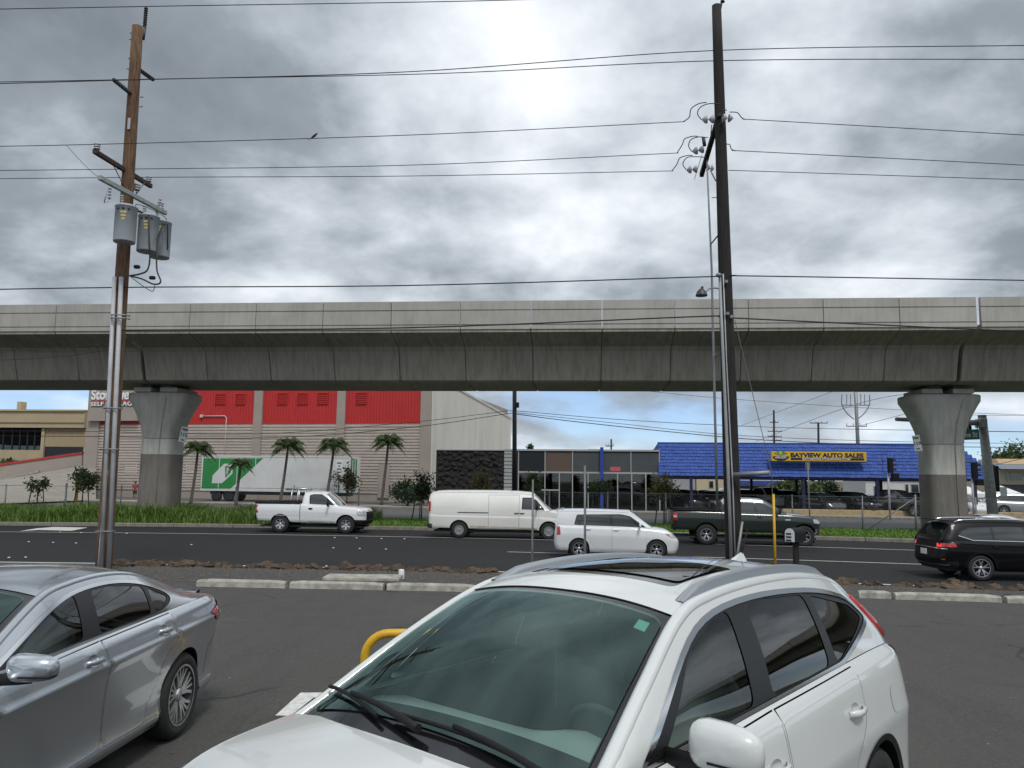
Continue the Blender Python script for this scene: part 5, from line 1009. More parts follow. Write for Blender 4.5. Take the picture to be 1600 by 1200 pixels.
def left_pole():
    b = at(163, 905, YL); b.x = -10.36; r = thing('utility_pole', 'tall brown wooden utility pole with three grey transformers and twin conduits', 'utility pole', (b.x, YL, .0)); tp = at(215, 42, YL) - r.location
    def ax(z): t = z / tp.z; return Vector((tp.x * t, tp.y * t, z))
    MB().tube([ax(z) for z in np.linspace(-.2, tp.z, 14)], [.20 - .055 * i / 13 for i in range(14)], 18).build('shaft', 'wood_brown', r)
    L = lambda px, py, Y=YL: at(px, py, Y) - r.location
    # top insulator and side posts
    m = MB(); m.tube([L(224, 62, 20.3), L(227, 42, 20.3)], .035, 8); r_ = m.build('top_bracket', 'steel_dark', r); m = MB(); insul_line(m, L(226, 42, 20.3), L(228.5, 11, 20.3), .055, 9, .03); m.build('post_insulator', 'insul_dark', r)
    for (p0, p1, Y0, Y1) in (((204, 146), (177, 124), 20.4, 18.9), ((219, 110), (240, 125), 20.6, 21.7)):
        m = MB(); insul_line(m, L(*p0, Y0), L(*p1, Y1), .06, 9, .035); m.build('post_insulator', 'insul_dark', r)
    # wooden cross arm and metal equipment arm run across the road
    def arm(p0, Y0, p1, Y1, s, mat, nm):
        a, c = L(*p0, Y0), L(*p1, Y1); d = c - a; m = MB(); an = math.atan2(d.y, d.x); el = math.asin(d.z / d.length); m.box((0, 0, 0), (d.length, s[0], s[1]), ry=-el, rz=an, bev=.01); return m.build(nm, mat, r, tuple((a + c) / 2))
    arm((147, 236), 19.0, (236, 291), 21.75, (.10, .12), 'wood_arm', 'cross_arm'); arm((155, 277), 18.8, (259, 333), 22.0, (.10, .12), 'arm_grey', 'equipment_arm')
    def pin(p, Y, h=.26, rr=.075):
        a = L(*p, Y); m = MB(); m.tube([a, a + Vector((0, 0, h * .35))], .02, 6); 
        for i in range(3): m.tube([a + Vector((0, 0, h * (.3 + .22 * i))), a + Vector((0, 0, h * (.42 + .22 * i))), a + Vector((0, 0, h * (.5 + .22 * i)))], [rr, rr, rr * .55], 12)
        m.build('pin_insulator', 'porcelain', r)
    pin((151, 238), 19.05); pin((232, 288), 21.7); pin((213, 302), 20.9, .3, .09); pin((251, 330), 21.85, .28)
    m = MB(); m.tube([L(176, 256, 19.8), L(198, 300, 20.4)], .012, 5); m.tube([L(226, 285, 21.3), L(212, 305, 20.8)], .012, 5); m.build('brace', 'steel_dark', r)
    # fuse cut-outs
    for p, Y in (((171, 306), 19.1), ((250, 322), 21.8)):
        a = L(*p, Y); m = MB(); insul_line(m, a + Vector((0, 0, .22)), a - Vector((0, 0, .1)), .05, 4); m.tube([a + Vector((-.06, 0, .2)), a + Vector((-.12, 0, -.18)), a + Vector((0, 0, -.15))], .014, 6); m.build('fuse_cutout', 'porcelain', r)
    # transformers
    for i, (px, py0, py1, Y) in enumerate(((194, 323, 379, 19.75), (229.5, 338, 394, 20.75), (249, 347, 403, 21.6))):
        a, c = L(px, py1, Y), L(px, py0, Y); h = c.z - a.z; t = MB(); rr = .265
        t.lathe([(.001, 0), (rr * .97, .0), (rr, .03), (rr, h - .05), (rr + .015, h - .04), (rr + .015, h - .01), (rr * .8, h + .03), (.001, h + .05)], 28, tuple(a)); tank = t.build('transformer', 'tank_grey', r)
        m = MB(); insul_line(m, a + Vector((-.1, -.05, h)), a + Vector((-.12, -.05, h + .30)), .05, 5); m.build('bushing', 'porcelain', tank)
        m = MB()
        for q in range(3): an = -1.9 + q * .5; m.box((a.x + (rr + .006) * math.cos(an), a.y + (rr + .006) * math.sin(an), a.z + h - .12), (.06, .06, .06), bev=.015)
        m.build('terminal', 'steel_dark', tank)
        m = MB(); an = -1.35
        for q in range(3): m.box((a.x + (rr + .001) * math.cos(an), a.y + (rr + .001) * math.sin(an), a.z + h - .22 - .09 * q), (.15 - .03 * q, .006, .05), rz=an + math.pi / 2)
        m.build('warning_label', 'label_yellow', tank)
    m = MB(); m.tube([L(236, 350, 20.9), L(262, 350, 21.4), L(262, 390, 21.5)], .015, 6); m.tube([L(200, 322, 19.9), L(250, 345, 21.4)], .03, 6); m.build('hanger', 'steel_dark', r)
    for i, pts in enumerate(([(232, 336, 20.5), (233, 375, 20.2), (234, 405, 20.2), (230, 422, 20.2), (219, 428, 20.3), (202, 431, 20.4)], [(255, 348, 21.2), (246, 380, 20.6), (245, 420, 20.4), (251, 440, 20.3), (240, 444, 20.3), (222, 436, 20.3), (203, 431, 20.35)], [(204, 432, 20.3), (222, 446, 20.2), (238, 455, 20.2), (242, 446, 20.2)], [(219, 336, 20.6), (212, 320, 20.5), (232, 325, 20.8), (258, 340, 21.4), (265, 362, 21.6)])):
        P = crv([L(*q) for q in pts], 8); MB().tube([tuple(q) for q in P], .022 if i < 2 else .010, 6).build('jumper_cable', 'black_wire', r)
    for p in ((214, 417), (238, 434)): MB().box(tuple(L(*p, 20.2)), (.15, .1, .09), bev=.02).build('connector', 'black_plastic', r)
    # conduits strapped to the road face
    for (x0, x1, rr, nm, mt) in ((179, 157.5, .052, 'conduit', 'conduit'), (189.5, 169, .056, 'conduit', 'conduit'), (168, 151.5, .02, 'ground_wire', 'plate_white')):
        y0 = 433 if rr > .05 else 735; MB().tube([L(x0, y0, 20.25), L(x0 + (x1 - x0) * .45, 640 if rr > .05 else 800, 20.2), L(x1, 905, 20.2)], rr, 12).build(nm, mt, r)
    for py, px in ((493, 184), (498, 184), (638, 172), (702, 167), (830, 160)):
        a = L(px + 2, py, 20.2); MB().tube([a + Vector((-.19, .05, 0)), a + Vector((-.16, -.1, 0)), a + Vector((.20, -.1, 0)), a + Vector((.26, .06, 0))], .018, 6).build('strap', 'zinc', r)
    m = MB(); m.box(tuple(L(201.5, 193, 20.32)), (.07, .02, .32)); m.build('pole_tag', 'porcelain', r)
    m = MB()
    for px, py, s in ((208, 52, -1), (207, 62, -1), (205, 92, -1), (203, 108, -1), (219, 152, 1), (218, 167, 1)): a = L(px, py, 20.4); m.tube([a, a + Vector((s * .09, 0, .01))], .012, 5)
    m.build('step_bolt', 'steel_dark', r)
left_pole()
def right_pole():
    r = thing('utility_pole', 'tall black wooden utility pole with dead-end insulators right of centre', 'utility pole', (5.45, YR, 0)); tp = at(1119.5, 9, YR) - r.location; bt = at(1147, 868, YR) - r.location
    def ax(z): t = (z - bt.z) / (tp.z - bt.z); return Vector((bt.x + (tp.x - bt.x) * t, 0, z))
    MB().tube([ax(z) for z in np.linspace(-.1, tp.z, 14)], [.215 - .095 * i / 13 for i in range(14)], 18).build('shaft', 'wood_black', r)
    L = lambda px, py, Y=YR: at(px, py, Y) - r.location
    m = MB(); m.tube([L(1124, 22), L(1127, 6), L(1129, -6)], .03, 6); m.build('top_bracket', 'steel_dark', r); m = MB(); insul_line(m, L(1129, 4), L(1130, -24), .06, 6, .03); m.build('post_insulator', 'insul_dark', r)
    a, c = L(1124, 178, 19.3), L(1096, 274, 21.6); d = c - a; m = MB(); m.box((0, 0, 0), (d.length, .11, .14), ry=-math.asin(d.z / d.length), rz=math.atan2(d.y, d.x), bev=.01); m.build('cross_arm', 'wood_black', r, tuple((a + c) / 2))
    for (p0, p1, Y) in (((1117, 186), (1096, 187), 19.2), ((1128, 184), (1146, 185), 19.2), ((1100, 233), (1081, 237), 20.6), ((1090, 264), (1072, 266), 21.3), ((1104, 262), (1116, 264), 21.2)):
        m = MB(); insul_line(m, L(*p0, Y), L(*p1, Y), .105, 2, .016); m.build('strain_insulator', 'porcelain', r)
    for pts, Y in (([(1068, 190), (1077, 183), (1080, 170), (1092, 162), (1104, 160)], 19.2), ([(1096, 187), (1090, 178), (1094, 168), (1108, 162), (1128, 163)], 19.2), ([(1058, 239), (1066, 226), (1070, 217), (1082, 213), (1090, 213)], 20.6), ([(1081, 237), (1076, 228), (1080, 218), (1092, 214), (1106, 215)], 20.6), ([(1050, 267), (1058, 256), (1062, 247), (1074, 243), (1082, 243)], 21.3), ([(1072, 265), (1067, 256), (1074, 246), (1090, 245), (1102, 246)], 21.3), ([(1140, 175), (1152, 176), (1158, 183), (1164, 187)], 19.2), ([(1133, 225), (1140, 226), (1143, 233), (1150, 236)], 19.6)):
        P = crv([L(*q, Y) for q in pts], 8); MB().tube([tuple(q) for q in P], .013, 6).build('jumper_cable', 'black_wire', r)
    m = MB(); m.tube([L(1107, 250, 21), L(1112, 195, 20.4)], .012, 5); m.tube([L(1101, 228, 20.6), L(1099, 215, 20.6)], .05, 8); m.tube([L(1112, 270, 20.8), L(1118, 282, 19.7)], .02, 5); m.tube([L(1085, 280, 21.4), L(1097, 242, 21)], .008, 5); m.build('arm_hardware', 'steel_dark', r)
    # riser pipe standing off the pole
    MB().tube([L(1104, 240, 20.9), L(1108, 330, 20.6), L(1112, 420, 20.6), L(1115, 560, 20.6), L(1117.5, 660, 20.6), L(1121, 800, 20.5)], [.022, .025, .03, .034, .034, .034], 8).build('riser_pipe', 'zinc', r)
    m = MB(); m.tube([L(1111, 381, 20.6), L(1121, 369, 19.7)], .02, 6); m.tube([L(1117, 557, 20.6), L(1129, 549, 19.6)], .02, 6); m.build('standoff', 'zinc', r)
    MB().tube([L(1124.5, 432, 19.3), L(1130, 560, 19.3), L(1137, 720, 19.3), L(1144, 905, 19.3)], [.036, .038, .04, .042], 10).build('conduit', 'conduit_dark', r)
    MB().tube([L(1130, 428, 19.35), L(1135, 560, 19.35), L(1145, 760, 19.3), L(1150, 905, 19.3)], .018, 6).build('ground_wire', 'conduit', r)
    MB().lathe([(.001, -.03), (.07, -.02), (.08, .03), (.04, .07), (.001, .08)], 14, tuple(L(1123, 431, 19.2))).build('weather_head', 'zinc', r)
    # small street lamp
    P = crv([L(1125, 451, 19.4), L(1114, 450, 19.0), L(1107, 452, 18.8), L(1102, 458, 18.7)], 8); m = MB(); m.tube([tuple(q) for q in P], .018, 8); arm_ = m.build('lamp_arm', 'zinc', r)
    a = L(1096, 457, 18.7); m = MB(); m.lathe([(.03, .10), (.06, .08), (.11, .02), (.14, -.06), (.145, -.085), (.10, -.09), (.001, -.10)], 18, tuple(a)); m.box(tuple(a + Vector((.02, 0, .12))), (.06, .06, .06), bev=.01); m.build('lamp_head', 'steel_dark', r)
    # strut and sidewalk guy
    MB().tube([L(1146, 742, 19.2), L(1203, 738.5, 18.7)], .055, 10).build('guy_strut', 'zinc', r); MB().tube([L(1148, 500, 19.3), L(1206, 739, 18.7), L(1210, 905, 18.7)], .009, 5).build('guy_wire', 'grey_wire', r)
    MB().tube([L(1208.5, 772, 18.65), L(1212, 905, 18.65)], .030, 10).build('guy_guard', 'yellow_paint', r)
    for px, py in ((1135, 440), (1137, 490), (1143, 495)): MB().box(tuple(L(px, py, 19.28)), (.07, .05, .08), bev=.01).build('bolt_plate', 'zinc', r)
    m = MB(); m.tube([L(1112, 309, 19.5), L(1139, 307, 19.5)], .01, 5); m.tube([L(1125, 172, 19.3), L(1136, 172, 19.3)], .012, 5); m.build('step_bolt', 'steel_dark', r)
    m = MB(); m.tube([L(1160, 815, 19.1), L(1152, 868, 19.1), L(1150, 905, 19.1)], .03, 6); m.build('lower_pipe', 'zinc', r)
right_pole()
def wire(pts, rad, label, mat='black_wire', sag=None):
    P = [Vector(at(*q)) for q in pts]; P = [Vector(q) for q in crv(P, 10)] if len(P) > 2 else P
    o = P[0].copy(); w = MB().tube([p - o for p in P], rad, 5, cap=False).build('overhead_wire', mat, None, tuple(o)); tag(w, label, 'wire', 'overhead wires'); return w
WI = [([(-160, 17, 20.3), (228.5, 10, 20.3), (830, -1, 20), (1130, -20, 19.5)], .012, 'topmost black wire leaving the head of the brown pole'),
      ([(-160, 135, 18.9), (178, 125.5, 18.9), (640, 112, 19), (1113, 79, 19.5), (1600, 71, 19.6), (1800, 68, 20)], .012, 'black wire just under the pole tops, upper of a close pair at the black pole'),
      ([(-160, 131, 21.7), (240, 123.5, 21.7), (680, 115, 20.8), (1115, 95, 19.6), (1600, 92.5, 19.6), (1800, 92, 20)], .012, 'black wire just under the pole tops, lower of a close pair at the black pole'),
      ([(-160, 231, 19), (150, 225.5, 19.05), (640, 211, 19.1), (1070, 190, 19.2)], .010, 'black wire carrying the small bird between the poles'),
      ([(1160, 186, 19.2), (1600, 211, 19.4), (1800, 224, 20)], .010, 'highest wire tied off on the right of the black pole'),
      ([(-160, 268, 20.8), (212, 264, 20.9), (640, 258, 20.8), (1060, 239, 20.6)], .010, 'middle wire of three tied to the black pole arm from the left'),
      ([(1143, 235, 19.7), (1600, 258, 20), (1800, 270, 20)], .010, 'middle wire of three leaving the black pole to the right'),
      ([(-160, 281, 21.8), (232, 277, 21.7), (640, 275, 21.6), (1052, 267, 21.3)], .010, 'lowest wire of three tied to the black pole arm from the left'),
      ([(1138, 266, 20.8), (1600, 281, 20.6), (1800, 288, 20)], .010, 'lowest wire of three leaving the black pole to the right'),
      ([(-160, 455, 20.3), (195, 449, 20.3), (640, 446, 20), (1118, 432, 19.4), (1160, 431, 19.4), (1600, 438, 19.6), (1800, 441, 20)], .016, 'thick cable running just above the railway parapet'),
      ([(188, 516, 20.25), (640, 512, 20), (1110, 494, 19.4), (1150, 497, 19.4), (1600, 518, 19.6), (1800, 526, 20)], .018, 'thick black cable crossing in front of the railway parapet'),
      ([(-160, 551, 20.3), (60, 545, 20.3), (178, 537, 20.25)], .007, 'upper thin service wire left of the brown pole before the girder'), ([(-160, 567, 20.3), (60, 560, 20.3), (178, 546, 20.25)], .007, 'lower thin service wire left of the brown pole before the girder'),
      ([(105, 228, 19), (120, 245, 19), (145, 270, 19), (176, 292, 19.3)], .006, 'thin drop wire curving down to the equipment arm'),
      # behind the railway
      ([(-100, 672, 52), (130, 674, 52), (400, 678, 52), (640, 660, 52), (802, 641, 52)], .018, 'upper slack cable before the storage building'), ([(-100, 680, 52), (130, 682, 52), (420, 684, 52), (640, 668, 52), (803, 645, 52)], .022, 'lower slack cable before the storage building'),
      ([(806, 642, 52), (960, 655, 54), (1120, 664, 56), (1300, 670, 58), (1700, 676, 60)], .02, 'upper black cable running right from the thin dark pole'), ([(806, 647, 52), (900, 659, 53), (1060, 676, 55), (1200, 688, 57), (1420, 697, 58), (1700, 700, 60)], .028, 'lowest thick black cable sloping down over the blue roof'), ([(806, 645, 52), (960, 661, 54), (1150, 680, 56), (1400, 690, 58), (1700, 694, 60)], .018, 'middle black cable running right from the thin dark pole'),
      ([(1000, 610, 100), (1150, 624, 100), (1400, 640, 100), (1700, 652, 100)], .03, 'far grey line under the railway above the blue roof', ), ([(1480, 648, 70), (1560, 649, 70), (1700, 651, 70)], .018, 'wire to the top of the mast arm pole'), ([(1460, 673, 70), (1560, 674.5, 70), (1700, 676, 70)], .018, 'wire crossing behind the mast arm pole'), ([(1540, 730, 60), (1600, 716, 60), (1700, 695, 60)], .02, 'slanting wire before the beige building'),
      ([(1180, 690, 150), (1337, 632, 110), (1460, 610, 90)], .035, 'rising far line left of the steel transmission pole'), ([(1150, 668, 150), (1300, 612, 110)], .03, 'rising far line left of the steel transmission pole, upper one'), ([(1345, 665, 110), (1440, 640, 100), (1520, 618, 90)], .03, 'far line right of the steel transmission pole')]
for w in WI: wire(*w[:3], mat='grey_wire' if len(w[0]) == 2 or w[0][0][2] > 90 else 'black_wire')
def bird():
    p = at(491, 213.5, 19.05); r = thing('bird', 'small dark bird perched on a wire between the poles', 'bird', tuple(p))
    V = MB(); V.tube([(-.10, 0, -.06), (-.05, 0, -.02), (.0, 0, .02), (.04, 0, .06), (.065, 0, .085), (.085, 0, .085)], [.008, .022, .034, .026, .02, .004], 10); V.build('body', 'insul_dark', r); MB().box((-.13, 0, -.085), (.09, .02, .006), ry=.6).build('tail', 'insul_dark', r)
bird()
def plain_pole(px0, py0, px1, py1, Y, r0, r1, label, mat='wood_black', name='utility_pole', arms=()):
    a, b = at(px0, py0, Y), at(px1, py1, Y); r = thing(name, label, 'utility pole', tuple(a)); MB().tube([(0, 0, 0), tuple(b - a)], [r0, r1], 10).build('shaft', mat, r)
    for (x0, x1, y) in arms:
        p, q = at(x0, y, Y) - a, at(x1, y, Y) - a; MB().tube([p, q], .07, 6).build('cross_arm', mat, r); m = MB()
        for t in np.linspace(0, 1, 4): c = p.lerp(q, t); m.tube([c, c + Vector((0, 0, .5))], .06, 6)
        m.build('pin_insulator', 'porcelain', r)
    return r
r = plain_pole(804, 800, 804, 560, 52, .16, .13, 'thin dark wooden pole standing before the showroom', arms=()); MB().box((.1, -.1, 7.0), (.25, .3, .35), bev=.03).build('cable_clamp', 'black_plastic', r)
plain_pole(1211, 770, 1209, 641, 150, .22, .18, 'distant dark pole with three short arms behind the blue roof', arms=((1203, 1216, 660), (1200, 1221, 674), (1200, 1221, 682), (1200, 1221, 688)))
r = plain_pole(1280, 770, 1278.5, 660, 130, .2, .17, 'distant wooden pole with one arm above the blue roof', arms=((1266, 1293, 661),))
r = plain_pole(1344, 770, 1335, 575, 110, .28, .22, 'far grey steel transmission pole with forked arms above the blue roof', 'zinc', arms=((1315, 1359, 633), (1323, 1354, 666)))
a = Vector(r.location); m = MB()
for s in (-1, 1):
    P = crv([at(1337 + s * 3, 655, 110) - a, at(1337 + s * 14, 645, 110) - a, at(1337 + s * 21.5, 632, 110) - a, at(1337 + s * 21.5, 616, 110) - a], 6); m.tube([tuple(q) for q in P], .08, 6)
    for k in (8, 14): m.tube([at(1337 + s * k, 633, 110) - a, at(1337 + s * k, 616, 110) - a], .06, 5)
m.build('forked_arm', 'zinc', r)
plain_pole(955, 760, 955, 686, 130, .16, .13, 'distant pole with floodlights above the showroom roof', arms=((947, 958, 697),))
# ------------------------------------------------------------------ street furniture
def post(px, py, Y, top, w, label, mat='zinc', name='sign_post', blade=None):
    a = at(px, py, Y); r = thing(name, label, 'post', (a.x, a.y, .1)); z = at(px, top, Y).z - .1; m = MB()
    m.add([(-w, 0, -.2), (-w * .4, .02, -.2), (w * .4, .02, -.2), (w, 0, -.2), (-w, 0, z), (-w * .4, .02, z), (w * .4, .02, z), (w, 0, z)], [(0, 1, 5, 4), (1, 2, 6, 5), (2, 3, 7, 6)]); m.tube([(0, .03, -.2), (0, .03, z - .02)], w * .6, 6); m.build('channel', mat, r)
    if blade: MB().box((0, .06, z - blade[1] / 2), (blade[0], .012, blade[1])).build('sign_blade', mat, r)
    return r
post(831.5, 905, 18.2, 749, .024, 'grey steel post standing before the white van'); post(914, 905, 18.6, 727, .028, 'taller grey steel post standing before the boxy white car', blade=(.05, .35))
def letterbox():
    a = at(1243, 905, 17.6); r = thing('letterbox', 'black round topped letterbox with white front on a dark post', 'mailbox', (a.x, a.y, .25)); c = at(1243, 838, 17.6) - r.location
    n = 12; V = []; w, h, L_ = .125, .115, .42
    prof = [(-w, -h), (-w, h * .6)] + [(-w * math.cos(t), h * .6 + w * .95 * math.sin(t)) for t in np.linspace(.2, math.pi - .2, n)] + [(w, h * .6), (w, -h)]
    an = -.93
    def tr(x, y, z): return (c.x + x * math.cos(an) - y * math.sin(an), c.y + x * math.sin(an) + y * math.cos(an), c.z + z)
    k = len(prof); b = MB().add([tr(x, y, z) for y in (-L_ / 2, L_ / 2) for x, z in prof], [(i, (i + 1) % k, k + (i + 1) % k, k + i) for i in range(k)] + [tuple(range(k)), tuple(range(k, 2 * k))[::-1]]).build('box', 'black_plastic', r)
    d = MB().add([tr(x * .93, y, z * .95) for y in (-L_ / 2 - .012, -L_ / 2 - .002) for x, z in prof], [tuple(range(k)), tuple(range(k, 2 * k))[::-1]] + [(i, (i + 1) % k, k + (i + 1) % k, k + i) for i in range(k)]).build('door', 'plate_white', r)
    m = MB()
    for i in range(3): p = tr(-.02, -L_ / 2 - .016, .06 - i * .07); m.box(p, (.13, .004, .035), rz=an)
    m.build('number_marks', 'ink_black', d); MB().box((c.x, c.y, (c.z - h) / 2 - .2), (.11, .11, c.z - h + .4), bev=.01).build('post', 'wood_black', r)
letterbox()
def marker():
    p = ground(627, 903, .28); r = thing('marker_post', 'short white plastic marker standing on the gravel', 'marker', tuple(p)); MB().lathe([(.07, -.1), (.07, .17), (.055, .20), (.001, .205)], 14).build('tube', 'plate_white', r)
marker()
def hoop():
    a = at(569, 1040, 8.9); z0 = LOT(8.9); r = thing('hoop_barrier', 'yellow steel hoop barrier partly behind the crossover windscreen', 'barrier', (a.x, 8.9, z0)); w = 1.12; h = at(600, 990, 8.9).z - z0
    P = [(0, 0, -.1), (0, 0, h - .28)] + [(.26 - .26 * math.cos(t), 0, h - .26 + .26 * math.sin(t)) for t in np.linspace(.2, math.pi / 2, 7)] + [(w - .26 + .26 * math.sin(t), 0, h - .26 + .26 * math.cos(t)) for t in np.linspace(0, math.pi / 2 - .2, 7)] + [(w, 0, h - .28), (w, 0, -.1)]
    MB().tube(P, .046, 14).build('hoop_tube', 'yellow_paint', r, None, .1); m = MB()
    for x in (0, w): m.tube([(x, 0, -.02), (x, 0, .02)], .11, 12)
    m.build('base_flange', 'yellow_paint', r, None, .1)
hoop()
def mast_arm_pole():
    a, b = at(1554, 822, 46), at(1534.5, 650, 46); r = thing('mast_arm_pole', 'thick grey galvanised traffic pole with mast arm beside the right pier', 'traffic pole', (a.x, a.y, 0)); t = b - r.location; q = a - r.location
    MB().tube([(q.x, q.y, -.2), tuple(t)], [.31, .23], 16).build('shaft', 'galv', r); MB().tube([tuple(t), tuple(t + Vector((0, 0, .06)))], [.25, .20], 14).build('cap', 'galv', r)
    m0 = at(1531, 661, 46) - r.location; m1 = at(1400, 655, 45) - r.location; MB().tube([m0, m1], [.17, .11], 12).build('mast_arm', 'galv', r); MB().box(tuple(at(1533, 661.5, 45.9) - r.location), (.40, .62, .50), bev=.02).build('arm_clamp', 'galv', r)
    s = at(1504, 679.5, 45.6) - r.location; sg = MB().box((0, 0, 0), (2.1, .03, .60), bev=.01).build('street_name_sign', 'road_sign_green', r, tuple(s)); sg.rotation_euler = (0, R(-3), .12)
    text('lettering', 'okane St', .42, 'letter_white', sg, (-.42, -.022, -.14), (R(90), 0, 0), .003, .008, fitw=1.34)
    m = MB(); 
    for px in (1513, 1527): m.tube([at(px, 665, 45.6) - r.location, at(px, 671, 45.6) - r.location], .03, 6)
    m.build('sign_hanger', 'galv', r); MB().box(tuple(at(1512.5, 668.5, 45.9) - r.location), (.3, .3, .28), bev=.03).build('detector', 'black_plastic', r)
    MB().box(tuple(at(1557, 748, 46.3) - r.location), (.18, .3, 1.5), bev=.03).build('signal_back', 'black_plastic', r)
    sp_ = at(1568, 768, 45.5) - r.location; MB().box(tuple(sp_), (.4, .02, .5)).build('small_sign', 'sign_white', r)
pm('galv', (.33, .35, .33), .6, .2, noise=(5, .35))
mast_arm_pole()
def traffic_signal(px, py, Y, base, label, ped=False):
    c = at(px, py, Y); r = thing('traffic_signal', label, 'traffic light', (c.x, c.y, 0)); z = c.z; MB().tube([(-.1, .15, 0), (-.1, .15, z - .45)], .07, 10).build('pole', 'conduit', r)
    hb = MB().box((0, 0, z), (.34, .25, 1.05), bev=.03).build('housing', 'black_plastic', r); m = MB(); ln = MB()
    for i in (-1, 0, 1):
        zz = z + i * .33; V = [(.13 * math.cos(t), y, zz + .13 * math.sin(t)) for y in (-.125, -.40) for t in np.linspace(-.2, math.pi + .2, 12)]; m.add([(v[1] * -1 * .9 + .0, v[0], v[2]) for v in V], [(k, k + 1, 13 + k, 12 + k) for k in range(11)]); ln.lathe([(.001, .13), (.12, .13)], 14, (0, 0, zz), 'X')
    m.build('visor', 'black_plastic', hb); ln.build('lens', 'steel_dark', hb)
    m = MB(); m.tube([(-.1, .15, z - .5), (-.1, .15, z + .62)], .03, 6); m.tube([(-.45, .15, z + .5), (-.1, .15, z + .5)], .02, 5); m.tube([(-.45, .15, z - .55), (-.1, .15, z - .55)], .02, 5); m.tube([(-.45, .15, z - .55), (-.45, .15, z + .5)], .02, 5); m.build('bracket', 'steel_dark', r)
    MB().box((.35, .1, z - .75), (.5, .3, .42), bev=.04).build('pedestrian_head', 'black_plastic', r)
traffic_signal(1391, 727, 55, 803, 'black traffic light on a grey post left of the right pier'); traffic_signal(1522.5, 735, 51, 805, 'black traffic light on a blue grey post between the right pier and mast arm pole')
post(1265, 803, 53, 722, .05, 'slim grey sign post before the blue roof sign', blade=(.30, .5))
# fence along the median
def fence():
    r = thing('chain_link_fence', 'low chain link fence with grey posts running along the grassy median', 'fence', (0, 0, 0)); lf = lambda x: float(KB(x)) + 5.4
    P = []
    for px in (-40, 19, 112, 197, 283, 375, 470, 565, 660, 760, 860, 950, 1040, 1130, 1235, 1343, 1425, 1520, 1610):
        x = (px - 800) / F_PX * 44
        for _ in range(6): x = (px - 800) / F_PX * lf(x)
        P.append((x, lf(x)))
    for i, (x, y) in enumerate(P):
        big = i in (2, 16); MB().tube([(x, y, 0), (x + random.uniform(-.05, .05), y, 2.05 if big else 1.95)], .055 if big else .04, 8).build('post', 'zinc', r)
    for a, b in zip(P[:-1], P[1:]):
        d = math.hypot(b[0] - a[0], b[1] - a[1]); an = math.atan2(b[1] - a[1], b[0] - a[0]); o = MB().add([(0, 0, .15), (d, 0, .15), (d, 0, 1.9), (0, 0, 1.9)], [(0, 1, 2, 3)]).build('mesh_panel', 'chain_link', r, (a[0], a[1], 0), an)
    a, b = P[15], P[16]; MB().tube([(a[0] + .2, a[1], .2), (b[0], b[1], 1.85)], .03, 6).build('brace', 'zinc', r)
    m = MB(); m.tube([(x, y, 1.88) for x, y in P], .012, 5, cap=False); m.build('tension_wire', 'zinc', r)
fence()
# ------------------------------------------------------------------ vegetation
def leafmat(name, a, b):
    m = bpy.data.materials.new(name); m.use_nodes = True; nt = m.node_tree; N, Lk, Mth, Ramp, Mix = nodes_of(nt); bs = nt.nodes['Principled BSDF']; bs.inputs['Roughness'].default_value = .6
    g = N('NewGeometry'); Lk(Mix(g.outputs['Random Per Island'], a, b), bs.inputs['Base Color']); tr = N('BsdfTranslucent'); Lk(Mix(g.outputs['Random Per Island'], a, b), tr.inputs[0]); mx = N('MixShader', i_0=.3); Lk(bs.outputs[0], mx.inputs[1]); Lk(tr.outputs[0], mx.inputs[2]); Lk(mx.outputs[0], nt.nodes['Material Output'].inputs[0]); MATS[name] = m
leafmat('leaf_palm', (.020, .045, .012), (.065, .10, .025)); leafmat('leaf_dark', (.012, .03, .010), (.035, .065, .02)); leafmat('leaf_mid', (.035, .065, .018), (.10, .13, .04)); leafmat('leaf_dry', (.09, .08, .03), (.16, .15, .06)); leafmat('grass_tall', (.06, .13, .018), (.19, .28, .06)); leafmat('grass_short', (.07, .16, .02), (.20, .33, .06))
pm('bark', (.07, .055, .042), .9, noise=(6, .4)); pm('palm_bark', (.10, .09, .075), .9, noise=(7, .4)); pm('stake', (.06, .045, .035), .9, noise=(6, .3))
def quads(name, C, A, B, mat, parent=None, label=None):
    """leaf quads (kite shaped) from centres and two half-axes"""
    n = len(C); V = np.stack([C - A, C - A * .1 - B, C + A, C - A * .1 + B], 1); Fc = np.arange(4 * n).reshape(n, 4)
    me = bpy.data.meshes.new(name); me.from_pydata(V.reshape(-1, 3).tolist(), [], Fc.tolist()); return mkobj(name, me, mat, parent)
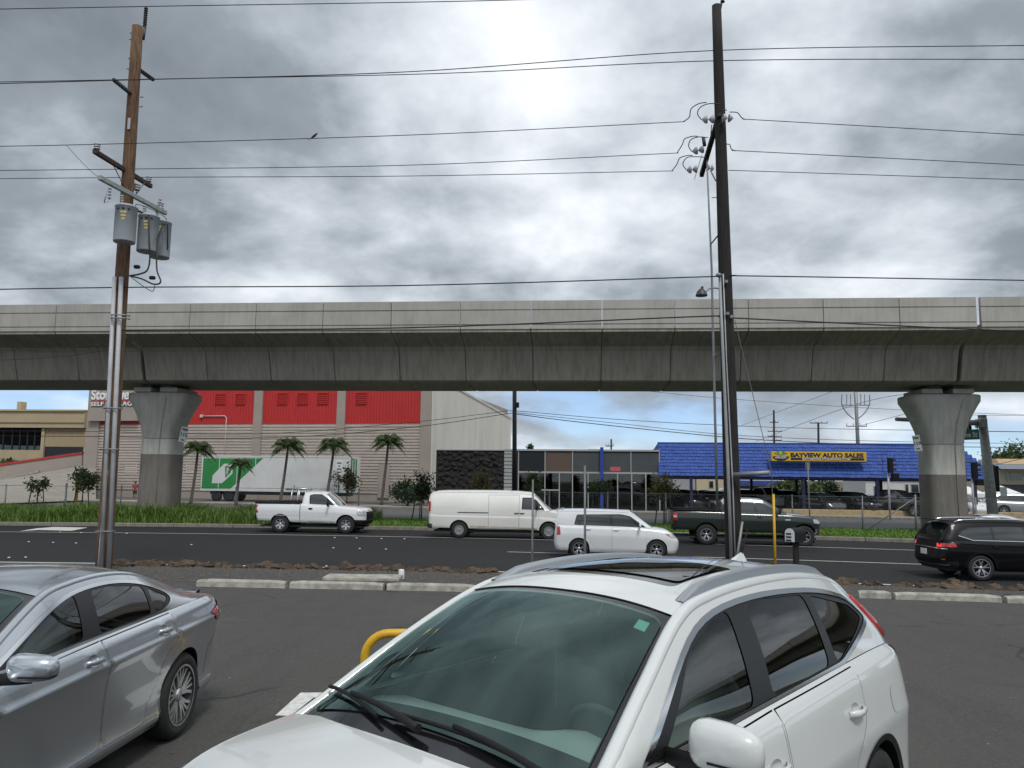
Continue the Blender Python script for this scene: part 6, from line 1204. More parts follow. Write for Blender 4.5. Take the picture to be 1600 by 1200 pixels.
def grass(name, x0, x1, d0, d1, n, h0, h1, mat, label, lean=.35, skip=None):
    x = RNG.uniform(x0, x1, n); d = RNG.uniform(d0, d1, n); y = KB(x) + d; cl = .55 + .45 * np.sin(x * 1.7 + 2 * np.sin(d * 1.3)) * np.cos(d * 1.1 + x * .4); h = (h0 + (h1 - h0) * RNG.random(n)) * (.65 + .5 * cl) * np.clip(d / .8, .45, 1)
    a = RNG.uniform(0, 6.28, n); ln = h * RNG.uniform(.1, lean * 2, n); w = RNG.uniform(.008, .02, n) * (1.8 if h1 < .4 else 1.6); dx, dy = np.cos(a), np.sin(a); b = np.stack([x, y, np.full(n, .12)], 1); sx = np.stack([-dy * w, dx * w, 0 * w], 1)
    mid = b + np.stack([dx * ln * .35, dy * ln * .35, h * .62], 1); tip = b + np.stack([dx * ln, dy * ln, h * .95], 1); V = np.stack([b - sx, b + sx, mid - sx * .8, mid + sx * .8, tip], 1); f = np.array([(0, 1, 3), (0, 3, 2), (2, 3, 4)]); Fc = (f[None] + 5 * np.arange(n)[:, None, None]).reshape(-1, 3)
    me = bpy.data.meshes.new(name); me.from_pydata(V.reshape(-1, 3).tolist(), [], Fc.tolist()); o = mkobj(name, me, mat); tag(o, label, 'grass', kind='stuff')
grass('tall_grass', -46, -7.5, .3, 7.0, 42000, .35, .95, 'grass_tall', 'tall unmown grass on the left of the median'); grass('short_grass', -7.5, 30, .3, 7.0, 52000, .06, .20, 'grass_short', 'short bright green grass on the right of the median'); grass('tall_grass', -24, -17, 1.0, 5.0, 5000, .5, 1.1, 'grass_tall', 'thick grass tufts round the left pier foot')
def palm(px, pyb, pyc, Y, span, label, seed):
    r_ = random.Random(seed); base = at(px, 745, Y); r = thing('palm_tree', label, 'palm', (base.x, base.y, .1), 0, 'small palms before the storage building'); tz = at(px, pyc, Y).z - .1; bx = (at(pyb, 745, Y) - base).x if pyb else 0
    P = crv([(bx, 0, -.1), (bx * .6 + r_.uniform(-.05, .05), .05, tz * .4), (bx * .1, 0, tz * .8), (0, 0, tz)], 6); n = len(P); MB().tube([tuple(p) for p in P], [.14 - .06 * i / n + (.05 if i == 0 else 0) for i in range(n)], 9).build('trunk', 'palm_bark', r)
    C, A, B = [], [], []; ribs = MB()
    for k in range(22):
        az = 2 * math.pi * k * .618 + r_.uniform(-.2, .2); up = -.2 + 1.55 * k / 21; L = span * r_.uniform(1.15, 1.4); pts = []
        for i in range(11):
            t = i / 10; rr = L * t * math.cos(up * .75) * (1 - .15 * t); z = L * (math.sin(up) * t * .95 - (.62 + .25 * max(up, 0)) * t * t); pts.append(np.array((rr * math.cos(az), rr * math.sin(az), tz + z)))
        ribs.tube([tuple(p) for p in pts], [.022 - .0018 * i for i in range(11)], 4)
        for i in range(1, 11):
            for h in (0, .5):
                p = pts[i - 1] * (1 - h) + pts[i] * h; d = pts[i] - pts[i - 1]; d /= np.linalg.norm(d); sd = np.array((-math.sin(az), math.cos(az), 0)); ll = span * .40 * math.sin(math.pi * min(1, (i + h) / 11 + .12)) + .08
                for s in (-1, 1):
                    ax = (sd * s * .8 + d * .55 + np.array((0, 0, -.45 - r_.uniform(0, .35)))); ax /= np.linalg.norm(ax); C.append(p + ax * ll * .5); A.append(ax * ll * .5); wv = np.cross(ax, (0, 0, 1)); wv /= np.linalg.norm(wv) + 1e-6; B.append(wv * .05 * (span / 1.5))
    ribs.build('frond_ribs', 'leaf_palm', r); quads('crown', np.array(C), np.array(A), np.array(B), 'leaf_palm', r)
for i, (px, pxb, pyc, Y, sp_, lb) in enumerate([(307, 300, 697, 69, 1.6, 'leftmost palm tree, just right of the left pier'), (375, 371, 722, 68, 1.15, 'shortest palm tree, in front of the green trailer panel'), (448, 439, 692, 69, 1.7, 'palm tree over the white trailer, left of its middle'), (520, 510, 692, 69, 1.65, 'palm tree over the right end of the white trailer'), (605, 597, 686, 70, 1.65, 'rightmost palm tree, beside the siding door')]): palm(px, pxb, pyc, Y, sp_, lb, 20 + i)
def tree(name, px, Y, ztop, rx, rz, n, leaf, mat, label, seed, trunk=.06, stakes=0, zc=None, base=.1, group=None, lobes=9, lean=0):
    r_ = np.random.default_rng(seed); p = at(px, 745, Y); r = thing(name, label, 'tree' if stakes or ztop > 2.2 else 'shrub', (p.x, p.y, base), 0, group); zc = ztop - rz if zc is None else zc
    m = MB(); m.tube([(0, 0, -.1), (lean * .4, .03, zc * .5), (lean, 0, zc)], [trunk, trunk * .8, trunk * .5], 7); lc = []
    for i in range(lobes):
        d = r_.normal(size=3); d /= np.linalg.norm(d); q = np.array((lean, 0, zc)) + d * (rx, rx, rz) * r_.uniform(.35, .8); lc.append((q, r_.uniform(.32, .55))); m.tube([(lean * .7, 0, max(.2, zc - rz * .7)), tuple((q + (lean, 0, zc)) / 2 + r_.normal(size=3) * .05), tuple(q)], [trunk * .45, trunk * .3, trunk * .12], 5)
    m.build('trunk', 'bark', r); k = n // lobes; C = np.concatenate([q + r_.normal(size=(k, 3)) * np.array((rx, rx, rz)) * s * .55 for q, s in lc]); A = r_.normal(size=(len(C), 3)); A /= np.linalg.norm(A, axis=1)[:, None]; B = np.cross(A, r_.normal(size=(len(C), 3))); B /= np.linalg.norm(B, axis=1)[:, None]; s = leaf * r_.uniform(.6, 1.3, (len(C), 1)); C[:, 2] = np.maximum(C[:, 2], .03)
    quads('crown', C, A * s, B * s * .45, mat, r)
    for i in range(stakes): x = (-.55, .55)[i % 2]; MB().tube([(x, -.1, -.1), (x * .55, -.05, 1.75)], .035, 6).build('stake', 'stake', r)
    if stakes: MB().tube([(-.42, -.07, .9), (0, 0, 1.0), (.42, -.07, .9)], .012, 5).build('tie', 'stake', r)
    return r
tree('young_tree', 61, 45, 2.6, .55, .75, 420, .10, 'leaf_mid', 'sparse young tree between stakes at the far left of the median', 1, .035, 2, lobes=6); tree('young_tree', 131, 45.3, 2.9, .95, .75, 1100, .10, 'leaf_mid', 'bushy young tree on stakes left of the brown pole', 2, .045, 2)
tree('young_tree', 543, 47, 3.1, .75, .95, 900, .10, 'leaf_dry', 'thin pale young tree behind the white pickup bonnet', 3, .04, 0); tree('shrub', 638, 67, 2.6, 1.3, 1.2, 2600, .16, 'leaf_dark', 'round dark green shrub at the white wall corner', 4, .08, 0, zc=1.25)
tree('young_tree', 660, 45, 2.75, .75, .8, 900, .10, 'leaf_dark', 'young tree on stakes behind the white van tail', 5, .04, 2); tree('young_tree', 752, 46, 3.0, .8, .8, 800, .11, 'leaf_dry', 'young tree before the dark stone wall above the van roof', 6, .04, 0); tree('young_tree', 838, 46, 2.85, .8, .75, 800, .11, 'leaf_mid', 'young tree rising behind the white van cab', 7, .04, 0)
tree('young_tree', 936, 46, 2.6, .85, .5, 1100, .10, 'leaf_mid', 'young tree with flat crown on stakes by the blue pilaster', 8, .04, 2, zc=2.15); tree('young_tree', 1037, 45, 2.85, .95, .75, 1300, .10, 'leaf_dry', 'brownish young tree on stakes behind the dark green pickup tail', 9, .045, 2)
tree('hedge_tree', 1244, 84, 3.0, 2.6, 1.5, 3600, .22, 'leaf_mid', 'dense green tree under the blue canopy sign', 10, .1, 0, zc=1.6); tree('hedge_tree', 1288, 88, 2.6, 1.6, 1.2, 1800, .2, 'leaf_dark', 'dark green bush right of the dense tree under the canopy', 11, .1, 0, zc=1.3)
tree('park_tree', 1578, 120, 8.2, 3.6, 3.4, 5200, .30, 'leaf_mid', 'large round green tree above the beige building roof', 12, .25, 0); tree('park_tree', 1625, 118, 6.6, 3.0, 2.4, 3000, .30, 'leaf_dark', 'darker tree at the right edge behind the beige building', 13, .25, 0)
tree('conifer_top', 827, 170, 9.8, .9, 2.2, 900, .3, 'leaf_dark', 'small distant conifer top above the showroom roof', 14, .12, 0, lobes=8); tree('palm_tree', 1284, 120, 8.0, 1.3, .8, 700, .4, 'leaf_mid', 'distant palm crown above the blue roof', 15, .12, 0); tree('shrub', 12, 92, 3.9, 1.6, 1.0, 1500, .22, 'leaf_mid', 'green shrub above the red topped ramp wall', 16, .06, 0, zc=3.0)
tree('shrub', 40, 91, 3.3, .9, .6, 500, .2, 'leaf_dry', 'small pale shrub beside the green one above the ramp wall', 17, .05, 0, zc=2.7)
def hydrant():
    p = at(121, 752, 47); r = thing('yellow_marker_post', 'yellow marker partly hidden by the bushy young tree', 'marker', (p.x, p.y, .12)); z = p.z; MB().lathe([(.09, .0), (.09, z - .2), (.12, z - .15), (.12, z + .2), (.06, z + .35), (.001, z + .36)], 12).build('tube', 'yellow_paint', r)
hydrant()
def notice():
    p = at(530, 733, 66); r = thing('notice_sign', 'small white notice on a dark post before the trailer end', 'sign', (p.x, p.y, .12)); z = p.z; bd = MB().box((0, 0, z), (.52, .03, 1.25), bev=.01).build('board', 'sign_white', r); m = MB()
    for dz, w in ((.38, .36), (.12, .14), (-.12, .34), (-.38, .4)): m.box((0, -.02, z + dz), (w, .006, .13))
    m.build('print', 'ink_grey', bd); MB().tube([(0, .04, 0), (0, .04, z + .4)], .05, 6).build('post', 'steel_dark', r)
pm('ink_grey', (.12, .13, .15), .7)
notice()
# ------------------------------------------------------------------ walking person
pm('skin', (.20, .11, .075), .7); pm('shirt_red', (.30, .035, .045), .9, noise=(8, .15)); pm('shorts_dark', (.012, .012, .015), .9); pm('hair_black', (.008, .007, .007), .7)
def skin(name, verts, edges, radii, mat, parent, root_i=0, sub=2):
    me = bpy.data.meshes.new(name); me.from_pydata(verts, edges, []); o = mkobj(name, me, None, parent); sm = o.modifiers.new('s', 'SKIN'); 
    for i, q in enumerate(radii): me.skin_vertices[0].data[i].radius = (q, q) if not isinstance(q, tuple) else q
    me.skin_vertices[0].data[root_i].use_root = True; sm.use_smooth_shade = True; ss = o.modifiers.new('d', 'SUBSURF'); ss.levels = ss.render_levels = sub; dg = bpy.context.evaluated_depsgraph_get(); m2 = bpy.data.meshes.new_from_object(o.evaluated_get(dg)); o.modifiers.clear(); o.data = m2; m2.materials.clear(); m2.materials.append(MATS[mat]); bpy.data.meshes.remove(me); return o
def person():
    p = ground(210, 781.5, .16); r = thing('person', 'walking person in a red top and dark shorts on the far pavement', 'person', (p.x, p.y, .16), R(-70))
    V = [(0, 0, .92), (0, 0, 1.12), (.01, 0, 1.32), (.01, 0, 1.44), (.03, 0, 1.53), (.03, 0, 1.64), (0, .09, .88), (.10, .10, .48), (.02, .10, .09), (.14, .10, .04), (0, -.09, .88), (-.06, -.10, .48), (-.24, -.10, .14), (-.14, -.10, .06), (0, .19, 1.38), (-.08, .24, 1.12), (.06, .23, .90), (.09, .22, .82), (0, -.19, 1.38), (.06, -.24, 1.12), (.20, -.22, .93), (.24, -.21, .86)]
    E = [(0, 1), (1, 2), (2, 3), (3, 4), (4, 5), (0, 6), (6, 7), (7, 8), (8, 9), (0, 10), (10, 11), (11, 12), (12, 13), (2, 14), (14, 15), (15, 16), (16, 17), (2, 18), (18, 19), (19, 20), (20, 21)]
    Rr = [.13, .12, .13, .06, .085, .085, .09, .062, .042, .04, .09, .062, .042, .04, .06, .045, .035, .035, .06, .045, .035, .035]
    skin('body', V, E, Rr, 'skin', r)
    skin('shirt', [(0, 0, .95), (0, 0, 1.12), (.01, 0, 1.32), (.01, 0, 1.42), (0, .19, 1.38), (-.05, .22, 1.22), (0, -.19, 1.38), (.03, -.22, 1.22)], [(0, 1), (1, 2), (2, 3), (2, 4), (4, 5), (2, 6), (6, 7)], [.155, .14, .15, .075, .075, .07, .075, .07], 'shirt_red', r)
    skin('shorts', [(0, 0, .98), (0, 0, .90), (0, .09, .86), (.07, .10, .52), (0, -.09, .86), (-.04, -.10, .52)], [(0, 1), (1, 2), (2, 3), (1, 4), (4, 5)], [.14, .13, .105, .095, .105, .095], 'shorts_dark', r)
    MB().blob((.015, 0, 1.635), (.10, .095, .11), 9, .05, 12, 8).build('hair', 'hair_black', r)
person()
LOT = lambda y: .66 - .014 * y
# ---- pearl white crossover in front of the camera
def crossover():
    yaw = R(-131.9); p = (0.44, 3.98); sp = SPECS['crv']
    root, c, deck, top = make_vehicle('crossover', 'pearl white crossover with silver roof rails and dark sunroof, nearest the camera', 'car', (p[0], p[1], LOT(p[1])), yaw, sp, -.014)
    la, lb = float(c.lx(.03)), float(c.lx(-.64)); sun = rounded([(la, -.44), (lb, -.42), (lb, .42), (la, .44)], .05)
    top('roof', .285, -1.60, 'paint_pearl', rnd=0, holes=[sun])
    lm = la + (lb - la) * .5
    g = patch('sunroof', [offset(sun, .004)], c.T, .06, 'black_gloss', root, -.003)
    patch('sunroof_glass', [rounded([(la + .10, -.415), (lb - .03, -.395), (lb - .03, .395), (la + .10, .415)], .04)], c.T, .06, 'glass_privacy', g, .003)
    # rain channels and roof rails
    for sd in (1, -1):
        xs = np.linspace(.17, -1.62, 22); l = c.lx(xs); P = c.T(l, np.full(22, sd * .545)); h = np.interp(np.linspace(0, 1, 22), [0, .1, .9, 1], [.004, .042, .042, .0])
        V = []; pr = [(-.028, -.012), (-.024, .35), (-.015, .85), (0, 1.0), (.016, .88), (.024, .35), (.028, -.012)]
        for a, q in zip(P, h): V += [(a[0], a[1] + sd * u, a[2] + (q * w_ if w_ > 0 else w_)) for u, w_ in pr]
        k = len(pr); MB().add(V, [(i * k + j, i * k + j + 1, (i + 1) * k + j + 1, (i + 1) * k + j) for i in range(21) for j in range(k - 1)], True).build('roof_rail', 'satin_alu', root)
    f = MB(); b0 = c.T(np.array([float(c.lx(-1.52))]), np.array([0.]))[0]
    f.add([(b0[0] + .09, -.022, b0[2] + .004), (b0[0] + .09, .022, b0[2] + .004), (b0[0] - .08, .03, b0[2] - .006), (b0[0] - .08, -.03, b0[2] - .006), (b0[0] - .05, 0, b0[2] + .055), (b0[0] - .075, 0, b0[2] + .055)], [(0, 1, 4), (1, 2, 5, 4), (2, 3, 5), (3, 0, 4, 5), (0, 3, 2, 1)])
    ant = f.build('antenna', 'paint_pearl', root)
    MB().tube([(b0[0] - .06, 0, b0[2] + .045), (b0[0] - .16, 0, b0[2] + .20)], [.006, .003], 6).build('mast', 'black_plastic', ant)
    # lamps
    ge = c.sg[-1]
    lamps(c, [[(ge - .90, 1.00), (ge - .74, 1.02), (ge - .74, 1.12), (ge - 1.0, 1.12)]], 'tail_lamp', 'red_lens')
    for sd in (1, -1):
        xs = np.array([-1.83, -1.95, -2.05, -2.11, -2.15]); mb = MB(); V = []
        P = c.G(xs, np.interp(xs, c.rx, c.rz) - .01)
        pts = [(q[0] - .018, sd * (q[1] - .0), q[2]) for q in P]; mb.tube(pts, [.012, .028, .038, .046, .05], 8, flat=.8); mb.build('tail_lamp_column', 'red_lens', root)
    lamps(c, [[(.35, .80), (.62, .84), (1.15, .93), (1.25, .90), (1.0, .78), (.5, .70)]], 'head_lamp', 'clear_lens')
    # fuel flap outline and rear door seams
    gx = float(c.sx(-1.62)); t = np.linspace(0, 2 * math.pi, 28); fl = [(gx + .085 * math.copysign(abs(math.cos(q)) ** .6, math.cos(q)), .90 + .075 * math.copysign(abs(math.sin(q)) ** .6, math.sin(q))) for q in t]
    patch('fuel_flap', [offset(fl[:-1], .0)], c.S, .03, 'paint_pearl', root, .0025, 1)
    seam(c, [(float(c.sx(-2.0)), .40), (float(c.sx(-1.93)), .70), (float(c.sx(-1.95)), .85), (float(c.sx(-2.02)), 1.02)], c.S, wd=.005)
    # wipers on the cowl
    wp = MB(); arm = []
    for (w0, w1, x0, x1) in ((-.15, -.56, 1.21, 1.06), (.42, -.12, 1.17, 1.18)):
        A = c.T(np.linspace(float(c.lx(x0)), float(c.lx(x1)), 8), np.linspace(w0, w1, 8)); A[:, 2] += .03; wp.tube([tuple(q) for q in A], .009, 6)
        A2 = c.T(np.linspace(float(c.lx(x0 + .02)), float(c.lx((x0 + x1) / 2)), 5), np.linspace(w0 + .2, (w0 + w1) / 2, 5)); A2[:, 2] += .045; wp.tube([tuple(q) for q in A2], [.018, .016, .013, .012, .010], 6)
    wp.build('wiper', 'black_plastic', root)
    # sticker and rear-view mirror block on the glass
    patch('sticker', [[(float(c.lx(.44)), .455), (float(c.lx(.38)), .455), (float(c.lx(.38)), .505), (float(c.lx(.44)), .505)]], c.T, .05, 'sticker_green', root, -.004)
    patch('sensor_patch', [rounded([(float(c.lx(.36)), -.13), (float(c.lx(.34)), .12), (float(c.lx(.52)), .08), (float(c.lx(.54)), -.09)], .05)], c.T, .05, 'black_gloss', root, -.005)
    MB().box((.36, 0, 1.42), (.03, .24, .065), ry=.2, bev=.015).build('rear_view_mirror', 'black_plastic', root)
    mb = MB(); mb.tube([(.37, .03, 1.40), (.37, .03, 1.13)], .0025, 5); mb.box((.37, .03, 1.10), (.006, .008, .06)); mb.box((.37, .03, 1.115), (.006, .034, .008)); mb.build('hanging_cross', 'interior_dark', root)
    interior(root, 0, 1.0)
    # headliner
    patch('headliner', [rounded([(float(c.lx(.24)), -.54), (float(c.lx(-1.5)), -.54), (float(c.lx(-1.5)), .54), (float(c.lx(.24)), .54)], .05)], c.T, .15, 'seat_cover', root, -.035)
    for sd in (1, -1): patch('door_lining', [[(1.0, 1.06), (-1.8, 1.13), (-1.8, 1.14), (1.0, 1.07)]], c.G, .1, 'interior_dark', root, -.03, sd)
    return root
def interior(root, x, k, dashz=1.03):
    d = MB(); prof = [(1.26, dashz - .02), (1.05, dashz + .01), (.78, dashz + .02), (.60, dashz - .01), (.55, dashz - .10), (.58, dashz - .45)]
    ys = np.linspace(-.74, .74, 17); V = []
    for y in ys:
        hump = .055 * math.exp(-((y - .36) / .17) ** 2)
        for i, (a, b) in enumerate(prof): V.append((x + a, y * (.86 + .14 * min(1, (1.25 - a) * 3)), b + (hump if 1 < i < 4 else 0)))
    n = len(prof); d.add(V, [(i * n + j, i * n + j + 1, (i + 1) * n + j + 1, (i + 1) * n + j) for i in range(16) for j in range(n - 1)], True); d.build('dashboard', 'interior_grey', root)
    for xs, rows in ((-.18, ((.36, 'seat_cover'), (-.36, 'interior_dark'))), (-1.05, ((.36, 'interior_dark'), (-.36, 'interior_dark')))):
        for y, m in rows:
            s = MB(); prof = []
            def loft(pts):
                V = []; n = 14
                for (cx, cz, hw, th, tl) in pts:
                    for j in range(n):
                        q = 2 * math.pi * j / n; a = math.copysign(abs(math.cos(q)) ** .5, math.cos(q)) * hw; b = math.copysign(abs(math.sin(q)) ** .6, math.sin(q)) * th
                        V.append((x + xs + cx + b * math.cos(tl), y + a, cz + b * math.sin(tl)))
                k = len(pts); s.add(V, [(i * n + j, i * n + (j + 1) % n, (i + 1) * n + (j + 1) % n, (i + 1) * n + j) for i in range(k - 1) for j in range(n)] + [tuple(range((k - 1) * n, k * n))], True)
            loft([(-.02, .50, .25, .09, .2), (-.06, .65, .26, .09, .2), (-.12, .85, .255, .08, .2), (-.19, 1.04, .22, .07, .2), (-.22, 1.12, .16, .06, .2), (-.235, 1.165, .10, .05, .2)])
            loft([(-.225, 1.15, .085, .04, .2), (-.23, 1.2, .12, .055, .2), (-.245, 1.27, .12, .055, .2), (-.26, 1.33, .09, .04, .2)])
            s.box((x + xs + .22, y, .52), (.52, .5, .16), bev=.06); s.build('seat', m, root)
    t = MB(); P = []
    for j in range(29):
        q = 2 * math.pi * j / 28; a, b = .185 * math.cos(q), .185 * math.sin(q); P.append((x + .44 + b * .42, .36 + a, .98 + b * .9))
    t.tube(P, .017, 8, cap=False); t.box((x + .46, .36, .97), (.05, .16, .10), bev=.02); t.box((x + .45, .36, .98), (.02, .34, .03)); t.build('steering_wheel', 'interior_dark', root)
pm('sticker_green', (0.16, 0.36, 0.29), 0.6)
def saloon():
    yaw = R(-92.0); p = (-3.60, 5.30); sp = SPECS['camry']
    root, c, deck, top = make_vehicle('saloon_car', 'silver blue four-door saloon with black and silver alloy wheels, cut off by the left edge', 'car', (p[0], p[1], LOT(p[1])), yaw, sp, -.014)
    ge = c.sg[-1]
    lamps(c, [[(ge - 1.22, .915), (ge - 1.10, .83), (ge - .85, .79), (ge - .45, .80), (ge - .45, .93), (ge - .9, .975)]], 'tail_lamp', 'red_lens', .010)
    lamps(c, [[(ge - 1.05, .885), (ge - .60, .865), (ge - .60, .89), (ge - 1.0, .912)]], 'reversing_lamp', 'clear_lens', .014)
    sp_ = MB(); g = np.linspace(ge - .75, ge, 12); Pm = c.S(g, c.ZS(np.interp(g, c.sg, c.xo)))
    V = []
    for q in [tuple(a) for a in Pm] + [(a[0], -a[1], a[2]) for a in Pm[::-1]]: V += [(q[0] + .10, q[1] * .93, q[2] + .012), (q[0] + .0, q[1] * .95, q[2] + .045), (q[0] + .005, q[1] * .95, q[2] + .01)]
    n = 3; sp_.add(V, [(i * n + j, i * n + (j + 1) % n, (i + 1) * n + (j + 1) % n, (i + 1) * n + j) for i in range(len(V) // n - 1) for j in range(n)], True); sp_.build('boot_spoiler', 'paint_silverblue', root)
    seam(c, [(float(c.sx(-1.90)), .40), (float(c.sx(-1.95)), .62), (float(c.sx(-2.15)), .74), (float(c.sx(-2.3)), .80)], c.S, wd=.005)
    interior(root, .05, 1.0, .90)
    patch('headliner', [rounded([(float(c.lx(.08)), -.52), (float(c.lx(-1.0)), -.52), (float(c.lx(-1.0)), .52), (float(c.lx(.08)), .52)], .05)], c.T, .15, 'interior_dark', root, -.035)
    return root
crossover(); saloon()
def litter():
    n = 420; x = RNG.uniform(-9, 13, n); y = RNG.uniform(3.5, 16.2, n); s = RNG.uniform(.006, .022, n); a = RNG.uniform(0, 6.28, n); z = LOT(y) + .004
    c, d = np.cos(a) * s, np.sin(a) * s; k = RNG.uniform(.3, .8, n); V = np.stack([np.stack([x - c, y - d, z], 1), np.stack([x + d * k, y - c * k, z + s * .3], 1), np.stack([x + c, y + d, z + s * .15], 1), np.stack([x - d * k, y + c * k, z + s * .3], 1)], 1)
    me = bpy.data.meshes.new('leaf_litter'); me.from_pydata(V.reshape(-1, 3).tolist(), [], np.arange(4 * n).reshape(n, 4).tolist()); tag(mkobj('leaf_litter', me, 'litter_dry'), 'tiny dry leaves and grit scattered over the parking lot', 'litter', kind='stuff')
islandmat('litter_dry', (.05, .04, .03), (.34, .30, .24))
litter()
def rear_plate(root, c, z, x, w=.32):
    MB().box((x, 0, z), (.012, w, .16)).build('number_plate', 'plate_white', root)
def pickup_white():
    hd = R(-3.5); sp = SPECS['f150']; root, c, deck, top = make_vehicle('pickup_truck', 'white regular cab pickup truck with a rack in its bed', 'pickup truck', stand(488.5, 833, hd, 1.0), hd, sp); ge = c.sg[-1]
    lamps(c, [[(ge - 1.10, .92), (ge - .86, .92), (ge - .86, 1.26), (ge - 1.06, 1.26), (ge - .98, 1.08)]], 'tail_lamp', 'red_lens'); lamps(c, [[(.72, .80), (1.18, .84), (1.22, 1.02), (.72, 1.04)]], 'head_lamp', 'clear_lens')
    for sd in (1, -1):
        patch('grille', [[(0, .62), (.68, .62), (.70, 1.0), (0, 1.0)]], c.S, .1, 'black_plastic', root, .008, sd); patch('front_bumper', [[(0, .42), (1.35, .42), (1.30, .64), (0, .60)]], c.S, .1, 'black_plastic', root, .02, sd); patch('rear_bumper', [[(ge - 1.02, .60), (ge, .60), (ge, .78), (ge - 1.02, .78)]], c.S, .1, 'black_plastic', root, .05, sd)
        t = MB(); t.tube([(x, sd * .93, 1.375) for x in np.linspace(-2.78, -.64, 6)], .04, 6); t.build('bed_rail', 'black_plastic', root)
    seam(c, [(float(c.sx(-.615)), .55), (float(c.sx(-.615)), 1.32)], c.S, wd=.03); seam(c, [(float(c.sx(-.7)), .80), (float(c.sx(-2.7)), .82)], c.S, 'paint_white', .02, .008, name='crease')
    patch('fuel_flap', [rounded([(float(c.sx(-.04)), 1.08), (float(c.sx(-.22)), 1.08), (float(c.sx(-.22)), 1.16), (float(c.sx(-.04)), 1.16)], .02)], c.S, .1, 'black_plastic', root, .006, -1)
    m = MB()
    for y in (-.55, .55):
        for x in (-.95, -1.25): m.tube([(x, y, 1.0), (x + .08, y, 1.98)], .035, 6)
    m.tube([(-.95, -.55, 1.98), (-.95, .55, 1.98)], .03, 6); m.tube([(-1.55, 0, 2.0), (-.2, 0, 2.03)], .035, 6); m.tube([(-1.5, -.5, 2.0), (-.25, -.5, 2.02)], .05, 6); m.box((-.30, -.5, 1.95), (.05, .05, .25)); m.box((-1.1, -.5, 2.08), (.05, .05, .22)); m.build('bed_rack', 'satin_alu', root)
    bxp('tool_chest', 'black_plastic', root, -1.7, -.75, -.8, .8, 1.0, 1.48, .04)
pickup_white()
def cargo_van():
    hd = R(-5); sp = SPECS['van']; root, c, deck, top = make_vehicle('cargo_van', 'white cargo van with rust stained sills and a blank side', 'van', stand(787, 842, hd, 1.0), hd, sp); ge = c.sg[-1]
    for sd in (1, -1):
        mb = MB(); mb.box((-3.30, sd * .965, 1.38), (.10, .06, .42), bev=.02); mb.build('tail_lamp', 'red_lens', root)
        patch('side_marker', [[(.95, .88), (1.14, .88), (1.14, 1.02), (.95, 1.02)]], c.S, .1, 'amber_lens', root, .008, sd); patch('head_lamp', [[(.62, .84), (.93, .84), (.93, 1.0), (.62, 1.0)]], c.S, .1, 'clear_lens', root, .008, sd); patch('grille', [[(0, .78), (.6, .78), (.6, 1.0), (0, 1.0)]], c.S, .1, 'black_plastic', root, .006, sd)
        patch('front_bumper', [[(0, .42), (1.2, .42), (1.2, .66), (0, .66)]], c.S, .1, 'satin_alu', root, .03, sd); patch('rear_bumper', [[(ge - 1.1, .46), (ge, .46), (ge, .62), (ge - 1.1, .62)]], c.S, .1, 'steel_dark', root, .06, sd)
        patch('slide_rail', [[(float(c.sx(-.68)), 1.10), (float(c.sx(-2.05)), 1.10), (float(c.sx(-2.05)), 1.135), (float(c.sx(-.68)), 1.135)]], c.S, .1, 'black_plastic', root, .006, sd); handle(root, c, .56, 1.12, 'black_plastic', sd)
        patch('rust_band', [[(float(c.sx(1.45)), .42), (float(c.sx(-1.5)), .42), (float(c.sx(-1.5)), .56), (float(c.sx(1.45)), .50)]], c.S, .15, 'rust_stain', root, .004, sd)
    for x in (.665, -.68): seam(c, [(float(c.sx(x)), .46), (float(c.sx(x)), 1.25)], c.S, 'steel_dark', wd=.012); seam(c, [(x, 1.27), (x, 1.90)], c.G, 'steel_dark', wd=.012)
    seam(c, [(float(c.sx(.64)), 1.02), (float(c.sx(-3.1)), 1.05)], c.S, 'paint_van', .03, .006, name='crease'); seam(c, [(-.68, 1.895), (.66, 1.895)], c.G, 'steel_dark', wd=.01)
    m = MB(); m.box((-3.37, 0, .55), (.12, 1.7, .18)); m.build('tail_step', 'steel_dark', root)
pm('rust_stain', (.42, .33, .21), .8, noise=(5, .4), col2=(.62, .58, .50))
cargo_van()
def boxy_car():
    hd = R(-4); sp = SPECS['xb']; root, c, deck, top = make_vehicle('boxy_hatchback', 'boxy white hatchback just above the crossover roof', 'car', stand(965, 873, hd, .88), hd, sp); ge = c.sg[-1]
    lamps(c, [[(ge - .98, .78), (ge - .82, .76), (ge - .82, 1.04), (ge - .94, 1.05)]], 'tail_lamp', 'red_lens'); lamps(c, [[(.55, .70), (.95, .72), (1.18, .84), (.95, .86), (.55, .80)]], 'head_lamp', 'clear_lens'); lamps(c, [[(1.02, .765), (1.17, .84), (1.02, .84)]], 'indicator', 'amber_lens', .010)
    for sd in (1, -1): patch('grille', [[(0, .60), (.5, .62), (.5, .74), (0, .74)]], c.S, .1, 'black_plastic', root, .006, sd)
    m = MB(); m.add([(-1.80, -.62, 1.60), (-1.80, .62, 1.60), (-2.08, .60, 1.58), (-2.08, -.60, 1.58), (-1.80, -.62, 1.635), (-1.80, .62, 1.635), (-2.08, .60, 1.60), (-2.08, -.60, 1.60)], [(0, 1, 2, 3), (4, 7, 6, 5), (2, 6, 7, 3), (1, 5, 6, 2), (0, 3, 7, 4)]); m.build('roof_spoiler', 'paint_white', root); MB().tube([(-1.55, 0, 1.62), (-1.72, 0, 1.80)], [.008, .004], 5).build('antenna', 'black_plastic', root)
boxy_car()
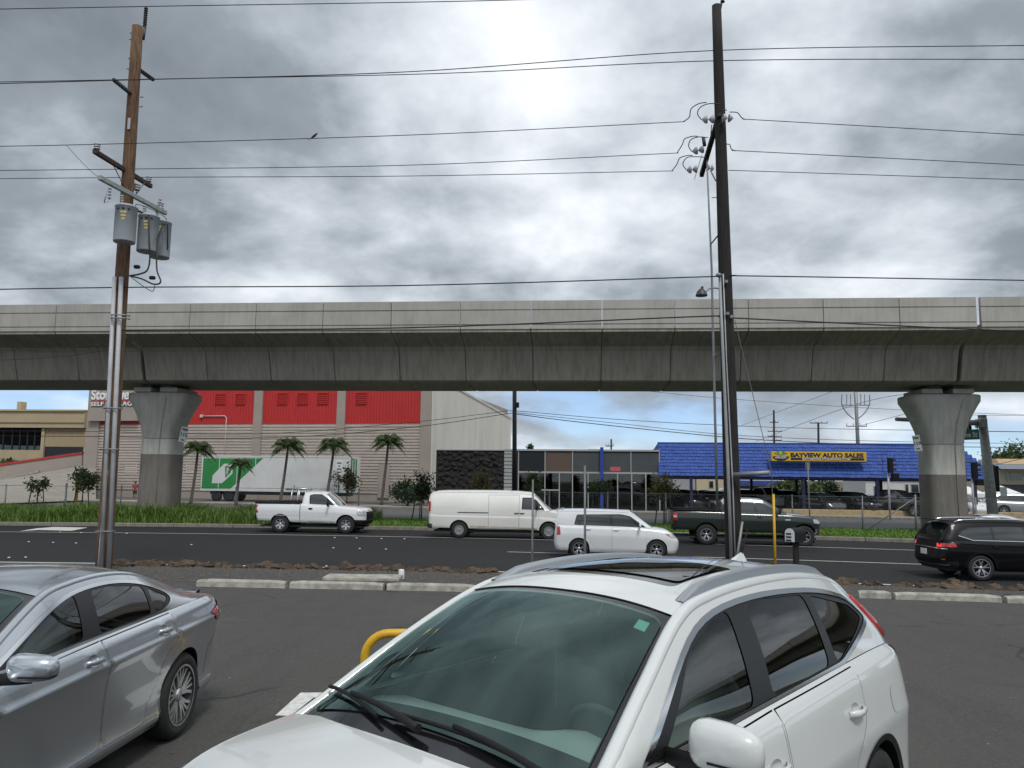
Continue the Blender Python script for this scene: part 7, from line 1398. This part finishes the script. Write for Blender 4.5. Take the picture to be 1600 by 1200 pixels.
def pickup_green():
    hd = R(-5); sp = SPECS['tundra']; root, c, deck, top = make_vehicle('pickup_truck', 'dark green crew cab pickup truck behind the black utility pole', 'pickup truck', stand(1180, 852.5, hd, 1.01), hd, sp); ge = c.sg[-1]
    lamps(c, [[(ge - 1.12, .98), (ge - .88, .98), (ge - .88, 1.30), (ge - 1.10, 1.30)]], 'tail_lamp', 'red_lens'); lamps(c, [[(ge - 1.08, 1.10), (ge - .92, 1.10), (ge - .92, 1.18), (ge - 1.08, 1.18)]], 'reversing_lamp', 'clear_lens', .010); lamps(c, [[(.74, .92), (1.12, .95), (1.16, 1.10), (.74, 1.10)]], 'head_lamp', 'clear_lens')
    for sd in (1, -1):
        patch('grille', [[(0, .74), (.70, .74), (.72, 1.08), (0, 1.08)]], c.S, .1, 'chrome', root, .010, sd); patch('front_bumper', [[(0, .48), (1.1, .48), (1.1, .72), (0, .72)]], c.S, .1, 'chrome', root, .03, sd); patch('rear_bumper', [[(ge - 1.05, .62), (ge, .62), (ge, .82), (ge - 1.05, .82)]], c.S, .1, 'paint_green', root, .06, sd)
        patch('side_badge', [[(float(c.sx(1.42)), 1.05), (float(c.sx(1.22)), 1.05), (float(c.sx(1.22)), 1.09), (float(c.sx(1.42)), 1.09)]], c.S, .1, 'chrome', root, .006, sd); t = MB(); t.tube([(x, sd * .94, 1.415) for x in np.linspace(-3.34, -1.36, 6)], .04, 6); t.build('bed_rail', 'black_plastic', root)
        bxp('running_board', 'black_plastic', root, -1.1, 1.2, sd * .93 - .1, sd * .93 + .1, .42, .48, .02)
    seam(c, [(float(c.sx(-1.33)), .6), (float(c.sx(-1.33)), 1.36)], c.S, wd=.03); text('lettering', '4x4', .13, 'red_lens', root, (-2.95, -1.004, 1.19), (R(90), 0, 0), .002)
    m = MB(); m.tube([(1.25, sd * .78, 1.32) for sd in (-1, 1)], .012, 5); m.build('wiper', 'black_plastic', root)
pickup_green()
def black_suv():
    hd = R(-1); sp = SPECS['atlas']; p = ground(1534, 908, 0); root, c, deck, top = make_vehicle('suv', 'black three row suv with silver roof rails at the right edge', 'suv', (p.x + 1.45 * math.cos(hd), p.y + .87 + 1.45 * math.sin(hd), 0), hd, sp); ge = c.sg[-1]; root.scale = (.97, .97, .955); seam(c, [(.9, 1.108), (0, 1.125), (-1.0, 1.14), (-1.64, 1.15), (-2.02, 1.275)], c.G, 'chrome', .018, .006, name='window_trim')
    lamps(c, [[(ge - 1.22, .96), (ge - .60, .93), (ge - .60, 1.05), (ge - 1.18, 1.06)]], 'tail_lamp', 'red_lens'); lamps(c, [[(ge - .78, .945), (ge - .62, .943), (ge - .62, 1.04), (ge - .80, 1.045)]], 'brake_light', 'brake_red', .009)
    for sd in (1, -1):
        patch('chrome_strip', [[(ge - .95, .885), (ge, .90), (ge, .925), (ge - .95, .905)]], c.S, .1, 'chrome', root, .010, sd); patch('lower_trim', [[(ge - 1.0, .42), (ge, .40), (ge, .44), (ge - 1.0, .47)]], c.S, .1, 'chrome', root, .010, sd); patch('lower_bumper', [[(ge - 1.25, .34), (ge, .34), (ge, .54), (ge - 1.25, .54)]], c.S, .1, 'black_plastic', root, .006, sd); patch('reflector', [[(ge - .92, .58), (ge - .78, .57), (ge - .78, .60), (ge - .90, .62)]], c.S, .1, 'red_lens', root, .008, sd)
        xs = np.linspace(.1, -2.0, 16); P = c.T(c.lx(xs), np.full(16, sd * .53)); MB().tube([(a[0], a[1], a[2] + q) for a, q in zip(P, [0] + [.05] * 14 + [0])], .022, 8, flat=.7).build('roof_rail', 'chrome', root); seam(c, [(float(c.sx(-2.05)), 1.06), (float(c.sx(-1.2)), 1.0), (float(c.sx(0)), .98)], c.S, 'paint_black', .02, .01, name='crease')
    q = c.S(np.array([ge]), np.array([.78]))[0]; MB().box((q[0] - .02, 0, .76), (.02, .34, .16), bev=.004).build('number_plate', 'plate_white', root); m = MB(); m.box((-2.30, 0, 1.70), (.34, 1.16, .03), ry=.06, bev=.012); m.build('roof_spoiler', 'paint_black', root); MB().tube([(-2.49, 0, 1.16), (-2.44, -.28, 1.24)], .012, 5).build('rear_wiper', 'black_plastic', root)
pm('brake_red', (.55, .02, .02), .2, emit=((1, .05, .03), .7))
black_suv()
sp = variant('camry', 'paint_silver', .12); hd = R(-2); p = ground(1568, 862, 0)
make_vehicle('saloon_car', 'silver saloon car mostly hidden behind the black suv', 'car', (p.x + .55, p.y + .9, 0), hd, sp)
# ---- cars on the sales lot
LOTZ = .14
def lot_car(px, py, Y, yaw, spec, name, label, cat='car', z=LOTZ):
    p = at(px, 745, Y); return make_vehicle(name, label, cat, (p.x, Y, z), R(yaw), spec, group='cars on the sales lot')[0]
suv_b = variant('atlas', 'paint_gloss_black', .25); suv_w = variant('atlas', 'paint_white', .25); suv_g = variant('atlas', 'paint_darkgrey', .25); sed_w = variant('camry', 'paint_white', .25); sed_s = variant('camry', 'paint_silver', .25); box_b = variant('xb', 'paint_darkgrey', .25); pk_w = variant('tundra', 'paint_white', .25); box_s = variant('xb', 'paint_silver', .25); pk_b = variant('tundra', 'paint_gloss_black', .25); crv_w = variant('crv', 'paint_white', .25)
LC = [(1066, 64, -60, suv_b, 'suv', 'black suv on the sales lot behind the dark green pickup tail', 'suv'), (1097, 70, -75, crv_w, 'car', 'white crossover deep in the sales lot left of the black pole', 'car'), (1112, 64.5, -70, sed_w, 'car', 'white saloon on the sales lot left of the black pole', 'car'), (1133, 63, -62, box_b, 'suv', 'square dark grey suv beside the black pole on the sales lot', 'suv'), (1170, 69, -65, suv_b, 'suv', 'black suv just above the dark green pickup roof', 'suv'), (1199, 68, -80, pk_w, 'pickup_truck', 'white pickup on the sales lot between pole and canopy post', 'pickup truck'), (1228, 66.5, -72, suv_g, 'suv', 'dark grey suv beside the blue canopy post', 'suv'),
      (1284, 61.2, -78, box_b, 'suv', 'square dark grey suv facing the street under the canopy sign', 'suv'), (1333, 61, -62, suv_b, 'suv', 'large black suv left of the middle canopy post', 'suv'), (1398, 59.8, -58, pk_b, 'pickup_truck', 'black pickup right of the middle canopy post', 'pickup truck'), (1430, 61, -60, suv_b, 'suv', 'black suv partly behind the right pier on the sales lot', 'suv'), (1502, 61, -80, crv_w, 'car', 'white crossover peeking out right of the right pier', 'car'), (1352, 70, -85, sed_s, 'car', 'silver saloon deep under the canopy behind the black suvs', 'car'), (1592, 63, -14, variant('atlas', 'paint_silver', .15), 'suv', 'silver suv at the right edge beneath the white tent', 'suv'), (1080, 78, -80, sed_w, 'car', 'white saloon in the back row by the grey warehouse', 'car'), (1145, 79, -85, suv_w, 'suv', 'white suv in the back row by the cream building', 'suv')]
for px, Y, yaw, sp, nm, lb, ct in LC: lot_car(px, 0, Y, yaw, sp, nm, lb, ct)
